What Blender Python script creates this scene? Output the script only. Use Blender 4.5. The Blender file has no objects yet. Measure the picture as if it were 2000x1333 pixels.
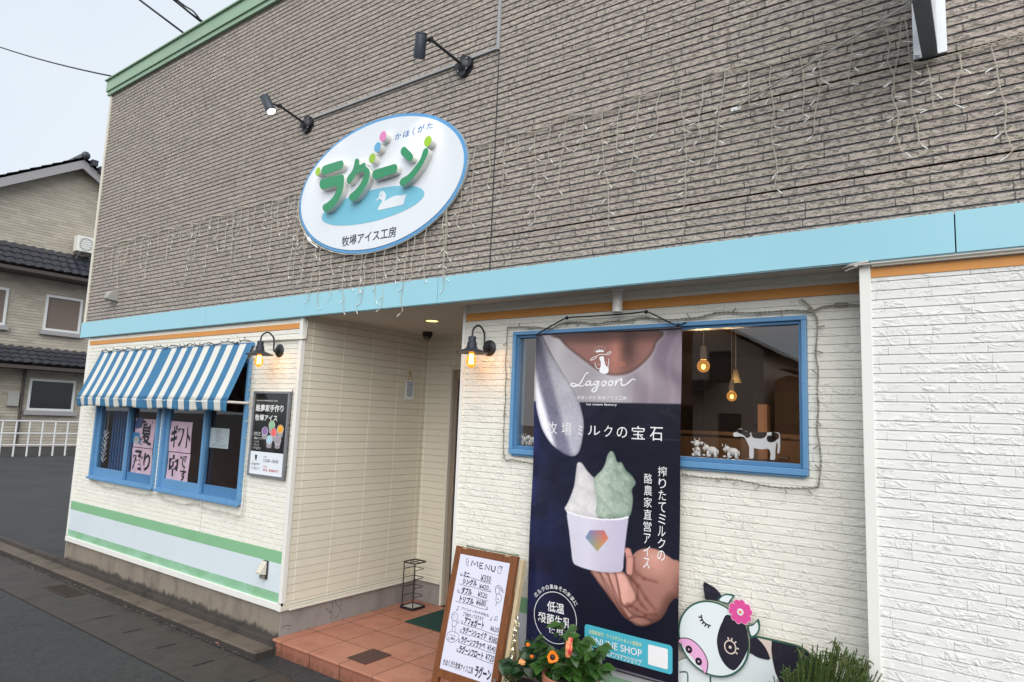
import bpy, bmesh, math, random
import numpy as np
from mathutils import Vector, Matrix
C = bpy.context.scene.collection
SC = bpy.context.scene
random.seed(7)

# ---------------------------------------------------------------- camera, sky, sun
CAM = Vector((4.139, -3.03, 1.676))
cd = bpy.data.cameras.new('camera'); cam = bpy.data.objects.new('camera', cd); C.objects.link(cam)
cd.sensor_width = 36.0; cd.lens = 1285.15 / 2000 * 36.0
cd.clip_start = 0.05; cd.clip_end = 800
_y, _p, _r = 0.6283246, 0.11993388, -0.03882168
_R = Matrix.Rotation(_y, 3, 'Z') @ Matrix.Rotation(_p, 3, 'X') @ Matrix.Rotation(_r, 3, 'Y')
_rt, _fw, _up = _R.col[0], _R.col[1], _R.col[2]
cam.matrix_world = Matrix(((_rt[0], _up[0], -_fw[0], CAM[0]), (_rt[1], _up[1], -_fw[1], CAM[1]),
                           (_rt[2], _up[2], -_fw[2], CAM[2]), (0, 0, 0, 1)))
SC.camera = cam
SC.view_settings.view_transform = 'Standard'; SC.view_settings.look = 'None'
SC.view_settings.gamma = 1.0; SC.view_settings.use_curve_mapping = False
SC.view_settings.exposure = 1.17
SUN_EL, SUN_AZ = math.radians(38), math.radians(142)      # azimuth measured from +Y clockwise
w = bpy.data.worlds.new('World'); SC.world = w; w.use_nodes = True
nt = w.node_tree; nt.nodes.clear()
wo = nt.nodes.new('ShaderNodeOutputWorld'); wb = nt.nodes.new('ShaderNodeBackground')
sk = nt.nodes.new('ShaderNodeTexSky'); sk.sky_type = 'NISHITA'; sk.sun_disc = False
sk.sun_elevation = SUN_EL; sk.sun_rotation = SUN_AZ
sk.air_density = 1.0; sk.dust_density = 4.0; sk.ozone_density = 1.0
hs = nt.nodes.new('ShaderNodeHueSaturation'); hs.inputs['Saturation'].default_value = 0.3
ov = nt.nodes.new('ShaderNodeMix'); ov.data_type = 'RGBA'; ov.inputs[0].default_value = 0.93
tc = nt.nodes.new('ShaderNodeTexCoord'); cn = nt.nodes.new('ShaderNodeTexNoise')
cn.inputs['Scale'].default_value = 1.6; cn.inputs['Detail'].default_value = 4
cr = nt.nodes.new('ShaderNodeValToRGB')                    # the even cloud sheet of an overcast day
cr.color_ramp.elements[0].position = .3; cr.color_ramp.elements[0].color = (4.05, 4.5, 5.0, 1)
cr.color_ramp.elements[1].position = .7; cr.color_ramp.elements[1].color = (4.7, 5.05, 5.4, 1)
nt.links.new(tc.outputs['Generated'], cn.inputs['Vector']); nt.links.new(cn.outputs['Fac'], cr.inputs[0])
nt.links.new(sk.outputs[0], hs.inputs['Color']); nt.links.new(hs.outputs[0], ov.inputs[6])
nt.links.new(cr.outputs[0], ov.inputs[7]); nt.links.new(ov.outputs[2], wb.inputs['Color'])
wb.inputs['Strength'].default_value = 0.085
nt.links.new(wb.outputs[0], wo.inputs[0])
sl = bpy.data.lights.new('sun', 'SUN'); sl.energy = 1.5; sl.angle = math.radians(70); sl.color = (1.0, .97, .93)
so = bpy.data.objects.new('sun', sl); C.objects.link(so)
_d = Vector((math.sin(SUN_AZ) * math.cos(SUN_EL), math.cos(SUN_AZ) * math.cos(SUN_EL), math.sin(SUN_EL)))
so.rotation_euler = (-_d).to_track_quat('-Z', 'Y').to_euler(); so.location = (0, -20, 30)

# ---------------------------------------------------------------- materials
def lin(c):
    return tuple(((v / 255) / 12.92 if v / 255 <= .04045 else ((v / 255 + .055) / 1.055) ** 2.4) for v in c[:3])
class NB:
    def __init__(s, name):
        s.m = bpy.data.materials.new(name); s.m.use_nodes = True; s.t = s.m.node_tree
        s.b = s.t.nodes['Principled BSDF']; s.o = s.t.nodes['Material Output']
        g = s.t.nodes.new('ShaderNodeNewGeometry'); s.pos = g.outputs['Position']
    def n(s, ty, **k):
        x = s.t.nodes.new(ty)
        for a, v in k.items(): setattr(x, a, v)
        return x
    def l(s, a, b): s.t.links.new(a, b)
    def put(s, inp, v):
        if hasattr(v, 'links'): s.l(v, inp)
        else: inp.default_value = v
    def ma(s, op, a, b=None, c=None):
        x = s.n('ShaderNodeMath', operation=op)
        s.put(x.inputs[0], a)
        if b is not None: s.put(x.inputs[1], b)
        if c is not None: s.put(x.inputs[2], c)
        return x.outputs[0]
    def mr(s, v, a, b, c=0., d=1.):
        x = s.n('ShaderNodeMapRange'); x.interpolation_type = 'SMOOTHSTEP'
        s.put(x.inputs[0], v)
        for i, q in enumerate((a, b, c, d)): x.inputs[1 + i].default_value = q
        return x.outputs[0]
    def mix(s, f, a, b):
        x = s.n('ShaderNodeMix', data_type='RGBA')
        s.put(x.inputs[0], f)
        for i, v in ((6, a), (7, b)):
            if hasattr(v, 'links'): s.l(v, x.inputs[i])
            else: x.inputs[i].default_value = (*v, 1)
        return x.outputs[2]
    def noise(s, scale, detail=3, rough=.5, vec=None, st=(1, 1, 1), dist=0.):
        mp = s.n('ShaderNodeMapping'); mp.inputs['Scale'].default_value = st
        s.l(vec if vec is not None else s.pos, mp.inputs[0])
        x = s.n('ShaderNodeTexNoise'); x.inputs['Scale'].default_value = scale
        x.inputs['Detail'].default_value = detail; x.inputs['Roughness'].default_value = rough
        x.inputs['Distortion'].default_value = dist
        s.l(mp.outputs[0], x.inputs['Vector']); return x.outputs['Fac']
    def white(s, vx, vy):
        c = s.n('ShaderNodeCombineXYZ'); s.put(c.inputs[0], vx); s.put(c.inputs[1], vy)
        x = s.n('ShaderNodeTexWhiteNoise', noise_dimensions='2D'); s.l(c.outputs[0], x.inputs['Vector']); return x.outputs['Value']
    def sep(s):
        x = s.n('ShaderNodeSeparateXYZ'); s.l(s.pos, x.inputs[0]); return x.outputs
    def bump(s, h, st=.5, d=.01, prev=None):
        x = s.n('ShaderNodeBump'); x.inputs['Strength'].default_value = st; x.inputs['Distance'].default_value = d
        s.l(h, x.inputs['Height'])
        if prev is not None: s.l(prev, x.inputs['Normal'])
        return x.outputs[0]
    def col(s, v): s.put(s.b.inputs['Base Color'], v if hasattr(v, 'links') else (*v, 1))
    def rough(s, v): s.put(s.b.inputs['Roughness'], v)
    def norm(s, v): s.l(v, s.b.inputs['Normal'])
def sc3(c, k): return tuple(min(1, v * k) for v in c)
_pm = {}
def pm(name, rgb, rough=.5, var=.08, scale=6., bump=0., bscale=180., metal=0., dirt=0., st=(1, 1, 1)):
    """plain paint / plastic / cloth with a little wear: two noises drive tone and roughness"""
    if name in _pm: return _pm[name]
    m = NB(name); c = lin(rgb)
    f = m.noise(scale, 5, .6, st=st)
    cc = m.mix(f, sc3(c, 1 - var), sc3(c, 1 + var))
    if dirt:
        d = m.mr(m.noise(scale * .7, 6, .7, st=(1, 1, .35)), .48, .75)
        cc = m.mix(m.ma('MULTIPLY', d, dirt), cc, sc3(c, .45))
    m.col(cc); m.rough(m.mr(m.noise(scale * 3, 3), .2, .8, max(.03, rough - .1), min(1, rough + .1)))
    m.b.inputs['Metallic'].default_value = metal
    if bump: m.norm(m.bump(m.noise(bscale, 3), bump, .004))
    _pm[name] = m.m; return m.m
def emis(name, rgb, strength, base=(200, 200, 200)):
    m = NB(name); m.col(lin(base)); m.b.inputs['Emission Color'].default_value = (*lin(rgb), 1)
    m.b.inputs['Emission Strength'].default_value = strength; return m.m
def glass(name, tint=(.86, .88, .88), ior=1.5, boost=1.0, alpha=1.):
    m = NB(name); m.t.nodes.remove(m.b)
    fr = m.n('ShaderNodeFresnel'); fr.inputs[0].default_value = ior
    tr = m.n('ShaderNodeBsdfTransparent'); tr.inputs[0].default_value = (*tint, 1)
    gl = m.n('ShaderNodeBsdfGlossy'); gl.inputs['Roughness'].default_value = 0.0
    bk = m.n('ShaderNodeNewGeometry').outputs['Backfacing']
    f = m.ma('MULTIPLY', m.ma('MINIMUM', m.ma('MULTIPLY', fr.outputs[0], boost), 1.0), m.ma('SUBTRACT', 1.0, bk))
    mx = m.n('ShaderNodeMixShader'); m.l(f, mx.inputs[0]); m.l(tr.outputs[0], mx.inputs[1]); m.l(gl.outputs[0], mx.inputs[2])
    m.l(mx.outputs[0], m.o.inputs[0]); return m.m

def siding(name, face, face2, groove, z0, h, g, L, ax='x', kind='stone', panel=0, spots=None, grid=None, rough=.75):
    m = NB(name); P = m.sep(); u = P[0] if ax == 'x' else P[1]
    zz = m.ma('DIVIDE', m.ma('SUBTRACT', P[2], z0), h); row = m.ma('FLOOR', zz); fz = m.ma('FRACT', zz)
    if grid:
        uu = m.ma('DIVIDE', m.ma('SUBTRACT', u, grid), L); jid = m.ma('FLOOR', uu); fu = m.ma('FRACT', uu)
        jd = m.ma('MULTIPLY', m.ma('MINIMUM', fu, m.ma('SUBTRACT', 1., fu)), L); bid = jid
    else:
        uu = m.ma('ADD', m.ma('DIVIDE', u, L), m.ma('MULTIPLY', m.white(row, 3.3), 9.7)); jid = m.ma('FLOOR', uu); fu = m.ma('FRACT', uu)
        jp = m.ma('MULTIPLY_ADD', m.white(jid, row), .62, .19)
        jd = m.ma('MULTIPLY', m.ma('ABSOLUTE', m.ma('SUBTRACT', fu, jp)), L)
        bid = m.ma('ADD', jid, m.ma('GREATER_THAN', fu, jp))
    tone = m.white(bid, m.ma('ADD', row, 17.))
    joint = m.mr(jd, .0012, .0032, 1., 0.) if not grid else m.mr(jd, .002, .005, 1., 0.)
    ing = m.mr(fz, g / h - .04, g / h + .01, 1., 0.)
    f1, f2, gr = lin(face), lin(face2), lin(groove)
    big = m.noise(1.1, 3, .5)
    c = m.mix(tone, f1, f2)
    c = m.mix(m.mr(big, .35, .7, 0., .5), c, sc3(f2, .93))
    off = m.n('ShaderNodeCombineXYZ'); m.l(m.ma('MULTIPLY', tone, 13.), off.inputs[0]); m.l(m.ma('MULTIPLY', tone, 29.), off.inputs[2])
    va = m.n('ShaderNodeVectorMath', operation='ADD'); m.l(m.pos, va.inputs[0]); m.l(off.outputs[0], va.inputs[1]); bv = va.outputs[0]
    st = (1, 1, 2.2) if ax == 'x' else (1, 1, 2.2)
    chip = m.noise(26, 5, .62, vec=bv, st=st, dist=.8)
    fine = m.noise(120, 4, .6, vec=bv)
    if kind == 'stone':
        pit = m.mr(m.noise(36, 4, .65, vec=bv, st=st, dist=.5), .5, .6)
        c = m.mix(m.ma('MULTIPLY', pit, .85), c, sc3(f1, .34))
        vein = m.mr(m.ma('ABSOLUTE', m.ma('SUBTRACT', m.noise(15, 4, .6, vec=bv, st=st, dist=1.2), .5)), .0, .045, 1., 0.)
        c = m.mix(m.ma('MULTIPLY', vein, .75), c, sc3(f2, 1.6))
        c = m.mix(m.mr(fine, .3, .75, 0., .3), c, sc3(f1, .6))
        hgt = m.ma('SUBTRACT', m.ma('MULTIPLY_ADD', chip, .7, m.ma('MULTIPLY', fine, .2)), m.ma('MULTIPLY', pit, .35)); bs, bd = .8, .012
    elif kind == 'rock':
        patch = m.mr(m.noise(9, 2, .5, vec=bv, st=(1, 1, 1.6)), .42, .56)
        rg = m.ma('ABSOLUTE', m.ma('SUBTRACT', m.noise(21, 4, .5, vec=bv, st=(1, 1, 1.5), dist=.9), .5))
        hgt = m.ma('MULTIPLY_ADD', m.ma('MULTIPLY', rg, 2.6), patch, m.ma('MULTIPLY', fine, .04)); bs, bd = .55, .013
        c = m.mix(m.mr(m.noise(3, 5, .7, st=(1, 1, .4)), .55, .8, 0., .14), c, sc3(f1, .6))
    else:
        hgt = m.ma('MULTIPLY_ADD', fine, .3, m.noise(60, 2, .5, vec=bv, st=(4, 4, .6))); bs, bd = .18, .006
        c = m.mix(m.mr(m.noise(2, 6, .7, st=(1, 1, .3)), .55, .85, 0., .2), c, sc3(f1, .55))
    jc = sc3(gr, .55) if not grid else lin((236, 232, 218))
    c = m.mix(m.ma('MULTIPLY', joint, .75 if kind == 'stone' else (.14 if not grid else .9)), c, jc)
    c = m.mix(ing, c, gr)
    if panel:
        pr = m.ma('LESS_THAN', m.ma('ABSOLUTE', m.ma('SUBTRACT', m.ma('FLOORED_MODULO', row, panel), 0.)), .5)
        dl = m.ma('MULTIPLY', pr, m.mr(fz, g / h * .45, g / h * .6))
        dl = m.ma('MULTIPLY', dl, m.ma('LESS_THAN', fz, g / h))
        c = m.mix(m.ma('MULTIPLY', dl, m.mr(m.noise(1.3, 3), .3, .6, .35, 1.)), c, (.012, .013, .02))
    # rain streaks and faded areas keep a shape of their own
    c = m.mix(m.mr(m.noise(2.2, 6, .65, st=(2.2, 2.2, .3)), .52, .78, 0., .22 if kind == 'stone' else .06), c, sc3(f1, .5))
    m.col(c); m.rough(rough)
    hh = m.ma('SUBTRACT', hgt, m.ma('MULTIPLY', joint, (.5 if kind == 'stone' else .3) if not grid else -1.))
    m.norm(m.bump(hh, bs, bd)); return m.m

# ---------------------------------------------------------------- mesh builder
class MB:
    def __init__(s): s.v = []; s.f = []; s.mi = []
    def add(s, vs, fs, mi=0):
        o = len(s.v); s.v += [tuple(p) for p in vs]; s.f += [tuple(i + o for i in f) for f in fs]; s.mi += [mi] * len(fs); return s
    def box(s, x0, x1, y0, y1, z0, z1, mi=0):
        return s.add([(x0, y0, z0), (x1, y0, z0), (x1, y1, z0), (x0, y1, z0), (x0, y0, z1), (x1, y0, z1), (x1, y1, z1), (x0, y1, z1)],
                     [(3, 2, 1, 0), (4, 5, 6, 7), (0, 1, 5, 4), (1, 2, 6, 5), (2, 3, 7, 6), (3, 0, 4, 7)], mi)
    def quad(s, a, b, c, d, mi=0): return s.add([a, b, c, d], [(0, 1, 2, 3)], mi)
    def prism(s, pts, fn0, fn1, mi=0, mside=None):
        """closed outline pts (a,b) lifted to two 3D sheets by fn0 (front) and fn1 (back)"""
        n = len(pts); A = sum(pts[i][0] * pts[(i + 1) % n][1] - pts[(i + 1) % n][0] * pts[i][1] for i in range(n))
        if A < 0: pts = pts[::-1]
        s.add([fn0(*p) for p in pts] + [fn1(*p) for p in pts], [tuple(range(n))], mi)
        s.f.append(tuple(len(s.v) - 1 - i for i in range(n))); s.mi.append(mi if mside is None else mside)
        o = len(s.v) - 2 * n
        for i in range(n):
            j = (i + 1) % n; s.f.append((o + i, o + n + i, o + n + j, o + j)); s.mi.append(mi if mside is None else mside)
        return s
    def plate(s, pts, y0, y1, mi=0, mside=None):     # outline in X,Z
        return s.prism(pts, lambda a, b: (a, y0, b), lambda a, b: (a, y1, b), mi, mside)
    def tube(s, pts, r, n=8, mi=0, caps=True):
        pts = [Vector(p) for p in pts]; rr = r if isinstance(r, (list, tuple)) else [r] * len(pts); rings = []
        up = Vector((0, 0, 1)); o = len(s.v)
        for i, p in enumerate(pts):
            d = (pts[min(i + 1, len(pts) - 1)] - pts[max(i - 1, 0)])
            if d.length < 1e-9: d = Vector((0, 0, 1))
            d.normalize(); a = d.cross(up)
            if a.length < .05: a = d.cross(Vector((1, 0, 0)))
            a.normalize(); b = a.cross(d)
            for k in range(n):
                t = 2 * math.pi * k / n; s.v.append(tuple(p + (a * math.cos(t) + b * math.sin(t)) * rr[i]))
        for i in range(len(pts) - 1):
            for k in range(n):
                k2 = (k + 1) % n; s.f.append((o + i * n + k, o + i * n + k2, o + (i + 1) * n + k2, o + (i + 1) * n + k)); s.mi.append(mi)
        if caps:
            s.f.append(tuple(o + k for k in range(n))[::-1]); s.f.append(tuple(o + (len(pts) - 1) * n + k for k in range(n))); s.mi += [mi, mi]
        return s
    def lathe(s, prof, base, axis=(0, 0, 1), n=24, mi=0):
        """prof: list of (radius, height along axis)"""
        a = Vector(axis).normalized(); e = a.orthogonal().normalized(); f = a.cross(e); b = Vector(base); o = len(s.v)
        for r, h in prof:
            for k in range(n):
                t = 2 * math.pi * k / n; s.v.append(tuple(b + a * h + (e * math.cos(t) + f * math.sin(t)) * max(r, 1e-4)))
        for i in range(len(prof) - 1):
            for k in range(n):
                k2 = (k + 1) % n; s.f.append((o + i * n + k, o + i * n + k2, o + (i + 1) * n + k2, o + (i + 1) * n + k)); s.mi.append(mi)
        s.f.append(tuple(o + k for k in range(n))[::-1]); s.f.append(tuple(o + (len(prof) - 1) * n + k for k in range(n))); s.mi += [mi, mi]
        return s
    def ball(s, c, r, n=12, m=8, mi=0):
        rx, ry, rz = r if isinstance(r, (tuple, list)) else (r, r, r); o = len(s.v)
        for i in range(1, m):
            p = math.pi * i / m
            for k in range(n):
                t = 2 * math.pi * k / n; s.v.append((c[0] + rx * math.sin(p) * math.cos(t), c[1] + ry * math.sin(p) * math.sin(t), c[2] + rz * math.cos(p)))
        s.v.append((c[0], c[1], c[2] + rz)); s.v.append((c[0], c[1], c[2] - rz)); T = len(s.v) - 2
        for i in range(m - 2):
            for k in range(n):
                k2 = (k + 1) % n; s.f.append((o + i * n + k, o + (i + 1) * n + k, o + (i + 1) * n + k2, o + i * n + k2)); s.mi.append(mi)
        for k in range(n):
            k2 = (k + 1) % n; s.f.append((T, o + k, o + k2)); s.f.append((T + 1, o + (m - 2) * n + k2, o + (m - 2) * n + k)); s.mi += [mi, mi]
        return s
    def ribbon(s, pts, wd, fn, mi=0):
        """pen stroke: polyline of (a,b) drawn with width wd (number or list) on a surface fn(a,b)->xyz"""
        n = len(pts); W = wd if isinstance(wd, (list, tuple)) else [wd] * n; vs = []
        for i in range(n):
            a, b = pts[max(i - 1, 0)], pts[min(i + 1, n - 1)]; dx, dz = b[0] - a[0], b[1] - a[1]; L = math.hypot(dx, dz) or 1
            nx, nz = -dz / L * W[i] / 2, dx / L * W[i] / 2
            vs += [fn(pts[i][0] + nx, pts[i][1] + nz), fn(pts[i][0] - nx, pts[i][1] - nz)]
        return s.add(vs, [(2 * i, 2 * i + 1, 2 * i + 3, 2 * i + 2) for i in range(n - 1)], mi)
    def build(s, name, mats, root=None, smooth=False, bev=0., label=None, kind=None, fix=False, weld=False):
        me = bpy.data.meshes.new(name); off = Vector(root.location) if root is not None else Vector((0, 0, 0))
        if root is not None and root.parent is not None: off = off + Vector(root.parent.location)
        if root is not None and 'org' in root: off = Vector(root['org'])
        me.from_pydata([tuple(Vector(p) - off) for p in s.v], [], s.f)
        for m in (mats if isinstance(mats, (list, tuple)) else [mats]): me.materials.append(m)
        me.polygons.foreach_set('material_index', s.mi)
        if smooth: me.polygons.foreach_set('use_smooth', [True] * len(me.polygons))
        me.update()
        if fix or weld:
            b = bmesh.new(); b.from_mesh(me); bmesh.ops.remove_doubles(b, verts=b.verts, dist=1e-5); bmesh.ops.recalc_face_normals(b, faces=b.faces); b.to_mesh(me); b.free()
        o = bpy.data.objects.new(name, me); C.objects.link(o)
        if root is not None: o.parent = root
        if bev:
            q = o.modifiers.new('bevel', 'BEVEL'); q.width = bev; q.segments = 2; q.limit_method = 'ANGLE'; q.angle_limit = math.radians(40)
        if smooth == 'auto':
            for p in me.polygons: p.use_smooth = True
            q = o.modifiers.new('es', 'EDGE_SPLIT'); q.split_angle = math.radians(40)
        if label: o['label'] = label
        if kind: o['kind'] = kind
        if root is not None and 'org' not in o: o['org'] = tuple(off)
        return o
ROOTS = []
def thing(name, label, cat, loc=(0, 0, 0), group=None):
    o = bpy.data.objects.new(name, None); o.empty_display_size = .1; C.objects.link(o); o.location = loc
    o['label'] = label; o['category'] = cat; o['org'] = tuple(loc)
    if group: o['group'] = group
    return o
def single(mb, name, mats, label, cat, group=None, **k):
    """a thing that is one mesh: its origin is put at the middle of its base"""
    xs = [p[0] for p in mb.v]; ys = [p[1] for p in mb.v]; zs = [p[2] for p in mb.v]
    loc = Vector(((min(xs) + max(xs)) / 2, (min(ys) + max(ys)) / 2, min(zs)))
    mb.v = [tuple(Vector(p) - loc) for p in mb.v]
    o = mb.build(name, mats, **k); o.location = loc; o['label'] = label; o['category'] = cat; o['org'] = tuple(loc)
    if group: o['group'] = group
    return o
def struct(mb, name, mats, **k):
    o = mb.build(name, mats, kind='structure', **k); return o
def cr_(pts, k=6, closed=False):
    """Catmull-Rom through 2D or 3D points"""
    P = [np.array(p, float) for p in pts]; n = len(P); out = []
    for i in range(n if closed else n - 1):
        a, b, c, d = (P[(i - 1) % n] if closed or i > 0 else P[i]), P[i], P[(i + 1) % n], (P[(i + 2) % n] if closed or i + 2 < n else P[(i + 1) % n])
        for j in range(k):
            t = j / k; out.append(tuple(.5 * ((2 * b) + (c - a) * t + (2 * a - 5 * b + 4 * c - d) * t * t + (-a + 3 * b - 3 * c + d) * t ** 3)))
    if not closed: out.append(tuple(P[-1]))
    return out
def ell(cx, cz, rx, rz, n=48, a0=0.): return [(cx + rx * math.cos(a0 + 2 * math.pi * i / n), cz + rz * math.sin(a0 + 2 * math.pi * i / n)) for i in range(n)]
def rrect(x0, x1, z0, z1, r, n=5):
    out = []
    for cx, cz, a in ((x1 - r, z1 - r, 0), (x0 + r, z1 - r, 90), (x0 + r, z0 + r, 180), (x1 - r, z0 + r, 270)):
        out += [(cx + r * math.cos(math.radians(a + 90 * i / n)), cz + r * math.sin(math.radians(a + 90 * i / n))) for i in range(n + 1)]
    return out
_tc = {}
def textgeo(s, bold=0.):
    k = (s, bold)
    if k in _tc: return _tc[k]
    cu = bpy.data.curves.new('t', 'FONT'); cu.body = s; cu.size = 1; cu.resolution_u = 3; cu.offset = bold
    o = bpy.data.objects.new('t', cu); C.objects.link(o); dg = bpy.context.evaluated_depsgraph_get(); dg.update()
    me = o.evaluated_get(dg).to_mesh(); v = [(p.co.x, p.co.y) for p in me.vertices]; f = [tuple(q.vertices) for q in me.polygons]
    o.evaluated_get(dg).to_mesh_clear(); bpy.data.objects.remove(o); bpy.data.curves.remove(cu)
    _tc[k] = (v, f); return v, f
def text(mb, s, box, fn, mi=0, bold=0., shear=0., jit=0.):
    """lettering fitted to box (x0, z0, x1, z1) on a surface fn(a,b)->xyz"""
    v, f = textgeo(s, bold)
    if not v: return
    xa, xb = min(p[0] for p in v), max(p[0] for p in v); za, zb = min(p[1] for p in v), max(p[1] for p in v)
    x0, z0, x1, z1 = box; sx = (x1 - x0) / max(xb - xa, 1e-6); sz = (z1 - z0) / max(zb - za, 1e-6); ph = random.random() * 6
    out = []
    for a, b in v:
        t = (b - za) * sz; q = x0 + (a - xa) * sx; wv = math.sin(q * 50 + ph) * jit
        out.append(fn(q + shear * t + wv * .6, z0 + t + wv))
    mb.add(out, f, mi)
def bb(p): # bottom-left and top-right corner pair -> box
    return (p[0][0], p[0][1], p[1][0], p[1][1])

# ================================================================ the setting: road, gutter, kerb
YR = 0.22                                   # face of the set-back wall with the big window
m_asph = NB('wet_asphalt')
f1 = m_asph.noise(1.3, 5, .6); f2 = m_asph.noise(95, 5, .75); wet = m_asph.mr(m_asph.noise(.9, 4, .6), .4, .62)
cc = m_asph.mix(f2, lin((26, 27, 29)), lin((86, 86, 86))); cc = m_asph.mix(m_asph.mr(m_asph.noise(22, 5, .8), .35, .68), cc, lin((34, 35, 37))); cc = m_asph.mix(m_asph.mr(f1, .3, .7, 0., .6), cc, lin((56, 57, 58)))
m_asph.col(m_asph.mix(m_asph.ma('MULTIPLY', wet, .45), cc, lin((38, 38, 40)))); m_asph.rough(m_asph.mr(wet, 0., 1., .8, .5))
m_asph.norm(m_asph.bump(m_asph.ma('ADD', f2, m_asph.noise(30, 4, .7)), .9, .012)); M_ASPH = m_asph.m
def concrete(name, a, b, dark, rough=.85, streak=.5, wetness=0., mould_shade=0., amp=.16):
    m = NB(name); f = m.noise(5, 6, .65); g = m.noise(140, 4, .7)
    c = m.mix(f, lin(a), lin(b)); c = m.mix(m.mr(g, .35, .75, 0., .3), c, sc3(lin(a), .6))
    d = m.mr(m.noise(3.2, 6, .7, st=(1.6, 1.6, .5)), .46, .7); c = m.mix(m.ma('MULTIPLY', d, streak), c, lin(dark))
    if mould_shade:                                  # ragged dark foot: mouldy foundation; on the kerb, wet stain plus painted side shade
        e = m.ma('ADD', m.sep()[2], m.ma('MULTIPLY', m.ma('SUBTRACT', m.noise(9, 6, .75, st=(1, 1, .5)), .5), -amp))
        c = m.mix(m.mr(e, mould_shade - amp * .18, mould_shade + amp * .08, .85, 0.), c, lin((34, 31, 30)))
    gg = m.noise(230, 3, .8); c = m.mix(m.mr(gg, .55, .7, 0., .35), c, sc3(lin(a), 1.7))
    m.col(c); m.rough(m.mr(d, 0., 1., rough, rough - wetness)); m.norm(m.bump(m.ma('MULTIPLY_ADD', g, .8, f), .6, .008)); return m.m
M_GUT = concrete('gutter_concrete', (66, 58, 53), (52, 46, 42), (36, 33, 31), .55, .8, .2)
M_KERB = concrete('kerb_concrete', (104, 93, 81), (84, 75, 66), (48, 44, 40), .85, .7, 0., .034, .03)  # darker lower side: wet tide-mark, and the side's shade painted into the colour
M_FOOT = concrete('footing_concrete', (72, 64, 59), (58, 53, 49), (32, 30, 29), .85, .8)
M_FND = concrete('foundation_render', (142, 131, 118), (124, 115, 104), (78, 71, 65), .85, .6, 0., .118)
M_FND2 = concrete('porch_foundation_render', (150, 145, 142), (136, 130, 127), (112, 104, 100), .85, .5)
g = MB(); N = 24
g.add([(-200, -200, -.012), (200, -200, -.012), (200, 200, -.012), (-200, 200, -.012)], [(0, 1, 2, 3)])
struct(g, 'ground', M_ASPH)
r = MB(); r.quad((-60, -60, -.006), (60, -60, -.006), (60, -.70, -.006), (-60, -.70, -.006)); struct(r, 'road', M_ASPH)
g = MB(); jx = [-60 + i * .5 for i in range(245)]
xs = [-8.02 + .492 * i for i in range(30)]
for a in xs: g.box(a + .003, a + .489, -.695, -.245, -.03, .0)
g.box(-60, xs[0], -.695, -.245, -.03, -.001); g.box(xs[-1] + .492, 60, -.695, -.245, -.03, -.001)
gut = struct(g, 'gutter_pavement', M_GUT)
sl_ = MB()
for a in xs[::1]:
    if abs(a + 1.0) > .9 and random.random() < .55: continue
    sl_.box(a - .012, a + .012, -.53, -.40, -.002, .0012)
M_DARK = pm('dark_slot', (14, 13, 12), .9)
struct(sl_, 'gutter_slots', M_DARK)
k = MB(); x = -40.0
k.box(-40, -9.0, -.205, -.056, -.02, .042)
xx = -9.0
while xx < .02:
    e = min(xx + 1.81, .036); k.box(xx + .002, e - .002, -.205 + random.uniform(-.003, .003), -.056, -.02, .043 + random.uniform(-.002, .003)); xx = e
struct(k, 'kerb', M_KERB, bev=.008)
k = MB(); k.box(-40, .036, -.056, -.002, -.02, .082); k.box(.036, .05, -.05, -.002, -.02, .05); struct(k, 'footing', M_FOOT, bev=.004)
# iron grate in the gutter far left
gr = thing('drain_grate', 'rusty iron drain grate set in the gutter far left of the kerb', 'drain grate', (-2.6, -.35, 0))
q = MB(); q.box(-2.9, -2.42, -.44, -.425, 0, .006); q.box(-2.9, -2.42, -.285, -.27, 0, .006)
q.box(-2.9, -2.885, -.425, -.285, 0, .006); q.box(-2.435, -2.42, -.425, -.285, 0, .006); q.build('frame', pm('rusty_iron', (70, 60, 55), .7, .2, 30, metal=.5), gr)
q = MB()
for i in range(20): q.box(-2.88 + i * .0225, -2.868 + i * .0225, -.425, -.285, 0, .005)
q.build('grate_bars', _pm['rusty_iron'], gr)
q = MB(); q.box(-2.885, -2.435, -.425, -.285, 0, .0015); q.build('drain_pit', M_DARK, gr)

# ================================================================ the shop
shop = thing('shop_building', 'two tone ice cream shop with dark brick siding above and white siding below', 'building', (0, 0, 0))
CH = .03792
M_DK = siding('dark_siding', (178, 168, 155), (160, 150, 142), (104, 102, 107), 2.766 - .0095, CH, .0095, .26, 'x', 'stone', 12)
M_WH = siding('white_siding', (230, 228, 218), (226, 224, 214), (224, 222, 212), 2.303 - .009, CH, .009, .36, 'x', 'rock')
M_WH2 = siding('white_siding_right', (226, 226, 223), (222, 222, 219), (220, 220, 217), 2.303 - .009, CH, .009, .36, 'x', 'rock')
M_PCH = siding('porch_siding', (216, 210, 193), (212, 206, 189), (206, 200, 184), 2.084 - .006 - .0568 * 40, .0568, .006, .303, 'y', 'plain', grid=.097)
M_PCB = siding('porch_siding_back', (216, 210, 193), (212, 206, 189), (206, 200, 184), 2.084 - .006 - .0568 * 40, .0568, .006, .303, 'x', 'plain', grid=.02)
def split(lo, hi, cuts):
    out = [(lo, hi)]
    for a, b in cuts:
        nx = []
        for p, q in out:
            if b <= p or a >= q: nx.append((p, q)); continue
            if a > p: nx.append((p, a))
            if b < q: nx.append((b, q))
        out = nx
    return out
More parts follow.
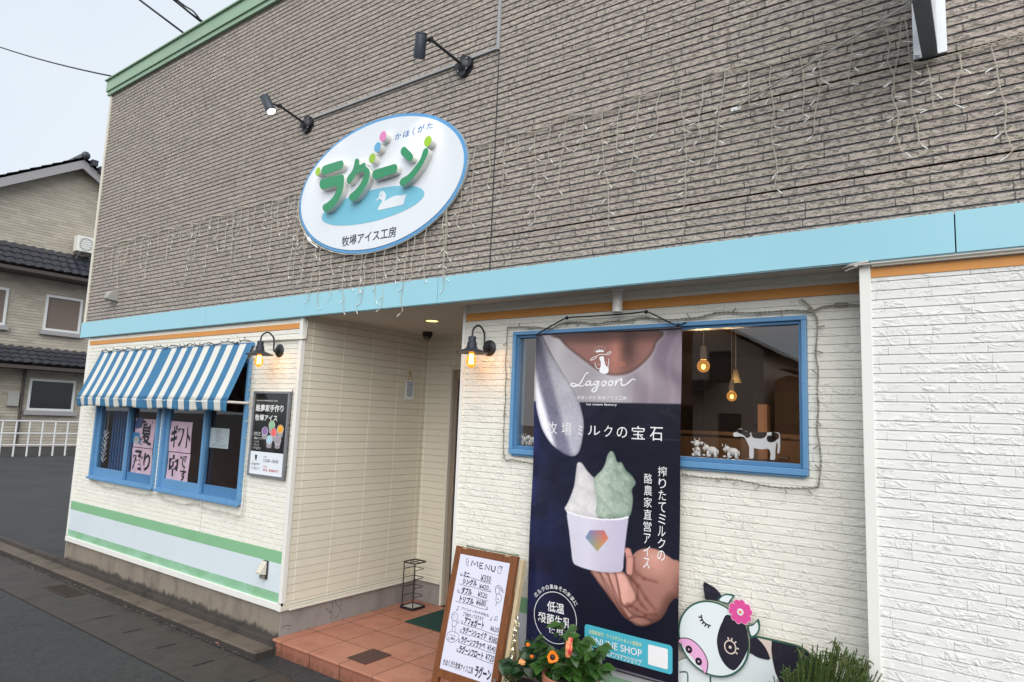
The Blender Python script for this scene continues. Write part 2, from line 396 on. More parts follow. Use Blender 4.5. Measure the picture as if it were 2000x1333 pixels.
def wall(mb, u0, u1, za, zb, zo, h, gv, P, holes=(), dg=.003, ds=.011, sf=.6, panel=0):
    """lapped siding: P(u, d, z) -> point, d = depth behind the face; holes = (u0,u1,z0,z1)"""
    i = math.floor((za - zo) / h); zz = []
    while zo + i * h < zb:
        z = zo + i * h; sf_ = .05 if panel and i % panel == 0 else sf; zz += [(z, z + gv * sf_, dg), (z + gv * sf_, z + gv, ds + (.02 if sf_ != sf else 0)), (z + gv, z + h, 0.)]; i += 1
    for a, b, d in zz:
        a, b = max(a, za), min(b, zb)
        if b - a < 1e-5: continue
        cuts = sorted({a, b} | {q for o in holes for q in o[2:] if a < q < b})
        for c0, c1 in zip(cuts[:-1], cuts[1:]):
            hh = [(o[0], o[1]) for o in holes if o[2] < (c0 + c1) / 2 < o[3]]
            for p, q in split(u0, u1, hh):
                mb.add([P(p, d, c0), P(q, d, c0), P(q, d, c1), P(p, d, c1)], [(0, 1, 2, 3)])
                if d == 0.:
                    if abs(c0 - a) < 1e-6: mb.add([P(p, ds, c0), P(q, ds, c0), P(q, 0, c0), P(p, 0, c0)], [(0, 1, 2, 3)])
                    if abs(c1 - b) < 1e-6: mb.add([P(p, 0, c1), P(q, 0, c1), P(q, dg, c1), P(p, dg, c1)], [(0, 1, 2, 3)])
                elif d >= ds and ds != dg and abs(c0 - a) < 1e-6: mb.add([P(p, dg, c0), P(q, dg, c0), P(q, ds, c0), P(p, ds, c0)], [(0, 1, 2, 3)])
    return mb
fy = lambda y: (lambda u, d, z: (u, y + d, z))
XL, XR = -3.83, 6.6
b = wall(MB(), XL, XR, 2.545, 5.23, 2.766 - .0095, CH, .0095, fy(0), panel=12); b.build('upper_wall', M_DK, shop)
W1, W2 = (-3.235, -1.985, .955, 2.065), (-1.875, -.62, .955, 2.065)
b = wall(MB(), -3.665, -.012, .655, 2.383, 2.303 - .009, CH, .009, fy(0), (W1, W2), ds=.006, sf=.78); b.build('lower_wall', M_WH, shop)
BW = (1.83, 3.445, 1.50, 2.19)
b = wall(MB(), 1.395, 3.715, .27, 2.42, 2.303 - .009, CH, .009, fy(YR), (BW,), ds=.006, sf=.78); b.build('window_wall', M_WH, shop)
b = wall(MB(), 3.757, XR, .27, 2.383, 2.303 - .009, CH, .009, fy(0), ds=.007, sf=.75); b.build('right_wall', M_WH2, shop)
b = wall(MB(), .012, 1.36, .30, 2.42, 2.084 - .006 - .0568 * 40, .0568, .006, lambda u, d, z: (-d, u, z), dg=.002, ds=.006, sf=.5); b.build('porch_side_wall', M_PCH, shop)
b = wall(MB(), -.003, .30, .30, 2.42, 2.084 - .006 - .0568 * 40, .0568, .006, fy(1.36), dg=.002, ds=.006, sf=.5)
wall(b, .30, 1.395, 2.124, 2.42, 2.084 - .006 - .0568 * 40, .0568, .006, fy(1.36), dg=.002, ds=.006, sf=.5); b.build('porch_back_wall', M_PCB, shop)
M_TRIM = pm('white_trim', (222, 221, 216), .45, .03, 4, dirt=.1)
M_CREAM = pm('cream_trim', (208, 204, 190), .5, .04, 4, dirt=.15)
# corner posts and jambs
t = MB(); t.box(-.03, .006, -.008, 0.03, .318, 2.383); t.build('corner_trim', M_TRIM, shop, bev=.002)
t = MB(); t.box(-3.68, -3.645, -.008, .03, .318, 2.383); t.build('corner_trim', M_TRIM, shop, bev=.002)
t = MB(); t.box(1.385, 1.408, YR - .012, 1.36, .1, 2.42); t.build('porch_jamb', M_TRIM, shop, bev=.002)
t = MB(); t.box(3.722, 3.764, -.01, YR + .02, .1, 2.381); t.build('corner_trim', M_TRIM, shop, bev=.002)
t = MB(); t.box(XL - .018, XL + .016, -.012, .06, 2.55, 5.2); t.build('corner_trim', M_CREAM, shop, bev=.002)
# right return of the set-back bay and the left outer walls, back, roof
t = MB(); t.quad((3.735, .24, .1), (3.735, YR, .1), (3.735, YR, 2.4), (3.735, .24, 2.4))
t.box(XL, XL + .02, .06, 8, 0.05, 5.2); t.box(XR - .02, XR, .01, 8, .05, 5.2); t.box(XL + .02, XR - .02, 7.98, 8, .05, 5.2); t.build('outer_wall', pm('side_cladding', (150, 143, 135), .8, .1, 3), shop)
t = MB(); t.box(XL, XR, .02, 8, 5.12, 5.2); t.build('roof', pm('roof_sheet', (120, 124, 122), .6), shop)
# green parapet flashing: a face, a lip above and a drip below
M_GRF = pm('green_flashing', (140, 168, 142), .4, .05, 3, dirt=.12)
M_GRF2 = pm('green_flashing_edge', (112, 140, 116), .45, .05, 3)
t = MB(); t.box(XL - .06, XR, -.045, .1, 5.215, 5.34); t.box(XL - .075, XR, -.065, .12, 5.34, 5.356); t.box(XL - .05, XR, -.03, -.004, 5.17, 5.2149); t.build('parapet_flashing', M_GRF, shop, bev=.002)
# blue fascia panels with open joints
M_BLUE = NB('sky_blue_fascia'); cb = lin((148, 198, 212)); dn = M_BLUE.noise(1.4, 5, .6, st=(1, 1, .4)); d2 = M_BLUE.mr(M_BLUE.noise(60, 3, .6), .66, .74)
M_BLUE.col(M_BLUE.mix(M_BLUE.ma('MULTIPLY', d2, .12), M_BLUE.mix(dn, sc3(cb, .93), sc3(cb, 1.05)), sc3(cb, .6))); M_BLUE.rough(M_BLUE.mr(dn, .3, .7, .28, .42)); M_BLUE = M_BLUE.m
ed = [XL - .012, -1.319, 1.370, 4.06, XR + .01]
for i in range(4):
    t = MB(); t.box(ed[i] + .0022, ed[i + 1] - .0022, -.032, -.004, 2.385, 2.549); t.build('fascia_panel', M_BLUE, shop, bev=.0015)
t = MB(); t.box(XL, XR, -.028, .0, 2.38, 2.3845); t.build('fascia_drip', pm('fascia_edge', (120, 150, 158), .5), shop)
# soffit of the porch and the bay
M_SOF = pm('soffit_board', (198, 190, 178), .7, .04, 2)
t = MB(); t.box(-.028, 3.74, -.004, 1.5, 2.405, 2.43); t.build('soffit', M_SOF, shop)
t = MB(); t.box(XL, -3.665, -.004, .6, 2.405, 2.43); t.build('soffit', M_SOF, shop)
t = MB(); t.box(-.028, 3.72, -.0038, .0, 2.386, 2.405); t.box(3.77, XR, -.026, -.001, 2.362, 2.3795); t.build('soffit_edge', M_CREAM, shop)
# orange and green stripes, base panel
M_OR = pm('orange_stripe', (208, 142, 70), .5, .05, 5, dirt=.12)
t = MB(); t.box(-3.645, -.031, -.004, .004, 2.301, 2.342); t.build('orange_stripe', M_OR, shop)
t = MB(); t.box(1.409, 3.721, YR - .004, YR + .004, 2.303, 2.352); t.build('orange_stripe', M_OR, shop)
t = MB(); t.box(3.765, XR, -.004, .004, 2.32, 2.3585); t.build('orange_stripe', M_OR, shop)
M_GR = pm('green_stripe', (130, 180, 138), .4, .05, 3, dirt=.12); M_PAN = pm('base_panel_white', (206, 216, 222), .35, .03, 2, dirt=.06)
mg = NB('green_stripe_faded'); ff = mg.noise(4, 5, .6, st=(1, 1, 2)); mg.col(mg.mix(mg.mr(ff, .3, .85), lin((128, 176, 136)), lin((158, 200, 178)))); mg.rough(.35); M_GR2 = mg.m
def base(x0, x1, y):
    t = MB(); t.box(x0, x1, y - .006, y + .01, .586, .668); t.build('green_stripe', M_GR, shop)
    t = MB(); t.box(x0, x1, y - .0055, y + .01, .3835, .5858); t.build('base_panel', M_PAN, shop)
    t = MB(); t.box(x0, x1, y - .006, y + .01, .316, .3832); t.build('green_stripe', M_GR2, shop)
    t = MB(); t.box(x0 - .01, x1 + .01, y - .022, y + .01, .268, .3155); t.build('base_flashing', M_TRIM, shop, bev=.003)
base(-3.645, -.0305, 0); base(1.409, 2.72, YR)
t = MB(); t.box(-.0204, .0225, -.0225, -.0201, .2672, .316); t.build('flashing_corner', M_TRIM, shop)
t = MB(); t.box(.0062, .022, -.02, 1.36, .268, .3), t.box(.022, .30, 1.338, 1.36, .268, .3); t.box(0.0221, .03, .05, 1.3, .263, .275); t.build('base_flashing', M_CREAM, shop, bev=.003)
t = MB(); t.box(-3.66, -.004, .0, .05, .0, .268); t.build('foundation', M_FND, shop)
t = MB(); t.box(-.004, .004, .0, 1.37, .0, .268); t.box(.004, .3, 1.362, 1.4, .05, .268); t.build('foundation', M_FND2, shop)
t = MB(); t.box(1.395, 3.72, YR + .004, YR + .05, .05, .268); t.build('foundation', M_FND2, shop)
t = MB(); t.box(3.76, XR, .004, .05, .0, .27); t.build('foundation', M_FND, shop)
# sealant seams
M_SEAL = pm('dark_sealant', (44, 44, 50), .6); M_SEAL2 = pm('grey_sealant', (150, 146, 142), .7); M_SEALW = pm('white_sealant', (170, 168, 160), .7)
t = MB(); t.box(1.749, 1.757, -.001, .004, 2.55, 5.17); t.build('joint_sealant', M_SEAL, shop)
sx = (-1.011,4.068)[0]
t = MB(); t.box(sx - .003, sx + .003, -.001, .004, 2.55, 5.17); t.build('joint_sealant', M_SEAL2, shop)
t = MB(); t.box(-3.302, -3.298, -.0006, .004, 2.55, 5.17); t.build('joint_sealant', pm('dull_sealant', (128, 122, 120), .7), shop)
t = MB(); t.box(-1.153, -1.149, -.001, .004, .67, .94); t.build('joint_sealant', M_SEALW, shop)
# cream service pipe up the corner
t = MB(); t.tube([(-.532, -.012, 2.222), (.002, -.012, 2.22), (.016, -.004, 2.222), (.02, .02, 2.225), (.02, .022, 2.39)], .008); t.build('service_pipe', M_CREAM, shop, smooth=True)

# ---- windows
M_FR = pm('window_blue', (94, 142, 184), .35, .05, 5, dirt=.2); M_FR2 = pm('window_blue_deep', (74, 120, 162), .4, .05, 5, dirt=.15)
M_GLS = glass('window_glass', (.80, .80, .80), 1.5, 1.3)
M_GLS2 = glass('big_window_glass', (.84, .83, .82), 1.5, 4.0)
def frame(mb, x0, x1, z0, z1, y0, y1, wd, wb=None):
    wb = wb or wd
    mb.box(x0, x1, y0, y1, z0, z0 + wb); mb.box(x0, x1, y0, y1, z1 - wd, z1); mb.box(x0, x0 + wd, y0, y1, z0 + wb, z1 - wd); mb.box(x1 - wd, x1, y0, y1, z0 + wb, z1 - wd)
def slider(x0, x1):
    f = MB(); frame(f, x0, x1, .941, 2.08, -.03, .07, .03); f.box(x0 - .008, x1 + .008, -.045, -.0301, .931, .9545)
    w_ = f.build('window', M_FR, shop, bev=.003)
    xm = (x0 + x1) / 2
    for a, c, y in ((xm - .02, x1 - .03, .035), (x0 + .03, xm + .02, .0)):
        s_ = MB(); frame(s_, a, c, .971, 2.05, y, y + .028, .03, .075); s_.build('sash', M_FR if y == 0 else M_FR2, w_, bev=.002)
        p = MB(); p.quad((a + .03, y + .013, 1.046), (c - .03, y + .013, 1.046), (c - .03, y + .013, 2.02), (a + .03, y + .013, 2.02)); p.build('pane', M_GLS, w_)
    return w_
slider(-3.262, -1.969); slider(-1.893, -.603)
f = MB(); frame(f, 1.803, 3.47, 1.478, 2.212, YR - .03, YR + .09, .022, .03); bw = f.build('window', M_FR, shop, bev=.003)
f = MB(); frame(f, 1.826, 3.447, 1.5085, 2.1895, YR - .012, YR + .05, .014, .02); f.build('inner_frame', M_FR2, bw, bev=.002)
f = MB(); f.box(1.82, 3.455, YR - .02, YR + .5, 1.468, 1.4775); f.build('sill', M_FR, bw, bev=.002)
f = MB(); f.quad((1.84, YR + .015, 1.528), (3.433, YR + .015, 1.528), (3.433, YR + .015, 2.175), (1.84, YR + .015, 2.175)); f.build('pane', M_GLS2, bw)
# ---- porch door
M_TAU = pm('taupe_aluminium', (140, 128, 114), .5, .05, metal=.2)
t = MB(); t.box(.3225, .372, 1.375, 1.41, .1, 2.098); t.box(1.33, 1.384, 1.375, 1.41, .1, 2.098); t.box(.372, 1.33, 1.375, 1.41, .1, .2); t.box(.372, 1.33, 1.375, 1.41, 2.02, 2.098); dr = t.build('door', M_TAU, shop)
t = MB(); t.box(.30, .322, 1.345, 1.42, .098, 2.122); t.box(.322, 1.384, 1.345, 1.42, 2.1, 2.122); t.build('door_frame', M_CREAM, dr, bev=.002)
t = MB(); t.quad((.372, 1.39, .2), (1.33, 1.39, .2), (1.33, 1.39, 2.02), (.372, 1.39, 2.02)); t.build('pane', glass('door_glass', (.5, .5, .5), 1.5, 1.2), dr)
# ---- rooms behind the glass
M_WOOD = pm('interior_wood', (108, 88, 74), .6, .12, 3, st=(1, 1, 6)); M_WOODD = pm('interior_dark', (112, 98, 90), .7, .1, 2)
M_WOODF = pm('interior_floor', (84, 62, 46), .5, .1, 3); M_BLK = pm('counter_dark', (40, 36, 34), .5)
def room(x0, x1, y0, y1, zl, zh, m):
    t = MB(); t.quad((x0, y1, zl), (x1, y1, zl), (x1, y1, zh), (x0, y1, zh)); t.quad((x0, y0, zl), (x0, y1, zl), (x0, y1, zh), (x0, y0, zh)); t.quad((x1, y0, zl), (x1, y0, zh), (x1, y1, zh), (x1, y1, zl)); t.quad((x0, y0, zh), (x1, y0, zh), (x1, y1, zh), (x0, y1, zh)); t.build('interior_wall', m, shop)
    t = MB(); t.quad((x0, y0, zl), (x1, y0, zl), (x1, y1, zl), (x0, y1, zl)); t.build('interior_floor', M_WOODF, shop)
room(-3.62, -.04, .09, 3.6, .3, 2.5, pm('interior_brown', (176, 126, 102), .7, .1, 2)); room(1.42, 6.4, .31, 4.6, .3, 2.5, M_WOODD)
room(.0, 1.38, 1.46, 4.6, .094, 2.5, M_WOODD)
t = MB(); t.box(1.6, 5.6, 2.6, 2.64, 1.62, 1.65); t.box(1.6, 5.6, 2.64, 3.0, .3, 1.6); t.build('service_counter', M_WOOD, shop)
t = MB(); t.box(3.30, 5.6, .62, 1.2, 1.635, 1.655); t.build('shelf_board', pm('shelf_wood', (150, 98, 62), .5, .1, 3, st=(6, 1, 1)), shop)
t = MB(); t.box(3.139, 3.187, .60, .66, .3, 1.812); t.build('wooden_post', pm('post_wood', (196, 128, 72), .55, .12, 4, st=(8, 8, 1)), shop)
t = MB(); t.box(2.0, 4.5, 4.55, 4.58, 1.75, 2.1); t.build('menu_strip', pm('strip_grey', (120, 116, 110), .6), shop)
t = MB(); t.box(-3.5, -.3, .2, .6, .6, .93); t.build('window_bench', pm('bench_wood', (128, 84, 56), .6, .1, 3, st=(1, 6, 6)), shop)
t = MB()
for i in range(9): t.box(-3.19 + i * .03, -3.175 + i * .03, .12 + .012 * (i % 2), .13 + .012 * (i % 2), .98, 2.05)
t.build('curtain', pm('blue_curtain', (60, 110, 170), .8), shop)

# ---- tiled porch step
M_TILE = NB('terracotta_tile'); mt = M_TILE; P = mt.sep()
tx = mt.ma('DIVIDE', mt.ma('SUBTRACT', P[0], .105), .3055); ty = mt.ma('DIVIDE', mt.ma('SUBTRACT', P[1], .247), .305)
def edge(v): f = mt.ma('FRACT', v); return mt.ma('MULTIPLY', mt.ma('MINIMUM', f, mt.ma('SUBTRACT', 1., f)), .305)
dx_, dy_ = edge(tx), edge(ty)
jt = mt.mr(mt.ma('MINIMUM', dx_, mt.ma('ADD', dy_, mt.ma('MULTIPLY', mt.ma('LESS_THAN', P[1], -.03), 1.))), .0018, .0042, 1., 0.)
tn = mt.white(mt.ma('FLOOR', tx), mt.ma('FLOOR', ty))
c1 = mt.mix(tn, lin((178, 122, 100)), lin((168, 113, 92))); c1 = mt.mix(mt.mr(mt.noise(7, 6, .7), .42, .7, 0., .55), c1, lin((146, 92, 74)))
c1 = mt.mix(mt.mr(mt.noise(90, 3, .6), .6, .75, 0., .25), c1, lin((190, 140, 120)))
# grip ridges along the nosing
rid = mt.ma('MULTIPLY', mt.ma('MULTIPLY', mt.ma('GREATER_THAN', P[1], -.05), mt.ma('LESS_THAN', P[1], .05)), mt.mr(mt.ma('FRACT', mt.ma('DIVIDE', P[1], .016)), .8, .9))
c1 = mt.mix(mt.ma('MULTIPLY', rid, .45), c1, lin((110, 66, 52)))
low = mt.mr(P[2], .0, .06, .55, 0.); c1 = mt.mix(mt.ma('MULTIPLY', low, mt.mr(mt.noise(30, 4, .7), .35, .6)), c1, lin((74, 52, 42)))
mt.col(mt.mix(jt, c1, lin((58, 40, 34)))); mt.rough(mt.mr(mt.noise(6, 4), .3, .7, .3, .5)); mt.norm(mt.bump(mt.ma('SUBTRACT', mt.noise(60, 3), mt.ma('MULTIPLY', jt, .8)), .25, .004)); M_TILE = mt.m
st_ = thing('porch_step', 'terracotta tiled entrance step with ridged nosing in front of the porch', 'step', (.7, .3, 0))
t = MB(); t.box(.0042, 1.384, -.057, 1.36, .078, .0937); t.box(1.384, 3.0, -.057, YR + .003, .078, .0937); t.build('tiled_top', M_TILE, st_, bev=.004)
t = MB(); t.box(.0042, 3.0, -.049, .1, -.01, .0779); t.build('tiled_riser', M_TILE, st_)

# hairline cracks in the porch foundation
t = MB(); fc_ = lambda a, b: (.0062, a, b)
for s_ in ([(0.444,0.265),(0.456,0.233),(0.453,0.201),(0.443,0.171),(0.457,0.140),(0.440,0.118)], [(0.479,0.257),(0.490,0.226),(0.517,0.196),(0.540,0.173),(0.531,0.142),(0.496,0.121),(0.477,0.120)], [(0.543,0.247),(0.540,0.217),(0.539,0.188)], [(0.395,0.209),(0.426,0.178),(0.456,0.167)], [(0.017,0.151),(0.036,0.160),(0.090,0.150)]):
    t.ribbon(cr_(s_, 4), .0045, fc_)
t.build('crack', pm('crack_dark', (96, 90, 86), .9, .2, 60), shop)

# ================================================================ things on the shop front
M_IRON = pm('black_iron', (30, 31, 36), .5, .15, 8, bump=.15); M_ZINC = pm('aged_zinc', (58, 62, 70), .45, .25, 14, metal=.4, bump=.1)
def glowglass(name, rgb, strength, fac):
    m = NB(name); m.t.nodes.remove(m.b); tr = m.n('ShaderNodeBsdfTransparent'); tr.inputs[0].default_value = (1, .82, .5, 1)
    em = m.n('ShaderNodeEmission'); em.inputs[0].default_value = (*lin(rgb), 1); em.inputs[1].default_value = strength
    lw = m.n('ShaderNodeLayerWeight'); lw.inputs[0].default_value = .35
    mx = m.n('ShaderNodeMixShader'); m.l(m.ma('MULTIPLY_ADD', lw.outputs['Facing'], .3, fac), mx.inputs[0]); m.l(tr.outputs[0], mx.inputs[1]); m.l(em.outputs[0], mx.inputs[2])
    m.l(mx.outputs[0], m.o.inputs[0]); return m.m
M_BULB = glowglass('amber_bulb_glass', (255, 160, 50), .8, .35)
M_GLOBE = glowglass('amber_globe_glass', (235, 165, 80), .5, .4)
M_FIL = emis('bulb_filament', (255, 190, 90), 26.)
M_FIL2 = emis('bulb_glow', (255, 176, 80), 3.2)
def lamp_light(name, loc, power, col, root, r=.03, kind='POINT', aim=None, spot=1.2):
    l = bpy.data.lights.new(name, kind); l.energy = power; l.color = col; l.shadow_soft_size = r
    if kind == 'SPOT': l.spot_size = spot; l.spot_blend = .6
    o = bpy.data.objects.new(name, l); C.objects.link(o); o.parent = root; o.location = Vector(loc) - Vector(root['org'])
    if aim is not None: o.rotation_euler = Vector(aim).to_track_quat('-Z', 'Y').to_euler()
    return o
def copy_tree(o, parent=None):
    c = o.copy(); C.objects.link(c)
    if parent is not None: c.parent = parent
    for ch in list(o.children): copy_tree(ch, c)
    return c
# barn wall lamp, modelled at the left one: wall plate centre (-.265, 0, 2.14)
def barn_lamp(bx, by, bz):
    L = thing('wall_lamp', 'black gooseneck barn lamp with glowing amber bulb beside the striped awning', 'wall lamp', (bx, by, bz - .05), 'gooseneck lamps on the shop wall')
    t = MB(); t.lathe([(.0, 0), (.05, 0), (.05, .008), (.044, .014), (.018, .018), (.018, .034), (.0, .036)], (bx, by, bz), (0, -1, 0), 28)
    for a in (.03, -.03): t.lathe([(.004, .014), (.004, .02), (0, .021)], (bx + a * .2, by, bz + a), (0, -1, 0), 8)
    t.build('wall_plate', M_IRON, L, smooth='auto')
    hx, hy = bx - .01, by - .165
    pts = cr_([(bx, by - .03, bz - .008), (bx, by - .045, bz - .012), (bx, by - .055, bz + .005), (bx, by - .057, bz + .06), (bx - .002, by - .066, bz + .098), (bx - .005, by - .11, bz + .128), (hx, hy + .012, bz + .105), (hx, hy, bz + .07), (hx, hy, bz + .045)], 6)
    t = MB(); t.tube(pts, .0062, 10); t.build('gooseneck', M_IRON, L, smooth=True)
    t = MB(); t.lathe([(0, .055), (.02, .054), (.024, .05), (.024, .022), (.03, .016), (.03, -.005), (.034, -.008), (.034, -.02), (.0, -.02)], (hx, hy, bz), (0, 0, 1), 28); t.build('socket', M_ZINC, L, smooth='auto')
    t = MB(); t.lathe([(.03, -.015), (.045, -.024), (.085, -.04), (.1, -.046), (.1, -.049), (.084, -.044), (.044, -.028), (.028, -.022)], (hx, hy, bz), (0, 0, 1), 40); t.build('lamp_shade', M_ZINC, L, smooth=True)
    t = MB(); t.lathe([(.012, -.02), (.013, -.04), (.02, -.06), (.03, -.085), (.032, -.1), (.028, -.12), (.015, -.136), (.003, -.142)], (hx, hy, bz), (0, 0, 1), 24); bu = t.build('bulb', M_BULB, L, smooth=True)
    t = MB()
    for k in range(6):
        a = k * math.pi / 3; t.tube([(hx + .010 * math.cos(a), hy + .010 * math.sin(a), bz - .055), (hx + .014 * math.cos(a + .3), hy + .014 * math.sin(a + .3), bz - .115)], .0022, 5)
    t.build('filament', M_FIL, bu)
    lamp_light('bulb_light', (hx, hy, bz - .09), .32, (1., .52, .2), L, .02)
    return L
lampA = barn_lamp(-.262, 0, 2.138)
lampB = copy_tree(lampA); lampB.location = (1.607, YR, 2.122 - .05)
lampB['label'] = 'black gooseneck barn lamp with glowing amber bulb left of the big blue window'

# floodlights over the oval sign
M_SPOT = pm('charcoal_paint', (46, 52, 62), .45, .08, 8); M_LENS = emis('lit_lens', (255, 250, 235), 7.); M_OFF = emis('spot_lens', (255, 248, 230), 2.)
def floodlight(bx, bz, tip, top, bot, label, lens):
    L = thing('floodlight', label, 'floodlight', (bx, 0, bz - .07), 'floodlights above the oval sign')
    t = MB(); n = 48; pr = []
    for i in range(n):
        a = 2 * math.pi * i / n; r = .062 + .012 * math.cos(4 * a); pr.append((bx + r * math.cos(a), bz + r * math.sin(a)))
    t.plate(pr, -.03, -.012); t.lathe([(.068, 0), (.068, .012), (.06, .0125)], (bx, 0, bz), (0, -1, 0), 32); t.lathe([(.045, .03), (.03, .042), (.016, .05), (.0, .051)], (bx, 0, bz), (0, -1, 0), 28)
    t.build('wall_plate', M_IRON, L, smooth='auto')
    for a in range(4):
        q = math.pi / 4 + a * math.pi / 2; s_ = MB(); s_.lathe([(.006, .03), (.006, .035), (.0, .036)], (bx + .05 * math.cos(q), 0, bz + .05 * math.sin(q)), (0, -1, 0), 10); s_.build('screw', pm('steel_screw', (170, 170, 170), .3, metal=.9), L)
    tip, top, bot = Vector(tip), Vector(top), Vector(bot); mid = (top * .62 + bot * .38)
    t = MB(); t.tube([(bx, -.04, bz), tip], .0095, 10); t.lathe([(.015, -.012), (.015, .012)], tip, (1, 0, 0), 16); t.tube([tip, tip + (mid - tip) * .7], .008, 8); t.ball(tip, .014); t.build('arm', M_IRON, L, smooth='auto')
    ax = bot - top; ln = ax.length
    t = MB(); t.lathe([(0, 0), (.02, .0), (.033, .004), (.0345, .012), (.033, .014), (.036, .018), (.036, ln - .006), (.0365, ln), (.031, ln), (.031, ln - .008)], top, ax, 32); t.build('lamp_head', M_SPOT, L, smooth='auto')
    t = MB(); t.lathe([(0, ln - .004), (.0305, ln - .004), (.0305, ln - .003), (0, ln - .002)], top, ax, 28); t.build('lens', lens, L, smooth='auto')
    lamp_light('lamp_beam', bot + ax.normalized() * .012, 2.2, (1., .93, .8), L, .025, 'SPOT', ax, 1.1)
    return L
floodlight(-.127, 3.925, (-.118, -.275, 3.967), (-.215, -.345, 4.035), (-.142, -.322, 3.905), 'small charcoal floodlight with its lit lens showing, upper left of oval sign', M_LENS)
floodlight(1.481, 3.932, (1.44, -.29, 3.985), (1.40, -.33, 4.025), (1.345, -.285, 3.888), 'small charcoal floodlight with its lens turned away, above the oval sign beside conduit', M_OFF)
M_CND = pm('grey_conduit', (150, 154, 156), .5, .06, 5)
t = MB(); t.box(-.062, 1.40, -.016, -.0005, 3.957, 3.972); t.box(1.54, 1.74, -.016, -.0005, 3.965, 3.98); t.box(1.741, 1.76, -.018, -.0005, 3.96, 5.17)
single(t, 'cable_conduit', M_CND, 'grey square cable conduit running from roof to the floodlights', 'conduit', bev=.002)

# ---- oval sign
sign = thing('oval_sign', 'white oval shop sign with blue rim, green raised letters and a duck on a lake', 'sign', (.712, 0, 2.795))
M_SWH = pm('sign_white', (216, 221, 227), .3, .02, 2, dirt=.05); M_SRIM = pm('sign_rim_blue', (88, 150, 200), .35, .05, 4); M_SEDG = pm('sign_edge', (150, 160, 168), .5)
M_LAKE = pm('sign_lake', (114, 184, 206), .35, .03, 3); M_TXB = pm('sign_text_blue', (54, 108, 176), .5); M_TXK = pm('sign_text_black', (34, 38, 44), .5)
M_LGR = NB('letter_green'); dn = M_LGR.noise(5, 5, .6); M_LGR.col(M_LGR.mix(dn, lin((30, 124, 80)), lin((52, 144, 102)))); M_LGR.rough(.4); M_LGR = M_LGR.m
M_LSD = pm('letter_side', (214, 214, 208), .5, .1, 10, dirt=.25)
CX, CZ = .72, 3.272
t = MB(); t.plate(ell(CX, CZ, .84, .482, 96), -.030, -.004, 0, 1); t.build('sign_board', [M_SRIM, M_SEDG], sign)
t = MB(); t.plate(ell(CX, CZ, .814, .459, 96), -.0345, -.0302); t.build('sign_face', M_SWH, sign)
lk = [(0.170,3.117),(1.212,3.131),(1.013,3.235),(0.400,3.004)]
cx, cz = (lk[0][0] + lk[1][0]) / 2, (lk[2][1] + lk[3][1]) / 2
t = MB(); t.plate(ell(cx, cz, (lk[1][0] - lk[0][0]) / 2, (lk[2][1] - lk[3][1]) / 2, 64), -.0358, -.0346); t.build('lake', M_LAKE, sign)
dk = [(0.747,3.154),(0.771,3.160),(0.782,3.176),(0.786,3.196),(0.801,3.207),(0.825,3.204),(0.844,3.185),(0.851,3.160),(0.844,3.132),(0.881,3.142),(0.951,3.151),(0.999,3.143),(1.050,3.143),(1.043,3.131),(1.031,3.103),(1.021,3.078),(0.946,3.075),(0.851,3.075),(0.784,3.077),(0.786,3.101),(0.805,3.120),(0.817,3.137),(0.806,3.148),(0.783,3.156),(0.766,3.148)]
t = MB(); t.plate(cr_(dk, 3, True), -.037, -.0359); e_ = (0.803,3.179)
du = t.build('duck', M_SWH, sign); t = MB(); t.plate(ell(e_[0], e_[1], .006, .006, 14), -.0378, -.0371); t.build('duck_eye', M_LAKE, du)
fs = lambda a, b: (a, -.0355, b)
t = MB(); text(t, '牧場アイス工房', bb([(0.422,2.862),(0.971,2.938)]), fs, bold=.012); t.build('lettering', M_TXK, sign)
t = MB()
for c_, p in zip('かほくがた', ([(0.902,3.555),(0.960,3.597)], [(0.981,3.553),(1.041,3.595)], [(1.066,3.546),(1.089,3.604)], [(1.115,3.555),(1.179,3.605)], [(1.198,3.559),(1.254,3.600)])): text(t, c_, bb(p), fs, bold=.01, shear=.08)
t.build('lettering', M_TXB, sign)
def raised(pts, k=4, y=-.095, m=None, name='raised_letter'):
    mb = MB(); p = cr_(pts, k, True) if k > 1 else pts
    mb.plate(p, y, -.0425, 0, 1); return mb
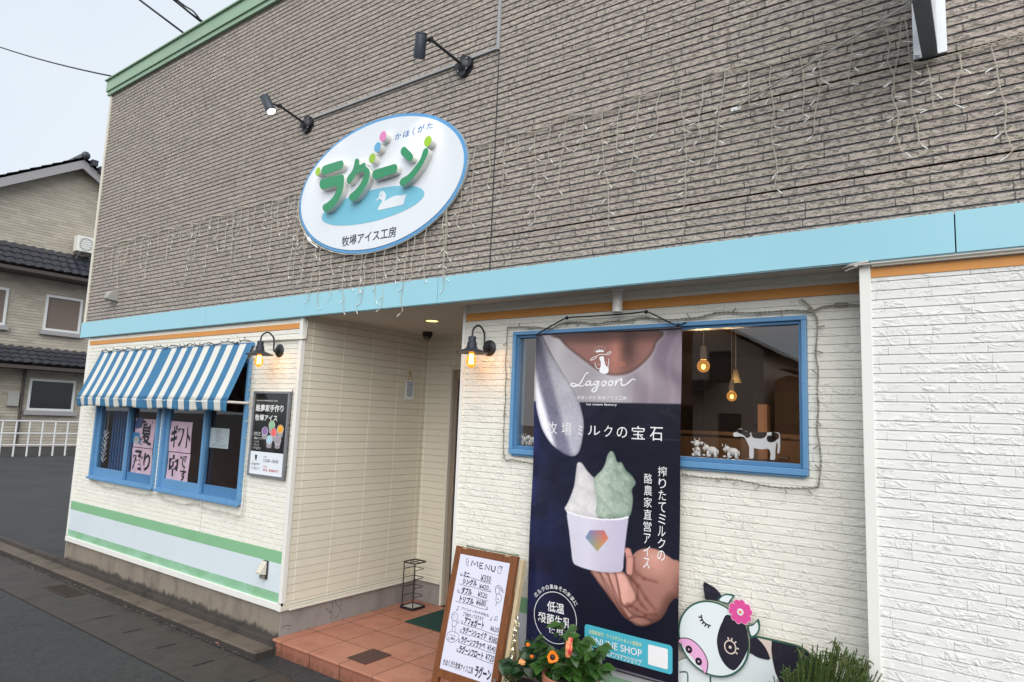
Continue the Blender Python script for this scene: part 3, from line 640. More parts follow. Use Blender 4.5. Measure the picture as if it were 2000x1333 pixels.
LET = [
 [[(0.184,3.459),(0.188,3.484),(0.217,3.498),(0.306,3.500),(0.399,3.499),(0.425,3.485),(0.434,3.459),(0.423,3.440),(0.401,3.431),(0.314,3.427),(0.239,3.423),(0.204,3.430)]],
 [[(0.172,3.357),(0.176,3.384),(0.206,3.396),(0.301,3.396),(0.397,3.393),(0.431,3.386),(0.448,3.367),(0.452,3.316),(0.444,3.263),(0.414,3.209),(0.360,3.163),(0.309,3.137),(0.267,3.133),(0.240,3.150),(0.228,3.175),(0.240,3.195),(0.274,3.202),(0.330,3.228),(0.361,3.261),(0.376,3.310),(0.303,3.311),(0.226,3.313),(0.197,3.320)]],
 [[(0.479,3.334),(0.489,3.361),(0.532,3.397),(0.548,3.439),(0.552,3.465),(0.567,3.476),(0.589,3.471),(0.602,3.455),(0.605,3.426),(0.632,3.426),(0.657,3.431),(0.670,3.419),(0.670,3.405),(0.686,3.390),(0.708,3.371),(0.723,3.337),(0.712,3.286),(0.685,3.246),(0.639,3.200),(0.591,3.171),(0.559,3.165),(0.528,3.179),(0.516,3.203),(0.530,3.222),(0.583,3.247),(0.633,3.287),(0.658,3.332),(0.659,3.362),(0.623,3.363),(0.582,3.361),(0.555,3.333),(0.525,3.307),(0.506,3.303),(0.488,3.314)]],
 [[(0.746,3.322),(0.750,3.343),(0.777,3.354),(0.865,3.356),(0.951,3.358),(0.978,3.351),(0.991,3.330),(0.987,3.307),(0.971,3.293),(0.889,3.287),(0.803,3.282),(0.774,3.286),(0.754,3.302)]],
 [[(1.012,3.430),(1.019,3.453),(1.041,3.461),(1.062,3.451),(1.092,3.423),(1.123,3.394),(1.134,3.368),(1.124,3.349),(1.104,3.347),(1.083,3.356),(1.050,3.385),(1.024,3.406)],
  [(1.222,3.396),(1.238,3.406),(1.260,3.401),(1.270,3.381),(1.258,3.348),(1.219,3.290),(1.170,3.243),(1.126,3.212),(1.071,3.190),(1.043,3.187),(1.022,3.205),(1.023,3.226),(1.044,3.243),(1.094,3.256),(1.147,3.292),(1.194,3.337),(1.210,3.366)]]]
LET = [LET[0] + LET[1]] + LET[2:]
for L_ in LET:
    mb = MB()
    for p in L_: mb.plate(cr_(p, 4, True), -.079, -.0355, 0, 1)
    mb.build('raised_letter', [M_LGR, M_LSD], sign, bev=.002)
for (c_, col) in (((0.150,3.462), (146, 188, 50)), ((0.741,3.441), (148, 188, 62)), ((0.788,3.511), (100, 164, 206)), ((0.835,3.579), (218, 128, 182)), ((1.264,3.446), (146, 188, 44))):
    mb = MB(); r_ = .0335 if c_[0] > .2 else .03
    mb.plate(ell(c_[0], c_[1], r_, r_ * 1.08, 28), -.084, -.0355, 0, 1)
    for q in (-.062, -.075): mb.plate(ell(c_[0], c_[1], r_ + .0012, r_ * 1.08 + .0012, 28), q - .003 + .006, q + .006, 1)
    mb.build('raised_disc', [pm('disc_%d' % col[0] + '_%d' % col[2], col, .4, .05, 8), M_LSD], sign)

# ---- striped awning
aw = thing('awning', 'blue and white striped canvas awning over the small sliding windows', 'awning', (-1.95, 0, 1.64))
AX0, AX1, AZ1, AZ0, AY = -3.307, -.594, 2.212, 1.742, -.20
def clothmat(name, rgb, rough=.8):
    m = NB(name); f = m.noise(3, 5, .6); c = lin(rgb); d = m.mr(m.noise(2.2, 6, .7, st=(3, 3, .6)), .5, .8)
    c = m.mix(m.ma('MULTIPLY', d, .2), m.mix(f, sc3(c, .93), sc3(c, 1.05)), sc3(c, .62)); m.col(c); m.rough(rough)
    m.norm(m.bump(m.ma('ADD', m.ma('MULTIPLY', m.noise(300, 2), .3), m.noise(12, 3)), .15, .004)); return m.m
M_CB, M_CW = clothmat('awning_blue', (54, 110, 148)), clothmat('awning_white', (206, 205, 198))
nstripe, sub, ny = 30, 4, 12
def awn(i, j):
    u = i / (nstripe * sub); v = j / ny; x = AX0 + (AX1 - AX0) * u
    sag = math.sin(math.pi * v) * (.012 + .006 * math.cos(u * 2 * math.pi * 4)) * (abs(math.sin(u * math.pi * 4)) * .7 + .3)
    return (x, -.02 + (AY + .02) * v + sag * .3, AZ1 + (AZ0 - AZ1) * v - sag)
def stripecol(i): s_ = i // sub; return (s_ % 15) % 2
t = MB()
for i in range(nstripe * sub):
    for j in range(ny): t.quad(awn(i, j), awn(i, j + 1), awn(i + 1, j + 1), awn(i + 1, j), stripecol(i))
can = t.build('canopy', [M_CB, M_CW], aw, smooth=True, weld=True); q = can.modifiers.new('solid', 'SOLIDIFY'); q.thickness = .003
t = MB(); nv = 5
def val(i, j):
    u = i / (nstripe * sub); v = j / nv; x = AX0 + (AX1 - AX0) * u; k_ = math.sin(u * 61) * .6 + math.sin(u * 23 + 1) * .5
    return (x, AY - .003 + v * (.012 + .012 * k_) , AZ0 - .001 - v * (.083 + .006 * math.sin(u * math.pi * 8 + 1.)))
for i in range(nstripe * sub):
    for j in range(nv): t.quad(val(i, j), val(i, j + 1), val(i + 1, j + 1), val(i + 1, j), stripecol(i))
va_ = t.build('valance', [M_CB, M_CW], aw, smooth=True, weld=True); q = va_.modifiers.new('solid', 'SOLIDIFY'); q.thickness = .003
M_PIPE = pm('white_pipe', (216, 214, 208), .4, .06, 10, dirt=.3)
for x in (AX0 + .01, AX1 - .008):
    t = MB(); t.tube([(x, AY + .01, AZ0 - .01), (x, -.002, AZ0 - .012)], .011, 10); t.box(x - .02, x + .02, -.006, -.0005, AZ0 - .05, AZ0 + .03); t.build('side_arm', M_PIPE, aw, smooth='auto')
t = MB(); t.tube([(AX0 + .01, AY + .008, AZ0 - .008), (AX1 - .01, AY + .008, AZ0 - .008)], .01, 10); t.build('front_bar', M_PIPE, aw, smooth=True)
t = MB(); t.box(AX0, AX1, -.022, -.004, AZ1 - .03, AZ1 + .002); t.build('head_rail', pm('awning_rail', (60, 118, 168), .5), aw)

# ---- framed poster beside the awning
M_ALU = pm('brushed_aluminium', (150, 152, 156), .35, .06, 6, metal=.6)
po = thing('framed_poster', 'aluminium framed black poster of ice cream cups with opening hours beneath', 'poster', (-.285, 0, 1.18))
PX0, PX1, PZ0, PZ1 = -.516, -.058, 1.18, 1.825
t = MB(); frame(t, PX0, PX1, PZ0, PZ1, -.03, -.002, .018); t.build('frame', M_ALU, po, bev=.002)
mp_ = NB('poster_black'); nf = mp_.noise(5, 4, .6); P = mp_.sep(); mp_.col(mp_.mix(nf, lin((20, 20, 22)), lin((46, 45, 42)))); mp_.rough(.12)
t = MB(); t.box(PX0 + .018, PX1 - .018, -.02, -.01, 1.366, PZ1 - .018); t.build('printed_sheet', mp_.m, po)
t = MB(); t.box(PX0 + .018, PX1 - .018, -.02, -.01, PZ0 + .018, 1.3655); t.build('printed_sheet', pm('poster_white', (222, 228, 234), .15, .02), po)
fp = lambda a, b: (a, -.0208, b)
M_PW, M_PK, M_PR = pm('print_white', (228, 230, 228), .4), pm('print_black', (26, 26, 28), .4), pm('print_red', (190, 50, 60), .4)
t = MB()
text(t, 'Farm-Fresh Handmade Ice Cream', bb([(-0.478,1.748),(-0.209,1.761)]), fp)
text(t, '酪農家手作り', bb([(-0.480,1.670),(-0.129,1.724)]), fp, bold=.02); text(t, '牧場アイス', bb([(-0.481,1.599),(-0.196,1.647)]), fp, bold=.02)
text(t, 'LINE UP', bb([(-0.480,1.495),(-0.395,1.512)]), fp); ln_ = [(-0.484,1.488),(-0.382,1.493)]; t.ribbon([ln_[0], (ln_[1][0], ln_[0][1])], .0022, fp)
text(t, '・農場のアイス', bb([(-0.480,1.456),(-0.372,1.474)]), fp); text(t, '・シェイク', bb([(-0.479,1.432),(-0.403,1.448)]), fp)
text(t, '・ドリンク', bb([(-0.479,1.407),(-0.404,1.425)]), fp); text(t, '・アイスギフト', bb([(-0.480,1.379),(-0.377,1.402)]), fp)
t.build('lettering', M_PW, po)
def script(mb, S, fn, w, wmod=True):
    for s_ in S:
        c_ = cr_(s_, 5); n = len(c_); mb.ribbon(c_, [w * (.55 + .45 * math.sin(math.pi * i / max(n - 1, 1)) + (.25 if i % 11 < 5 else 0)) for i in range(n)], fn)
SCRIPT = [[(2.363,1.953),(2.346,1.946),(2.331,1.922),(2.313,1.894),(2.294,1.881),(2.269,1.877),(2.254,1.882),(2.257,1.891),(2.272,1.893),(2.294,1.884),(2.320,1.878),(2.345,1.886)], [(2.377,1.905),(2.360,1.905),(2.350,1.894),(2.354,1.882),(2.370,1.888),(2.379,1.904),(2.376,1.888),(2.385,1.882),(2.396,1.892)],
 [(2.423,1.906),(2.407,1.902),(2.399,1.892),(2.407,1.884),(2.419,1.892),(2.429,1.905),(2.422,1.878),(2.411,1.854),(2.397,1.846),(2.388,1.855),(2.404,1.870),(2.433,1.885)], [(2.460,1.906),(2.447,1.897),(2.449,1.883),(2.462,1.882),(2.471,1.894),(2.466,1.905),(2.458,1.904),(2.478,1.899)],
 [(2.499,1.908),(2.487,1.899),(2.489,1.885),(2.503,1.883),(2.511,1.895),(2.506,1.907),(2.499,1.905),(2.521,1.901)], [(2.532,1.914),(2.528,1.899),(2.525,1.882),(2.536,1.902),(2.553,1.915),(2.563,1.914),(2.560,1.899),(2.564,1.886),(2.580,1.883),(2.603,1.898),(2.623,1.915),(2.643,1.911)]]
sxs = [p[0] for s_ in SCRIPT for p in s_]; szs = [p[1] for s_ in SCRIPT for p in s_]
def script_box(box):
    a0, a1, b0, b1 = min(sxs), max(sxs), min(szs), max(szs)
    return [[(box[0] + (p[0] - a0) / (a1 - a0) * (box[2] - box[0]), box[1] + (p[1] - b0) / (b1 - b0) * (box[3] - box[1])) for p in s_] for s_ in SCRIPT]
t = MB(); script(t, script_box(bb([(-0.488,1.252),(-0.359,1.294)])), fp, .0022)
text(t, 'OPEN', bb([(-0.329,1.327),(-0.290,1.337)]), fp); text(t, '12:00~18:00', bb([(-0.326,1.292),(-0.142,1.316)]), fp, bold=.004)
text(t, 'かほくがた牧場アイス工房', bb([(-0.476,1.234),(-0.369,1.247)]), fp); text(t, 'Ice cream factory', bb([(-0.459,1.223),(-0.392,1.231)]), fp)
ch = (-0.427,1.314)
t.plate(ell(ch[0], ch[1] + .012, .012, .014, 16), -.0208, -.0202); t.plate([(ch[0] - .02, ch[1] + .022), (ch[0] - .008, ch[1] + .026), (ch[0] - .01, ch[1] + .016)], -.0208, -.0202); t.plate([(ch[0] + .02, ch[1] + .022), (ch[0] + .01, ch[1] + .016), (ch[0] + .008, ch[1] + .026)], -.0208, -.0202)
t.plate([(ch[0] - .012, ch[1] + .012), (ch[0] - .002, ch[1] + .012), (ch[0] - .004, ch[1] - .018), (ch[0] - .01, ch[1] - .014)], -.0211, -.0209); t.plate([(ch[0] + .003, ch[1] + .012), (ch[0] + .012, ch[1] + .012), (ch[0] + .01, ch[1] - .014), (ch[0] + .004, ch[1] - .018)], -.0211, -.0209)
t.build('lettering', M_PK, po)
t = MB(); text(t, 'CLOSED', bb([(-0.329,1.253),(-0.275,1.265)]), fp); text(t, '水曜日、第2第4木曜日', bb([(-0.327,1.224),(-0.132,1.244)]), fp, bold=.015); t.build('lettering', M_PR, po)
pl_ = [(-0.244,1.476),(-0.393,1.469)]
t = MB(); t.plate(ell(pl_[0][0] - .005, pl_[0][1] - .005, .105, .1, 40), -.0204, -.0201); t.build('printed_plate', pm('print_tray', (38, 36, 36), .3, .2, 20), po)
for (c_, col) in (((-0.257,1.570), (132, 178, 138)), ((-0.340,1.522), (136, 106, 158)), ((-0.148,1.543), (236, 160, 50)), ((-0.226,1.515), (224, 98, 96)), ((-0.274,1.460), (164, 196, 212)), ((-0.169,1.461), (150, 140, 150))):
    x, z = c_; t = MB(); cm = pm('print_scoop_%d' % (col[0] + col[2]), col, .4, .3, 40)
    t.plate([(x - .037, z - .005), (x + .037, z - .005), (x + .03, z - .055), (x + .015, z - .062), (x - .015, z - .062), (x - .03, z - .055)], -.0207, -.0205, 1)
    t.plate(ell(x, z, .04, .034, 24), -.021, -.0207, 2); t.plate(ell(x, z + .002, .034, .03, 24), -.0213, -.021); t.plate(ell(x - .004, z + .006, .018, .015, 18), -.0216, -.0213); t.ribbon(cr_([(x - .02, z), (x, z + .016), (x + .016, z + .004), (x + .004, z - .01), (x - .006, z + .002)], 4), .004, lambda a, b: (a, -.0218, b), 3)
    t.build('printed_cup', [cm, pm('print_cup', (150, 146, 150), .4, .3, 30), pm('print_rim', (196, 196, 196), .4, .1, 30), pm('print_swirl_%d' % (col[0] + col[2]), tuple(min(255, int(v * 1.12) + 14) for v in col), .4)], po)

# ================================================================ the hanging banner (a printed sheet)
BX0, BX1, BZ0, BZ1 = 2.003, 2.888, .452, 2.175
def by(x, z):
    u = (x - BX0) / (BX1 - BX0); v = (z - BZ0) / (BZ1 - BZ0)
    return .15 + .006 * math.sin(u * 5 + v * 3) + .004 * math.sin(v * 13 + u * 2) - .012 * math.exp(-((u - .04) / .05) ** 2) * math.sin(v * 9) * .5
NX, NZ = 230, 440
gx = np.linspace(BX0, BX1, NX); gz = np.linspace(BZ0, BZ1, NZ); X, Z = np.meshgrid(gx, gz)
px = (BX1 - BX0) / NX
rng = np.random.default_rng(3)
def smooth_noise(n, seed):
    r_ = np.random.default_rng(seed).random((n * 2 + 2, n + 2)); u = (X - BX0) / (BX1 - BX0) * n; v = (Z - BZ0) / (BZ1 - BZ0) * n * 2
    i, j = np.floor(v).astype(int), np.floor(u).astype(int); fv, fu = v - i, u - j; fv = fv * fv * (3 - 2 * fv); fu = fu * fu * (3 - 2 * fu)
    return (r_[i, j] * (1 - fu) + r_[i, j + 1] * fu) * (1 - fv) + (r_[i + 1, j] * (1 - fu) + r_[i + 1, j + 1] * fu) * fv
def sd(poly):
    """signed distance to a closed outline, negative inside"""
    d = np.full(X.shape, 1e9); s = np.zeros(X.shape, bool); n = len(poly)
    for i in range(n):
        ax, az = poly[i]; bx_, bz_ = poly[(i + 1) % n]; ex, ez = bx_ - ax, bz_ - az; L = ex * ex + ez * ez + 1e-12
        t_ = np.clip(((X - ax) * ex + (Z - az) * ez) / L, 0, 1); d = np.minimum(d, (X - ax - t_ * ex) ** 2 + (Z - az - t_ * ez) ** 2)
        c_ = (az > Z) != (bz_ > Z); s ^= c_ & (X < ex * (Z - az) / (ez if abs(ez) > 1e-12 else 1e-12) + ax)
    return np.where(s, -1, 1) * np.sqrt(d)
def ss(a, b, v): t_ = np.clip((v - a) / (b - a), 0, 1); return t_ * t_ * (3 - 2 * t_)
IMG = np.zeros(X.shape + (3,))
def lay(mask, col):
    global IMG
    col = np.array(col, float); IMG = IMG * (1 - mask[..., None]) + col * mask[..., None]
def shp(pts, soft=1.0, k=5): d_ = sd(cr_(pts, k, True)); return ss(px * soft, -px * soft, d_), d_
U, V = (X - BX0) / (BX1 - BX0), (Z - BZ0) / (BZ1 - BZ0)
n1, n2 = smooth_noise(5, 1), smooth_noise(12, 2); n3 = smooth_noise(110, 5)
IMG[:] = np.array([17, 18, 31]) + (n1 * 9)[..., None] * np.array([.8, .8, 1.2]) + ((1 - U) ** 3 * 30 * (.4 + n2 * .9))[..., None] * np.array([.45, .55, 1.3])
# shirt of the person in the print, apron below
ap = [(2.018,1.790),(2.884,1.803)]
za = ap[0][1]
shirt = ss(-.006, .006, Z - za)
fold = .5 + .5 * np.sin((X - 2.2) * 26 + (Z - 1.8) * 9 + n1 * 5); fold2 = ss(.55, .95, U)
fv = ss(.35, 1., np.sin((X - 2.62) * 60 - (Z - 1.9) * 6 + n1 * 4)) * ss(.5, .8, U); sh = np.stack([178 - 36 * fold2 - 22 * fold + 9 * fv, 173 - 44 * fold2 - 24 * fold + 7 * fv, 176 - 38 * fold2 - 20 * fold + 8 * fv], -1); sh = sh * (1 - .35 * ss(2.12, 2.178, Z) * U)[..., None]
IMG = IMG * (1 - shirt[..., None]) + sh * shirt[..., None]
skin = [(2.140,2.176),(2.168,2.146),(2.203,2.110),(2.250,2.074),(2.302,2.039),(2.354,2.005),(2.405,1.971),(2.454,1.947),(2.503,1.936),(2.550,1.936),(2.602,1.947),(2.653,1.975),(2.698,2.014),(2.731,2.055),(2.747,2.101),(2.749,2.175)]
m_, d_ = shp(skin, 3., 4)
sk_ = np.stack([150 - 20 * n1, 104 - 14 * n1, 94 - 10 * n1], -1)
thr = (2.524,2.050); g_ = np.exp(-((X - thr[0]) / .035) ** 2 - ((Z - thr[1]) / .1) ** 2)
sk_ = sk_ * (1 - .42 * np.exp(-((X - thr[0] - .07) / .05) ** 2 - ((Z - thr[1] - .03) / .1) ** 2))[..., None] + g_[..., None] * np.array([34, 18, 12])
topz = (2.499,2.108)[1]; sk_ = sk_ * (1 - .38 * ss(topz - .02, topz + .05, Z))[..., None]  # darker top: a reflection band painted into the print colours
sk_ *= (1 - .4 * ss(.02, .0, -d_))[..., None]
IMG = IMG * (1 - m_[..., None]) + sk_ * m_[..., None]
hem = np.exp(-((d_ - .006) / .007) ** 2); lay(hem * .22 * (Z > thr[1] - .15) , (214, 204, 214))
nk = [(2.552,1.998),(2.569,1.998)]
for q in nk: lay(np.exp(-(((X - q[0]) ** 2 + (Z - q[1]) ** 2) ** .5 - .009) ** 2 / .003 ** 2) * .7, (186, 116, 92))
# big spoon
spoon = [(2.004,2.179),(2.048,2.173),(2.070,2.138),(2.110,2.073),(2.160,2.003),(2.208,1.940),(2.256,1.878),(2.296,1.817),(2.324,1.746),(2.340,1.676),(2.335,1.610),(2.323,1.550),(2.306,1.512),(2.281,1.495),(2.243,1.494),(2.197,1.510),(2.143,1.541),(2.102,1.578),(2.062,1.632),(2.036,1.700),(2.019,1.768),(2.010,1.872),(2.006,1.988),(2.004,2.105)]
m_, d_ = shp(spoon, .8, 3)
t1 = ss(.0, .12, -d_)
ex = (X - spoon[0][0]); ez = (spoon[0][1] - Z); ws = ex - .34 * ez
sp = np.stack([172 + 0 * X, 170 + 0 * X, 178 + 0 * X], -1); band = ss(-.09, -.04, ws) * (1 - ss(-.0, .05, ws))
sp = sp + (70 * ss(-.20, -.10, ws) * (1 - ss(-.09, -.05, ws)))[..., None] - (62 * band)[..., None] * np.array([1, 1, .86]) + ((n2 - .5) * 16)[..., None] + ((n3 - .5) * 16)[..., None]
sp += (ss(.25, .6, ez) * 14)[..., None] * np.array([.9, .9, 1.25]); sp *= (1 - .16 * ss(.02, .0, -d_))[..., None]; sp -= (58 * ss(.25, .0, ez))[..., None]
IMG = IMG * (1 - m_[..., None]) + np.clip(sp, 0, 255) * m_[..., None]
# hand holding the cup
def cap(p, q, r0, r1):
    ax, az = p; bx_, bz_ = q; ex_, ez_ = bx_ - ax, bz_ - az; L = ex_ * ex_ + ez_ * ez_
    t_ = np.clip(((X - ax) * ex_ + (Z - az) * ez_) / L, 0, 1); r_ = r0 + (r1 - r0) * t_
    return np.sqrt((X - ax - t_ * ex_) ** 2 + (Z - az - t_ * ez_) ** 2) / r_, t_, ((X - ax) * -ez_ + (Z - az) * ex_) / math.sqrt(L) / r_
hand = [(2.644,1.014),(2.665,1.042),(2.700,1.060),(2.739,1.068),(2.778,1.065),(2.816,1.049),(2.854,1.031),(2.893,1.013),(2.896,0.872),(2.865,0.847),(2.840,0.815),(2.824,0.778),(2.796,0.738),(2.754,0.710),(2.715,0.690),(2.681,0.685),(2.649,0.704),(2.621,0.703),(2.593,0.718),(2.570,0.746),(2.538,0.781),(2.506,0.820),(2.468,0.850),(2.436,0.870),(2.408,0.890),(2.403,0.907),(2.472,0.909),(2.535,0.917),(2.581,0.930),(2.617,0.915),(2.645,0.960)]
m_, d_ = shp(hand, 1., 4)
m_hand = m_
hc = (2.765,0.979)
lum = .78 + .2 * np.exp(-((X - hc[0]) / .09) ** 2 - ((Z - hc[1] - .03) / .08) ** 2) - .3 * ss(.06, .0, -d_) * ss(hc[1] + .02, hc[1] - .12, Z)
lum = np.clip(lum, .05, 2); base = np.stack([204 * lum, 150 * lum ** 1.15, 136 * lum ** 1.2], -1); IMG = IMG * (1 - m_[..., None]) + base * m_[..., None]
def finger(pts, br, w_=.014):
    m_, d_ = shp(pts, .9, 4); cx_ = sum(p[0] for p in pts) / len(pts)
    l_ = br * (.66 + .36 * ss(0, w_, -d_) - 1.6 * np.clip(X - cx_, -.05, .05)) + (n2 - .5) * .07
    col = np.stack([210 * l_, 156 * l_ ** 1.15, 143 * l_ ** 1.2], -1)
    globals()['IMG'] = IMG * (1 - m_[..., None]) + col * m_[..., None]
finger([(2.403,0.907),(2.462,0.904),(2.495,0.859),(2.522,0.805),(2.541,0.768),(2.523,0.778),(2.485,0.818),(2.441,0.859)], .74)
finger([(2.457,0.905),(2.506,0.907),(2.532,0.856),(2.557,0.795),(2.593,0.737),(2.621,0.703),(2.593,0.714),(2.554,0.752),(2.506,0.813)], .82)
finger([(2.504,0.911),(2.554,0.913),(2.569,0.867),(2.579,0.815),(2.612,0.763),(2.653,0.730),(2.687,0.699),(2.672,0.683),(2.637,0.697),(2.593,0.733),(2.550,0.792),(2.524,0.850)], .9)
finger([(2.548,0.916),(2.582,0.932),(2.611,0.921),(2.640,0.884),(2.669,0.840),(2.673,0.807),(2.648,0.779),(2.620,0.766),(2.592,0.762),(2.575,0.783),(2.566,0.831),(2.555,0.878)], 1.02, .02)
finger([(2.621,0.703),(2.653,0.730),(2.700,0.734),(2.739,0.727),(2.754,0.711),(2.715,0.690),(2.681,0.685),(2.650,0.694)], .72)
for ln_ in ([(2.460,0.902),(2.505,0.847),(2.554,0.775),(2.606,0.712)], [(2.505,0.907),(2.542,0.835),(2.585,0.762),(2.632,0.699)], [(2.550,0.913),(2.566,0.857),(2.579,0.797),(2.602,0.761),(2.648,0.773)], [(2.621,0.703),(2.671,0.724),(2.720,0.736)], [(2.645,0.960),(2.627,0.917),(2.668,0.875),(2.679,0.807)]):
    c_ = cr_(ln_, 4)
    dd_ = np.full(X.shape, 1e9)
    for p, q in zip(c_[:-1], c_[1:]): e, _, _ = cap(p, q, .0045, .0045); dd_ = np.minimum(dd_, e)
    lay(np.exp(-dd_ * dd_) * .5 * m_hand, (84, 42, 36))
q_ = (2.608,0.865); lay(np.exp(-((X - q_[0]) / .013) ** 2 - ((Z - q_[1]) / .03) ** 2) * .4, (236, 186, 172))
q_ = (2.610,0.789); lay(np.exp(-((X - q_[0]) / .013) ** 2 - ((Z - q_[1]) / .011) ** 2) * .4, (232, 176, 160))
q_ = (2.754,1.030); lay(np.exp(-((X - q_[0]) / .035) ** 2 - ((Z - q_[1]) / .02) ** 2) * .3 * m_hand, (226, 178, 160))
cre = [(2.638,0.905),(2.678,0.877),(2.720,0.823),(2.767,0.780),(2.620,0.778),(2.670,0.761),(2.719,0.744),(2.777,0.760),(2.657,0.944),(2.707,0.917),(2.775,0.911),(2.669,0.822),(2.699,0.788),(2.724,0.771)]
for i0, i1 in ((0, 4), (4, 8), (8, 11), (11, 14)):
    for p, q in zip(cre[i0:i1 - 1], cre[i0 + 1:i1]):
        e, _, _ = cap(p, q, .008, .008); lay(np.exp(-e * e * .8) * .4 * m_hand, (96, 50, 42))
th = [(2.618,1.035),(2.630,0.994),(2.627,0.938)]
e, t_, sd_ = cap(th[0], th[1], .018, .022); l_ = 1 - .28 * ss(.55, 1.05, e); lay3 = lambda mk, l_: globals().__setitem__('IMG', IMG * (1 - mk[..., None]) + np.stack([204 * l_, 146 * l_, 134 * l_], -1) * mk[..., None]); lay3(ss(1.05, .92, e), l_); e, t_, sd_ = cap(th[1], th[2], .022, .019); lay3(ss(1.05, .9, e), 1 - .28 * ss(.55, 1.05, e))
na = (2.607,1.039); lay(ss(1.1, .8, np.hypot((X - na[0]) / .013, (Z - na[1]) / .016)) * .5, (214, 142, 136))
e, _, _ = cap((2.653,1.010), (2.653,0.957), .006, .006); lay(np.exp(-e * e) * .5, (92, 48, 42))
# soft ice in a paper cup
def soft(pts, c0, c1, seed, lit):
    m_, d_ = shp(pts, .9, 4); n_ = smooth_noise(30, seed); f_ = smooth_noise(90, seed + 1)
    cx_ = sum(p[0] for p in pts) / len(pts); w_ = max(p[0] for p in pts) - min(p[0] for p in pts)
    l_ = np.clip(.5 + lit * (X - cx_) / w_ + .25 * ss(0, .03, -d_) + (n_ - .5) * .22 + (f_ - .5) * .2, 0, 1)
    swl = .5 + .5 * np.sin((Z * 1.0 + (X - cx_) * .55) * 62 + n_ * 2); l_ = np.clip(l_ - .12 * ss(.72, 1., swl) * ss(.008, .03, -d_), 0, 1)
    lay2 = np.array(c0) * (1 - l_[..., None]) + np.array(c1) * l_[..., None]
    globals()['IMG'] = IMG * (1 - m_[..., None]) + lay2 * m_[..., None]
soft([(2.228,1.209),(2.243,1.233),(2.265,1.281),(2.284,1.336),(2.293,1.405),(2.300,1.455),(2.316,1.463),(2.333,1.456),(2.360,1.425),(2.392,1.397),(2.408,1.380),(2.428,1.301),(2.449,1.209),(2.433,1.181),(2.356,1.179),(2.288,1.183),(2.242,1.194)], (168, 164, 168), (232, 229, 229), 11, -.25)
soft([(2.406,1.380),(2.427,1.406),(2.455,1.434),(2.474,1.467),(2.488,1.513),(2.508,1.535),(2.527,1.522),(2.546,1.480),(2.570,1.480),(2.595,1.442),(2.623,1.421),(2.651,1.381),(2.631,1.346),(2.637,1.294),(2.627,1.224),(2.602,1.202),(2.529,1.189),(2.446,1.184),(2.424,1.206),(2.427,1.258),(2.416,1.319)], (86, 106, 94), (190, 203, 188), 21, -.5)
cup = [(2.244,1.194),(2.300,1.184),(2.367,1.180),(2.433,1.179),(2.508,1.184),(2.571,1.195),(2.612,1.208),(2.607,1.135),(2.600,1.061),(2.594,0.988),(2.589,0.937),(2.551,0.921),(2.499,0.912),(2.440,0.908),(2.380,0.909),(2.325,0.916),(2.292,0.931),(2.278,0.998),(2.262,1.091)]
m_, d_ = shp(cup, .8, 3)
cxr = ss(min(p[0] for p in cup), max(p[0] for p in cup), X); cl = np.stack([224 - 34 * cxr - 14 * (1 - ss(0, .35, cxr)), 220 - 36 * cxr - 14 * (1 - ss(0, .35, cxr)), 232 - 28 * cxr - 12 * (1 - ss(0, .35, cxr))], -1)
IMG = IMG * (1 - m_[..., None]) + cl * m_[..., None]
rim = [(2.244,1.191),(2.300,1.181),(2.367,1.176),(2.433,1.175),(2.508,1.180),(2.571,1.191),(2.612,1.204)]
for p, q in zip(rim[:-1], rim[1:]): e, _, _ = cap(p, q, .0045, .0045); lay(ss(1.2, .7, e), (238, 236, 240))
gem = [(2.365,1.070),(2.391,1.112),(2.478,1.122),(2.503,1.084),(2.440,1.009)]
d_ = sd(gem); gu = (X - gem[0][0]) / (gem[3][0] - gem[0][0]); gv_ = (Z - gem[4][1]) / (gem[1][1] - gem[4][1])
gc = np.stack([110 + 110 * gu, 130 - 20 * gu + 40 * (1 - gv_), 190 - 100 * gu - 30 * (1 - gv_)], -1); mk = ss(px * .6, -px * .6, d_); IMG = IMG * (1 - mk[..., None]) + gc * mk[..., None]
# a few creases and scuffs of the sheet itself
cz_ = (2.510,1.621)[1]; lay(np.exp(-((Z - cz_ + .02 * (U - .4)) / .0022) ** 2) * .22 * ss(.3, .5, U), (150, 150, 170))
sc_ = np.random.default_rng(9)
for i in range(26):
    a, c_ = sc_.uniform(BX0, BX1), sc_.uniform(BZ0, BZ1); lay(np.exp(-((X - a) / .0018) ** 2 - ((Z - c_) / .006) ** 2) * .3, (170, 170, 185))
def to_lin(a): a = np.clip(a, 0, 255) / 255; return np.where(a <= .04045, a / 12.92, ((a + .055) / 1.055) ** 2.4)
bn = thing('banner', 'tall dark hanging banner printed with a hand holding a cup of soft ice cream', 'banner', (2.445, .15, .44))
vs = [(gx[i], by(gx[i], gz[j]), gz[j]) for j in range(NZ) for i in range(NX)]
t = MB(); t.add(vs, [(j * NX + i, j * NX + i + 1, (j + 1) * NX + i + 1, (j + 1) * NX + i) for j in range(NZ - 1) for i in range(NX - 1)])
mbn = NB('printed_banner'); at = mbn.n('ShaderNodeAttribute'); at.attribute_name = 'print'; mbn.l(at.outputs['Color'], mbn.b.inputs['Base Color'])
mbn.rough(.3); mbn.norm(mbn.bump(mbn.noise(7, 3), .25, .02)); mbn.b.inputs['Specular IOR Level'].default_value = .5
sheet = t.build('printed_sheet', mbn.m, bn, smooth=True)
ca = sheet.data.color_attributes.new('print', 'FLOAT_COLOR', 'POINT'); rgba = np.ones((NX * NZ, 4), np.float32); rgba[:, :3] = to_lin(IMG).reshape(-1, 3); ca.data.foreach_set('color', rgba.ravel())
fb = lambda a, b: (a, by(a, b) - .0012, b)
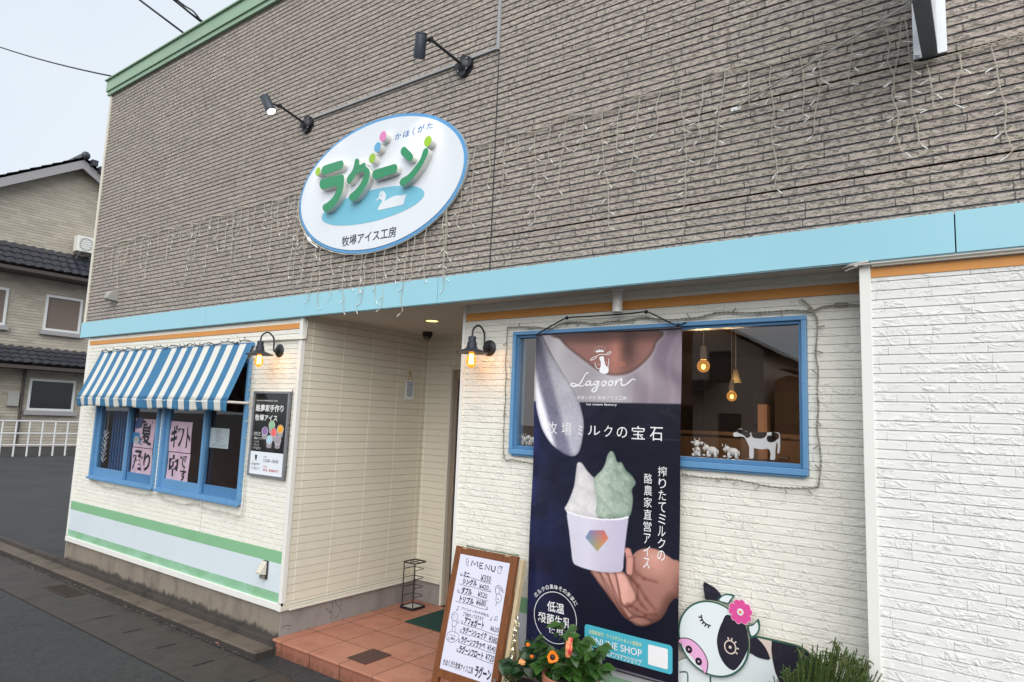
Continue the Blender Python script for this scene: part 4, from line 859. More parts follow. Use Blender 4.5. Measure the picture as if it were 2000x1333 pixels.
fb2 = lambda a, b: (a, by(a, b) - .0024, b)
M_BW = pm('banner_print_white', (232, 232, 234), .4, .02)
t = MB(); script(t, SCRIPT, fb, .0075); t.build('script_lettering', M_BW, bn); t = MB()
# crowned cow head emblem
crown = [(2.418,2.064),(2.404,2.063),(2.401,2.074),(2.410,2.070),(2.413,2.079),(2.421,2.072),(2.425,2.083),(2.433,2.072),(2.440,2.081),(2.444,2.071),(2.452,2.076),(2.451,2.064),(2.433,2.066)]
t.add([fb(*p) for p in crown], [tuple(range(len(crown)))])
for q in [(2.393,2.072),(2.402,2.088),(2.419,2.096),(2.438,2.094),(2.455,2.087)]: t.add([fb(*p) for p in ell(q[0], q[1], .0022, .0022, 8)], [tuple(range(8))])
for s_ in ([(2.409,2.042),(2.421,2.050),(2.439,2.052),(2.458,2.051),(2.469,2.047)], [(2.401,2.007),(2.404,1.990),(2.415,1.976),(2.431,1.972)], [(2.480,2.029),(2.484,2.008),(2.480,1.989),(2.481,1.976)],
           [(2.409,2.041),(2.395,2.039),(2.381,2.032),(2.372,2.025),(2.375,2.021),(2.388,2.024),(2.403,2.031),(2.409,2.039)], [(2.468,2.047),(2.471,2.056),(2.481,2.063),(2.491,2.065),(2.494,2.060),(2.486,2.052),(2.473,2.048)], [(2.420,1.997),(2.426,1.997)], [(2.470,2.010),(2.471,2.004)]):
    c_ = cr_(s_, 4); t.ribbon(c_, .0034, fb)
fc = cr_([(2.426,2.036),(2.439,2.041),(2.452,2.038),(2.456,2.019),(2.465,1.992),(2.481,1.978),(2.484,1.959),(2.472,1.946),(2.451,1.946),(2.433,1.954),(2.429,1.968),(2.435,1.984),(2.436,2.009),(2.428,2.025)], 3, True); t.add([fb(*p) for p in fc], [tuple(range(len(fc)))])
t.build('cow_emblem', M_BW, bn); t = MB()
text(t, 'かほくがた 牧場アイス工房', bb([(2.295,1.805),(2.594,1.826)]), fb, bold=.006); text(t, 'Ice cream factory', bb([(2.356,1.770),(2.539,1.786)]), fb, bold=.008)
t.build('lettering', M_BW, bn); t = MB()
for s_, p in zip('牧場ミルクの宝石', [[(2.095,1.609),(2.165,1.678)], [(2.195,1.605),(2.262,1.674)], [(2.303,1.608),(2.334,1.662)], [(2.366,1.614),(2.443,1.664)], [(2.467,1.609),(2.516,1.668)], [(2.542,1.608),(2.601,1.664)], [(2.626,1.604),(2.700,1.672)], [(2.727,1.601),(2.796,1.670)]]): text(t, s_, bb(p), fb)
def column(s_, x0, x1, z0, z1):
    h_ = (z1 - z0) / len(s_); w_ = x1 - x0
    for i, c_ in enumerate(s_):
        sm = .82 if c_ in 'りたてミルクのアイス' else 1.; text(t, c_, (x0 + w_ * (1 - sm) / 2, z1 - (i + .95) * h_, x1 - w_ * (1 - sm) / 2, z1 - (i + .11) * h_), fb)
t.build('lettering', M_BW, bn); t = MB()
p = [(2.772,1.013),(2.819,1.481)]; column('搾りたてミルクの', p[0][0], p[1][0], p[0][1], p[1][1])
t.build('lettering', M_BW, bn); t = MB()
p = [(2.698,0.965),(2.741,1.440)]; column('酪農家直営アイス', p[0][0], p[1][0], p[0][1], p[1][1])
t.build('lettering', M_BW, bn); t = MB()
text(t, '低温', bb([(2.131,0.647),(2.240,0.702)]), fb, bold=.012); text(t, '殺菌生乳', bb([(2.076,0.580),(2.283,0.635)]), fb, bold=.012); text(t, '使用', bb([(2.144,0.537),(2.234,0.575)]), fb, bold=.012)
ce = [(2.052,0.624),(2.318,0.661),(2.182,0.755)]; ccx = (ce[0][0] + ce[1][0]) / 2; ra = (ce[1][0] - ce[0][0]) / 2; ccz = ce[2][1] - ra
c_ = ell(ccx, ccz, ra, ra, 72); t.ribbon(c_ + [c_[0]], .0035, fb)
for i, s_ in enumerate('ミルクの風味そのままに'):
    a = math.radians(142 - i * 10.4); o_ = (ccx + (ra + .026) * math.cos(a), ccz + (ra + .026) * math.sin(a)); k_ = a - math.pi / 2; h_ = .0115
    text(t, s_, (-h_, -h_, h_, h_), lambda u_, v_, o_=o_, k_=k_: fb(o_[0] + u_ * math.cos(k_) - v_ * math.sin(k_), o_[1] + u_ * math.sin(k_) + v_ * math.cos(k_)), bold=.01)
t.build('lettering', M_BW, bn)
q = [(2.369,0.628),(2.859,0.494)]; bx0, bx1, bz1, bz0 = q[0][0], q[1][0], q[0][1], q[1][1]
def patch(mb, x0, x1, z0, z1, r, fn, n=40, m=10):
    """rounded label that follows the waves of the sheet"""
    def ins(x):
        d = min(x - x0, x1 - x); return 0. if d >= r else r - math.sqrt(max(0, r * r - (r - d) ** 2))
    xs_ = sorted(set([x0 + (x1 - x0) * i / n for i in range(n + 1)] + [x0 + r * (1 - math.cos(i * math.pi / 12)) for i in range(7)] + [x1 - r * (1 - math.cos(i * math.pi / 12)) for i in range(7)]))
    for a, b in zip(xs_[:-1], xs_[1:]):
        for j in range(m):
            q_ = [(x, z0 + ins(x) + (z1 - z0 - 2 * ins(x)) * v) for x, v in ((a, j / m), (b, j / m), (b, (j + 1) / m), (a, (j + 1) / m))]; mb.quad(*[fn(*p) for p in q_])
t = MB(); patch(t, bx0, bx1, bz0, bz1, .016, fb); box_ = t.build('printed_box', pm('banner_teal', (76, 176, 196), .35, .03), bn)
t = MB(); text(t, '全国発送可！アイスギフトセット販売中', bb([(2.395,0.585),(2.698,0.606)]), fb2, bold=.008); t.build('lettering', pm('banner_print_cream', (226, 230, 170), .4, .02), bn)
t = MB(); text(t, 'ONLINE SHOP', bb([(2.396,0.538),(2.699,0.573)]), fb2, bold=.006); text(t, 'ラグーン公式オンラインショップ', bb([(2.400,0.495),(2.696,0.524)]), fb2, bold=.006)
q = [(2.397,0.531),(2.699,0.537)]; zl = q[0][1] - .012; t.ribbon([(q[0][0], zl), (q[1][0], zl)], .0022, fb2)
q = [(2.733,0.608),(2.836,0.513)]; patch(t, q[0][0], q[1][0], q[1][1], q[0][1], .008, fb2, 12, 10); t.build('lettering', M_BW, bn)
M_POLE = pm('banner_pole', (40, 40, 52), .4)
for z in (BZ0 - .006, BZ1 + .002):
    t = MB(); t.tube([(BX0 - .004, .152, z), (BX1 + .004, .152, z)], .009 if z < 1 else .005, 10); t.build('pole', M_POLE, bn, smooth=True)
cd_ = [(1.993,2.181),(2.044,2.206),(2.115,2.237),(2.201,2.270),(2.333,2.270),(2.487,2.270),(2.604,2.271),(2.689,2.273),(2.745,2.249),(2.793,2.223),(2.840,2.199),(2.867,2.191),(2.909,2.204)]
t = MB(); rp = cr_([(a, .165, b) for a, b in cd_], 4); t.tube(rp, .0042, 6); 
for i in (3, 7, 11): t.ball((cd_[i][0], .163, cd_[i][1]), .011, 8, 6)
t.build('cord', pm('black_rope', (24, 24, 28), .8, .2, 60, bump=.5), bn, smooth=True)

# ================================================================ behind the big window
M_POR = pm('porcelain', (226, 224, 222), .25, .03); M_GOLD = pm('gold_bead', (190, 160, 90), .3, metal=.8)
def figurine(x, y, z, kind, label, cat='figurine'):
    o = thing('cow_figurine', label, cat, (x, y, z), 'cow figurines on the window sill')
    t = MB()
    if kind == 0:   # sitting upright, holding a gold bead
        t.ball((x, y, z + .026), (.02, .017, .026)); t.ball((x, y - .004, z + .066), (.017, .017, .016)); t.ball((x, y - .018, z + .06), (.01, .009, .008))
        for s_ in (-1, 1):
            t.ball((x + s_ * .016, y - .012, z + .008), (.008, .013, .008)); t.ball((x + s_ * .014, y - .014, z + .035), (.006, .01, .006)); t.ball((x + s_ * .024, y, z + .07), (.011, .004, .006)); t.lathe([(.004, 0), (.0005, .018)], (x + s_ * .009, y, z + .078), (s_ * .3, 0, 1), 8)
        g_ = (x, y - .022, z + .04)
    else:           # on four legs, head turned
        d_ = -1 if kind == 1 else 1
        t.ball((x, y, z + .034), (.029, .017, .02)); t.ball((x - .026, y - .01, z + .048), (.016, .014, .015)); t.ball((x - .035, y - .018, z + .043), (.009, .008, .008))
        for a in (-1, 1):
            for b_ in (-1, 1): t.lathe([(.007, 0), (.0065, .012), (.008, .03)], (x + a * .018, y + b_ * .009, z), (0, 0, 1), 10)
            t.ball((x - .026 + a * .014, y - .006, z + .009), (.01, .004, .005)); t.lathe([(.0035, 0), (.0005, .014)], (x - .026 + a * .006, y - .0548, z + .06), (a * .3, 0, 1), 8)
        t.ball((x + .03, y, z + .028), (.004, .004, .012)); g_ = (x - .032, y - .022, z + .032)
    t.build('body', M_POR, o, smooth=True); t = MB(); t.ball(g_, .0055, 10, 6); t.build('gold_bell', M_GOLD, o, smooth=True)
    return o
SZ = 1.5295
figurine(2.918, .30, SZ, 0, 'white porcelain cow figurine sitting upright, just right of the banner')
figurine(2.996, .30, SZ, 1, 'white porcelain calf figurine between the sitting cow and its tilted neighbour')
figurine(3.102, .295, SZ, 2, 'white porcelain calf figurine nearest the painted wooden cow')
fg = [(1.848,1.534),(1.893,1.537)]
figurine(fg[0][0], .30, SZ, 1, 'white porcelain calf figurine at the far left of the big window')
figurine(fg[1][0] + .012, .30, SZ, 1, 'white porcelain calf figurine half hidden by the left edge of the banner')
# painted wooden cow on a black plinth
cw = thing('painted_cow_cutout', 'black and white painted wooden cow standing on a dark plinth in the big window', 'ornament', (3.2, .33, SZ))
ccol = cr_([(3.094,1.650),(3.100,1.659),(3.118,1.664),(3.119,1.675),(3.134,1.680),(3.138,1.673),(3.157,1.667),(3.173,1.660),(3.204,1.663),(3.265,1.667),(3.303,1.668),(3.315,1.660),(3.318,1.626),(3.316,1.580),(3.311,1.567),(3.306,1.571),(3.308,1.606),(3.303,1.621),(3.296,1.586),(3.295,1.563),(3.293,1.538),(3.272,1.537),(3.274,1.562),(3.265,1.586),(3.234,1.583),(3.204,1.585),(3.194,1.588),(3.192,1.539),(3.174,1.537),(3.173,1.587),(3.163,1.614),(3.149,1.637),(3.130,1.640),(3.110,1.638),(3.097,1.640)], 3, True)
t = MB(); t.plate(ccol, .325, .337); t.build('cow_body', pm('cow_white_paint', (240, 242, 244), .35, .03), cw)
t = MB()
for sp_ in ([(3.119,1.673),(3.134,1.677),(3.157,1.666),(3.175,1.661),(3.178,1.642),(3.161,1.635),(3.148,1.647),(3.130,1.655),(3.118,1.660)], [(3.187,1.662),(3.250,1.666),(3.258,1.665),(3.252,1.646),(3.235,1.636),(3.212,1.635),(3.192,1.639)], [(3.281,1.667),(3.303,1.666),(3.313,1.658),(3.312,1.641),(3.303,1.633),(3.292,1.636),(3.282,1.647)], [(3.259,1.646),(3.277,1.652),(3.303,1.639),(3.295,1.625),(3.273,1.619),(3.259,1.627)]):
    c_ = cr_(sp_, 3, True); t.plate(c_, .3235, .3249)
t.build('black_patches', pm('cow_black_paint', (34, 27, 27), .35, .05), cw)
pq = [(3.157,1.534),(3.313,1.535)]
t = MB(); t.box(pq[0][0], pq[1][0], .29, .38, SZ, pq[0][1] + .001); t.build('plinth', pm('plinth_dark', (40, 26, 22), .4), cw, bev=.002)
t = MB(); e_ = [(3.314,1.553),(3.359,1.521)]; t.box(e_[0][0], e_[1][0], .3, .34, SZ, e_[0][1]); single(t, 'glass_ornament', glass('clear_glass', (.7, .62, .6), 1.5, 1.6), 'small clear glass block ornament right of the painted wooden cow', 'ornament', bev=.006)
# hanging lamps
def globe(x, y, z, label):
    o = thing('pendant_lamp', label, 'pendant lamp', (x, y, z - .05), 'bare globe pendant lamps in the shop')
    t = MB(); t.tube([(x, y, z + .05), (x, y, 2.499)], .003, 6); t.build('cord', M_POR, o)
    t = MB(); t.lathe([(0, .13), (.012, .128), (.018, .11), (.021, .07), (.021, .04), (.0, .038)], (x, y, z), (0, 0, 1), 20); t.build('socket', pm('grey_socket', (226, 224, 220), .4), o, smooth='auto')
    t = MB(); t.ball((x, y, z), (.039, .039, .04), 20, 14); b_ = t.build('bulb', M_GLOBE, o, smooth=True)
    t = MB(); t.ball((x, y, z - .004), (.013, .013, .016), 12, 8); t.build('filament', emis('globe_filament', (255, 196, 104), 7.), b_, smooth=True)
    lamp_light('globe_light', (x, y, z - .06), 3.5, (1., .68, .36), o, .04)
globe(2.700, 1.0, 2.06, 'amber globe bulb on a cord close behind the big window')
globe(2.500, 2.2, 1.932, 'smaller looking amber globe bulb hanging deeper in the shop')
o = thing('cone_pendant', 'yellow cone shade pendant lamp deep behind the big window', 'pendant lamp', (2.44, 2.5, 2.06))
t = MB(); t.tube([(2.44, 2.5, 2.17), (2.44, 2.5, 2.499)], .003, 6); t.build('cord', M_POR, o)
t = MB(); t.lathe([(.012, .12), (.02, .1), (.045, .0), (.043, .0), (.016, .095)], (2.44, 2.5, 2.06), (0, 0, 1), 24); t.build('lamp_shade', pm('brass_shade', (176, 164, 120), .4), o, smooth=True)
t = MB(); t.lathe([(0, .006), (.04, .006), (.04, .007), (0, .0075)], (2.44, 2.5, 2.06), (0, 0, 1), 24); t.build('diffuser', emis('cone_glow', (255, 226, 110), 3.), o)

# ================================================================ papers in the small windows
M_PINK = pm('pink_paper', (242, 208, 228), .7, .03, 3); M_INK = pm('black_ink', (30, 26, 32), .6)
def paper(c4, glyphs, label, ys=-.0025, yb=None):
    xs_, zs_ = [p[0] for p in c4], [p[1] for p in c4]; x0, x1, z0, z1 = min(xs_), max(xs_), min(zs_), max(zs_)
    o = thing('paper_sign', label, 'paper sign', ((x0 + x1) / 2, yb, z0), 'pink paper signs in the small windows')
    n = 16; sf = lambda a, b: (a, yb + .003 * math.sin(a * 31 + b * 17) , b)
    t = MB()
    for i in range(n):
        for j in range(n):
            q = [(x0 + (x1 - x0) * (i + u) / n, z0 + (z1 - z0) * (j + v) / n) for u, v in ((0, 0), (1, 0), (1, 1), (0, 1))]; t.quad(*[sf(*p) for p in q])
    t.build('sheet', M_PINK, o, smooth=True, weld=True)
    t = MB(); f2 = lambda a, b: (a, sf(a, b)[1] - .001, b)
    for ch, (u0, v0, u1, v1), bd in glyphs: text(t, ch, (x0 + (x1 - x0) * u0, z0 + (z1 - z0) * v0, x0 + (x1 - x0) * u1, z0 + (z1 - z0) * v1), f2, bold=bd, jit=.0007)
    t.build('lettering', M_INK, o); return o
Y1_, Y2_ = .028, .062
paper([(-2.57, 1.285), (-2.185, 1.555)], [('夏', (.32, .08, .9, .95), .02)], 'pink paper with the kanji for summer, top sheet of left window', yb=.058)
paper([(-2.575, 1.02), (-2.185, 1.278)], [('承', (.06, .12, .58, .92), .018), ('り', (.62, .2, .92, .85), .035)], 'pink paper with two characters under the summer sheet', yb=.058)
paper([(-1.826, 1.287), (-1.462, 1.552)], [('ギフト', (.06, .12, .96, .9), .04)], 'pink paper with three large katakana, top sheet of right window', yb=.022)
paper([(-1.822, 1.025), (-1.458, 1.28)], [('中', (.06, .18, .5, .92), .04), ('で', (.56, .5, .9, .92), .03), ('す', (.62, .08, .92, .48), .03)], 'pink paper with three characters under the katakana sheet', yb=.022)
q = [(-1.227,1.517),(-0.943,1.352)]
no = thing('notice_sheet', 'pale blue typed notice taped inside the right small window', 'notice', ((q[0][0] + q[1][0]) / 2, .056, q[1][1]))
t = MB(); t.quad((q[0][0], .056, q[1][1]), (q[1][0], .056, q[1][1]), (q[1][0], .056, q[0][1]), (q[0][0], .056, q[0][1])); t.build('sheet', pm('notice_paper', (206, 220, 226), .7, .02), no)
t = MB()
for i in range(12):
    z = q[0][1] - .02 - i * .012; a = q[0][0] + .07 + .03 * random.random(); e = min(q[1][0] - .03, a + .06 + .05 * random.random())
    if i in (10, 11): a, e = q[0][0] + .03, q[1][0] - .03
    x_ = a
    while x_ < e: L_ = random.uniform(.006, .016); t.quad((x_, .0548, z), (x_ + L_, .0548, z), (x_ + L_, .0548, z + .004), (x_, .0548, z + .004)); x_ += L_ + .004
t.build('typed_lines', pm('grey_ink', (130, 136, 146), .7), no)
q = [(-2.599,1.421),(-2.429,1.322)]
t = MB(); t.box(q[0][0], q[1][0], .0555, .0565, q[1][1], q[0][1], 0); pc = ((q[0][0] + q[1][0]) / 2, (q[0][1] + q[1][1]) / 2)
t.plate(ell(pc[0], pc[1] - .02, .05, .035, 24), .0546, .0554, 1); t.plate(ell(pc[0], pc[1] - .012, .033, .022, 20), .0536, .0545, 2)
single(t, 'photo_card', [pm('card_blue', (70, 140, 196), .4), pm('card_plate', (220, 220, 214), .5), pm('card_food', (196, 190, 170), .5, .3, 40)], 'small blue photo card of a white dish taped beside the summer sheet', 'photo')
q = [(-2.584,1.577),(-2.416,1.458)]; x0, x1, z0, z1 = q[0][0], q[1][0], q[1][1], q[0][1]
t = MB(); t.plate([(x0, z0 + .02), (x0 + .05, z0), (x1 - .02, z0 + .012), (x1, z1 - .04), (x1 - .03, z1), (x0 + .06, z1 - .02), (x0 + .03, z1 - .05)], .0530, .0535)
single(t, 'paper_cutout', pm('cutout_blue', (62, 82, 128), .6, .3, 30), 'dark blue paper cutout stuck above the photo card', 'decoration')
# white twig decal in the first pane
t = MB(); dz = [(-3.066,1.104),(-3.105,1.330),(-3.150,1.575)]
for k_ in range(26):
    z = dz[0][1] + (k_ / 26) * .3; x = dz[0][0] + math.sin(k_ * 1.7) * .02; s_ = 1 if k_ % 2 else -1
    t.ribbon([(x, z), (x + s_ * .03, z + .03), (x + s_ * .05, z + .035)], [.004, .006, .002], lambda a, b: (a, .0095, b))
t.ribbon(cr_([(dz[0][0] + .01, dz[0][1]), (dz[0][0], dz[0][1] + .15), (dz[0][0] + .02, dz[0][1] + .3), (dz[0][0] + .02, 1.9)], 6), .004, lambda a, b: (a, .0095, b))
single(t, 'window_decal', pm('decal_white', (190, 200, 206), .6), 'white twig shaped sticker on the leftmost window pane', 'sticker')

# ================================================================ A-frame menu board
mn = thing('menu_board', 'wooden A frame menu board with handwritten price list standing by the porch step', 'menu board', (1.82, -.05, 0))
_lean = math.atan2(.153, .675); _cx = 1.568; _W = .44; _top = Vector((0, .03, .935))
_dn = Vector((0, -math.sin(_lean), -math.cos(_lean))); _nn = Vector((0, -math.cos(_lean), math.sin(_lean)))
def mf(s_, t_, n_=0.): return tuple(Vector((_cx + s_, 0, 0)) + _top + _dn * t_ + _nn * n_)      # across, down, out
M_MW = pm('menu_wood', (112, 64, 30), .5, .55, 26, st=(3, 3, .2), bump=.25, bscale=90, dirt=.6); M_MW2 = pm('menu_wood_pale', (190, 172, 140), .6, .15, 8, st=(4, 4, .6), dirt=.4)
def mbox(mb, a, b, c, d, e, f, mi=0):
    P = [(a, c, e), (b, c, e), (b, d, e), (a, d, e), (a, c, f), (b, c, f), (b, d, f), (a, d, f)]
    mb.add([mf(*p) for p in P], [(0, 1, 2, 3), (7, 6, 5, 4), (0, 4, 5, 1), (1, 5, 6, 2), (2, 6, 7, 3), (3, 7, 4, 0)], mi)
Lf = .955
for a in (0, _W - .042):
    t = MB(); mbox(t, a, a + .042, 0, Lf, -.03, 0); t.build('frame_stile', M_MW, mn, bev=.003)
t = MB(); mbox(t, .042, _W - .042, .002, .042, -.028, -.001); t.build('frame_rail', M_MW, mn, bev=.003)
t = MB(); mbox(t, .042, _W - .042, .655, .70, -.028, -.001); t.build('frame_rail', M_MW, mn, bev=.003)
t = MB(); mbox(t, .042, _W - .042, .042, .655, -.012, -.003); t.build('writing_panel', pm('menu_white', (204, 204, 220), .35, .02, 3), mn)
# rear legs and side strips
def rearleg(x0, x1):
    t = MB(); ty, tz = .04, .93; by_, bz = .215, .094; 
    t.add([(x0, ty - .012, tz), (x1, ty - .012, tz), (x1, ty + .014, tz), (x0, ty + .014, tz), (x0, by_ - .03, bz), (x1, by_ - .03, bz), (x1, by_ - .004, bz), (x0, by_ - .004, bz)], [(3, 2, 1, 0), (4, 5, 6, 7), (0, 1, 5, 4), (1, 2, 6, 5), (2, 3, 7, 6), (3, 0, 4, 7)]); t.build('rear_leg', M_MW2, mn, bev=.003)
rearleg(_cx + .05, _cx + .085); rearleg(_cx + _W - .085, _cx + _W - .05)
t = MB(); mbox(t, _W + .0005, _W + .022, .012, Lf - .01, -.07, -.032); t.build('side_strip', M_MW2, mn, bev=.003)
M_CHN = pm('dark_chain', (70, 64, 60), .4, .1, 30, metal=.8)
for o_ in (.215, .25):
    t = MB(); p0 = Vector(mf(o_, .70, -.02))
    for i in range(26):
        c_ = p0 + Vector((.002 * math.sin(i), .003 * i * .4, -.008 - .011 * i)); ring = [c_ + Vector(((.004 if i % 2 else 0) * math.cos(k * math.pi / 4), (0 if i % 2 else .004) * math.cos(k * math.pi / 4), .007 * math.sin(k * math.pi / 4))) for k in range(9)]
        t.tube(ring, .0012, 4, caps=False)
    if o_ < .23: t.tube([p0 + Vector((.012 * math.cos(k * math.pi / 6), 0, .002 + .012 * math.sin(k * math.pi / 6))) for k in range(13)], .0015, 5, caps=False)
    t.build('chain', M_CHN, mn)
_A = (.042, .042, _W - .042, .655)
def mp2(p): return (_A[0] + p[0] * (_A[2] - _A[0]), p[1] * (_A[3] - _A[1]))
def fm(a, b): return mf(a, _A[3] - b, -.0024)      # b measured up from the foot of the writing panel
def mtxt(t, s_, pr, bold=.012, jit=.0012):
    (s0, t0), (s1, t1) = pr; H = _A[3] - _A[1]; Wd = _A[2] - _A[0]
    text(t, s_, (_A[0] + s0 * Wd, (1 - t0) * H, _A[0] + s1 * Wd, (1 - t1) * H), fm, bold=bold, jit=jit)
def mstroke(t, pts, w_=.0022, k=4):
    H = _A[3] - _A[1]; Wd = _A[2] - _A[0]; q = [(_A[0] + s_ * Wd, (1 - v) * H) for s_, v in pts]
    t.ribbon(cr_(q, k) if k > 1 else q, w_, fm)
M_MRK = pm('marker_ink', (24, 22, 34), .5)
t = MB()
def cc(s): return s
for s_, p in (('ミニ', [(0.144,0.195),(0.262,0.144)]), ('¥350', [(0.491,0.199),(0.691,0.141)]),
  ('シングル', [(0.147,0.258),(0.433,0.201)]), ('¥420', [(0.488,0.265),(0.672,0.222)]), ('ダブル', [(0.153,0.339),(0.368,0.279)]),
  ('¥520', [(0.484,0.338),(0.674,0.291)]), ('トリプル', [(0.148,0.414),(0.434,0.356)]), ('¥680', [(0.481,0.406),(0.671,0.358)]),
  ('アフォガート', [(0.316,0.589),(0.706,0.525)]), ('¥620', [(0.831,0.584),(0.989,0.543)]),
  ('ラグーンシェイク', [(0.318,0.663),(0.786,0.609)]), ('¥580', [(0.832,0.671),(0.996,0.623)]), ('ラグーンフラッペ', [(0.319,0.746),(0.789,0.688)]),
  ('¥540', [(0.830,0.744),(0.991,0.697)]), ('ラグーンフロート', [(0.313,0.830),(0.787,0.764)]), ('¥720', [(0.826,0.822),(0.993,0.767)]),
  ('ラグーン', [(0.683,0.978),(0.983,0.878)])):
    mtxt(t, s_, p, .045 if ord(s_[0]) > 1000 else .008)
    t.build('lettering', M_MRK, mn); t = MB()
for s_, p in (('アイスケーキ(￥4200)も', [(0.218,0.483),(0.769,0.453)]), ('ご予約承っております', [(0.267,0.525),(0.679,0.489)]), ('かほくがた牧場アイス工房', [(0.047,0.967),(0.643,0.908)])):
    mtxt(t, s_, p, .012); t.build('lettering', M_MRK, mn); t = MB()
t = MB()
for s_ in ([(0.259,0.087),(0.263,0.040),(0.326,0.072),(0.370,0.039),(0.394,0.086)], [(0.487,0.045),(0.424,0.046),(0.435,0.093),(0.498,0.093)], [(0.431,0.068),(0.481,0.069)], [(0.547,0.095),(0.542,0.049),(0.628,0.093),(0.627,0.047)]): mstroke(t, s_, .0062, 1)
mstroke(t, [(0.665,0.050),(0.671,0.084),(0.704,0.097),(0.733,0.086),(0.734,0.047)], .0062)
t.build('lettering', M_MRK, mn)
t = MB()
for pr in ([(0.077,0.184),(0.711,0.206)], [(0.074,0.264),(0.716,0.272)], [(0.087,0.338),(0.713,0.353)], [(0.071,0.416),(0.724,0.425)],
           [(0.266,0.589),(0.997,0.606)], [(0.263,0.664),(1.003,0.674)], [(0.269,0.747),(1.014,0.752)], [(0.267,0.823),(0.993,0.835)]):
    (a, b), (c_, d_) = pr; mstroke(t, [(a + (c_ - a) * i / 5, b + (d_ - b) * i / 5 + .003 * math.sin(i * 2)) for i in range(6)])
for q in [(0.085,0.181),(0.706,0.266),(0.090,0.325),(0.704,0.414),(0.271,0.579),(0.275,0.651),(0.278,0.734),(0.277,0.812),(0.068,0.746)]:
    mstroke(t, [(q[0] + (.008 + .002 * i) * math.cos(i), q[1] + (.006 + .0015 * i) * math.sin(i)) for i in range(8)], .0018)
def doodle(*strokes):
    for s_ in strokes: mstroke(t, s_)
doodle([(0.147,0.065),(0.189,0.099),(0.192,0.057),(0.151,0.028),(0.137,0.047),(0.152,0.064),(0.192,0.057)], [(0.793,0.049),(0.796,0.095),(0.844,0.101),(0.862,0.047),(0.793,0.049),(0.821,0.038),(0.868,0.052)], [(0.825,0.063),(0.877,0.046),(0.843,0.040)],
       [(0.819,0.259),(0.799,0.233),(0.829,0.206),(0.881,0.204),(0.941,0.227),(0.967,0.258)], [(0.824,0.224),(0.878,0.229),(0.949,0.255)], [(0.831,0.214),(0.893,0.222),(0.958,0.242)], [(0.813,0.237),(0.815,0.266),(0.851,0.278),(0.885,0.265),(0.886,0.242)],
       [(0.851,0.278),(0.844,0.313),(0.859,0.340),(0.903,0.345),(0.938,0.324),(0.943,0.289),(0.902,0.272),(0.870,0.273)], [(0.870,0.342),(0.868,0.369),(0.847,0.372)], [(0.858,0.317),(0.894,0.318),(0.879,0.303)],
       [(0.056,0.557),(0.068,0.522),(0.124,0.514),(0.173,0.535),(0.176,0.564),(0.136,0.584),(0.089,0.582),(0.056,0.557)], [(0.051,0.575),(0.062,0.538),(0.120,0.536)], [(0.090,0.585),(0.091,0.623),(0.131,0.635),(0.171,0.618),(0.170,0.579)], [(0.098,0.622),(0.107,0.668)], [(0.152,0.629),(0.171,0.665),(0.189,0.662)], [(0.173,0.588),(0.210,0.595),(0.207,0.566)], [(0.095,0.552),(0.106,0.556)], [(0.137,0.552),(0.148,0.556)],
       [(0.034,0.696),(0.109,0.674),(0.192,0.679),(0.247,0.683),(0.263,0.704),(0.235,0.737),(0.152,0.764),(0.069,0.762),(0.025,0.739),(0.034,0.696)], [(0.137,0.498),(0.120,0.489),(0.136,0.482),(0.153,0.489),(0.142,0.456),(0.171,0.461)], [(0.813,0.504),(0.799,0.501),(0.814,0.494),(0.825,0.502),(0.825,0.474),(0.847,0.476)], [(0.885,0.498),(0.873,0.493),(0.888,0.486),(0.899,0.493),(0.897,0.460),(0.926,0.460),(0.929,0.491),(0.914,0.489)])
text(t, 'フラッペも', (lambda p: (_A[0] + p[0][0] * (_A[2] - _A[0]), (1 - p[0][1]) * (_A[3] - _A[1]), _A[0] + p[1][0] * (_A[2] - _A[0]), (1 - p[1][1]) * (_A[3] - _A[1])))([(0.065,0.715),(0.193,0.700)]), fm, bold=.01)
text(t, '美味', (lambda p: (_A[0] + p[0][0] * (_A[2] - _A[0]), (1 - p[0][1]) * (_A[3] - _A[1]), _A[0] + p[1][0] * (_A[2] - _A[0]), (1 - p[1][1]) * (_A[3] - _A[1])))([(0.110,0.745),(0.195,0.721)]), fm, bold=.01)
t.build('doodles', M_MRK, mn)
# glittering tinsel down the right side of the board
M_TIN = pm('tinsel_silver', (210, 208, 190), .25, .3, 200, metal=.9); M_TIN2 = pm('tinsel_gold', (190, 170, 90), .3, .3, 200, metal=.8)
t = MB(); rt_ = random.Random(4)
for i in range(420):
    s_ = rt_.uniform(.0, .7) if i % 9 else 0; t_ = .30 + .62 * i / 420; c_ = Vector(mf(_W + .022 + rt_.uniform(-.002, .012) + .006 * math.sin(t_ * 40), t_, -.05 + rt_.uniform(-.012, .012)))
    d_ = Vector((rt_.uniform(-1, 1), rt_.uniform(-1, 1), rt_.uniform(-1, 1))).normalized() * rt_.uniform(.005, .01); e_ = d_.orthogonal().normalized() * .0018
    t.add([c_ - d_ - e_, c_ - d_ + e_, c_ + d_ + e_, c_ + d_ - e_], [(0, 1, 2, 3)], i % 5 == 0)
t.tube([mf(_W + .028 + .006 * math.sin((.3 + .62 * i / 20) * 40), .3 + .62 * i / 20, -.05) for i in range(21)], .0016, 5)
single(t, 'tinsel_garland', [M_TIN, M_TIN2], 'sparkling silver and gold tinsel hanging down the right edge of the menu board', 'garland')
t = MB(); rt_ = random.Random(8)
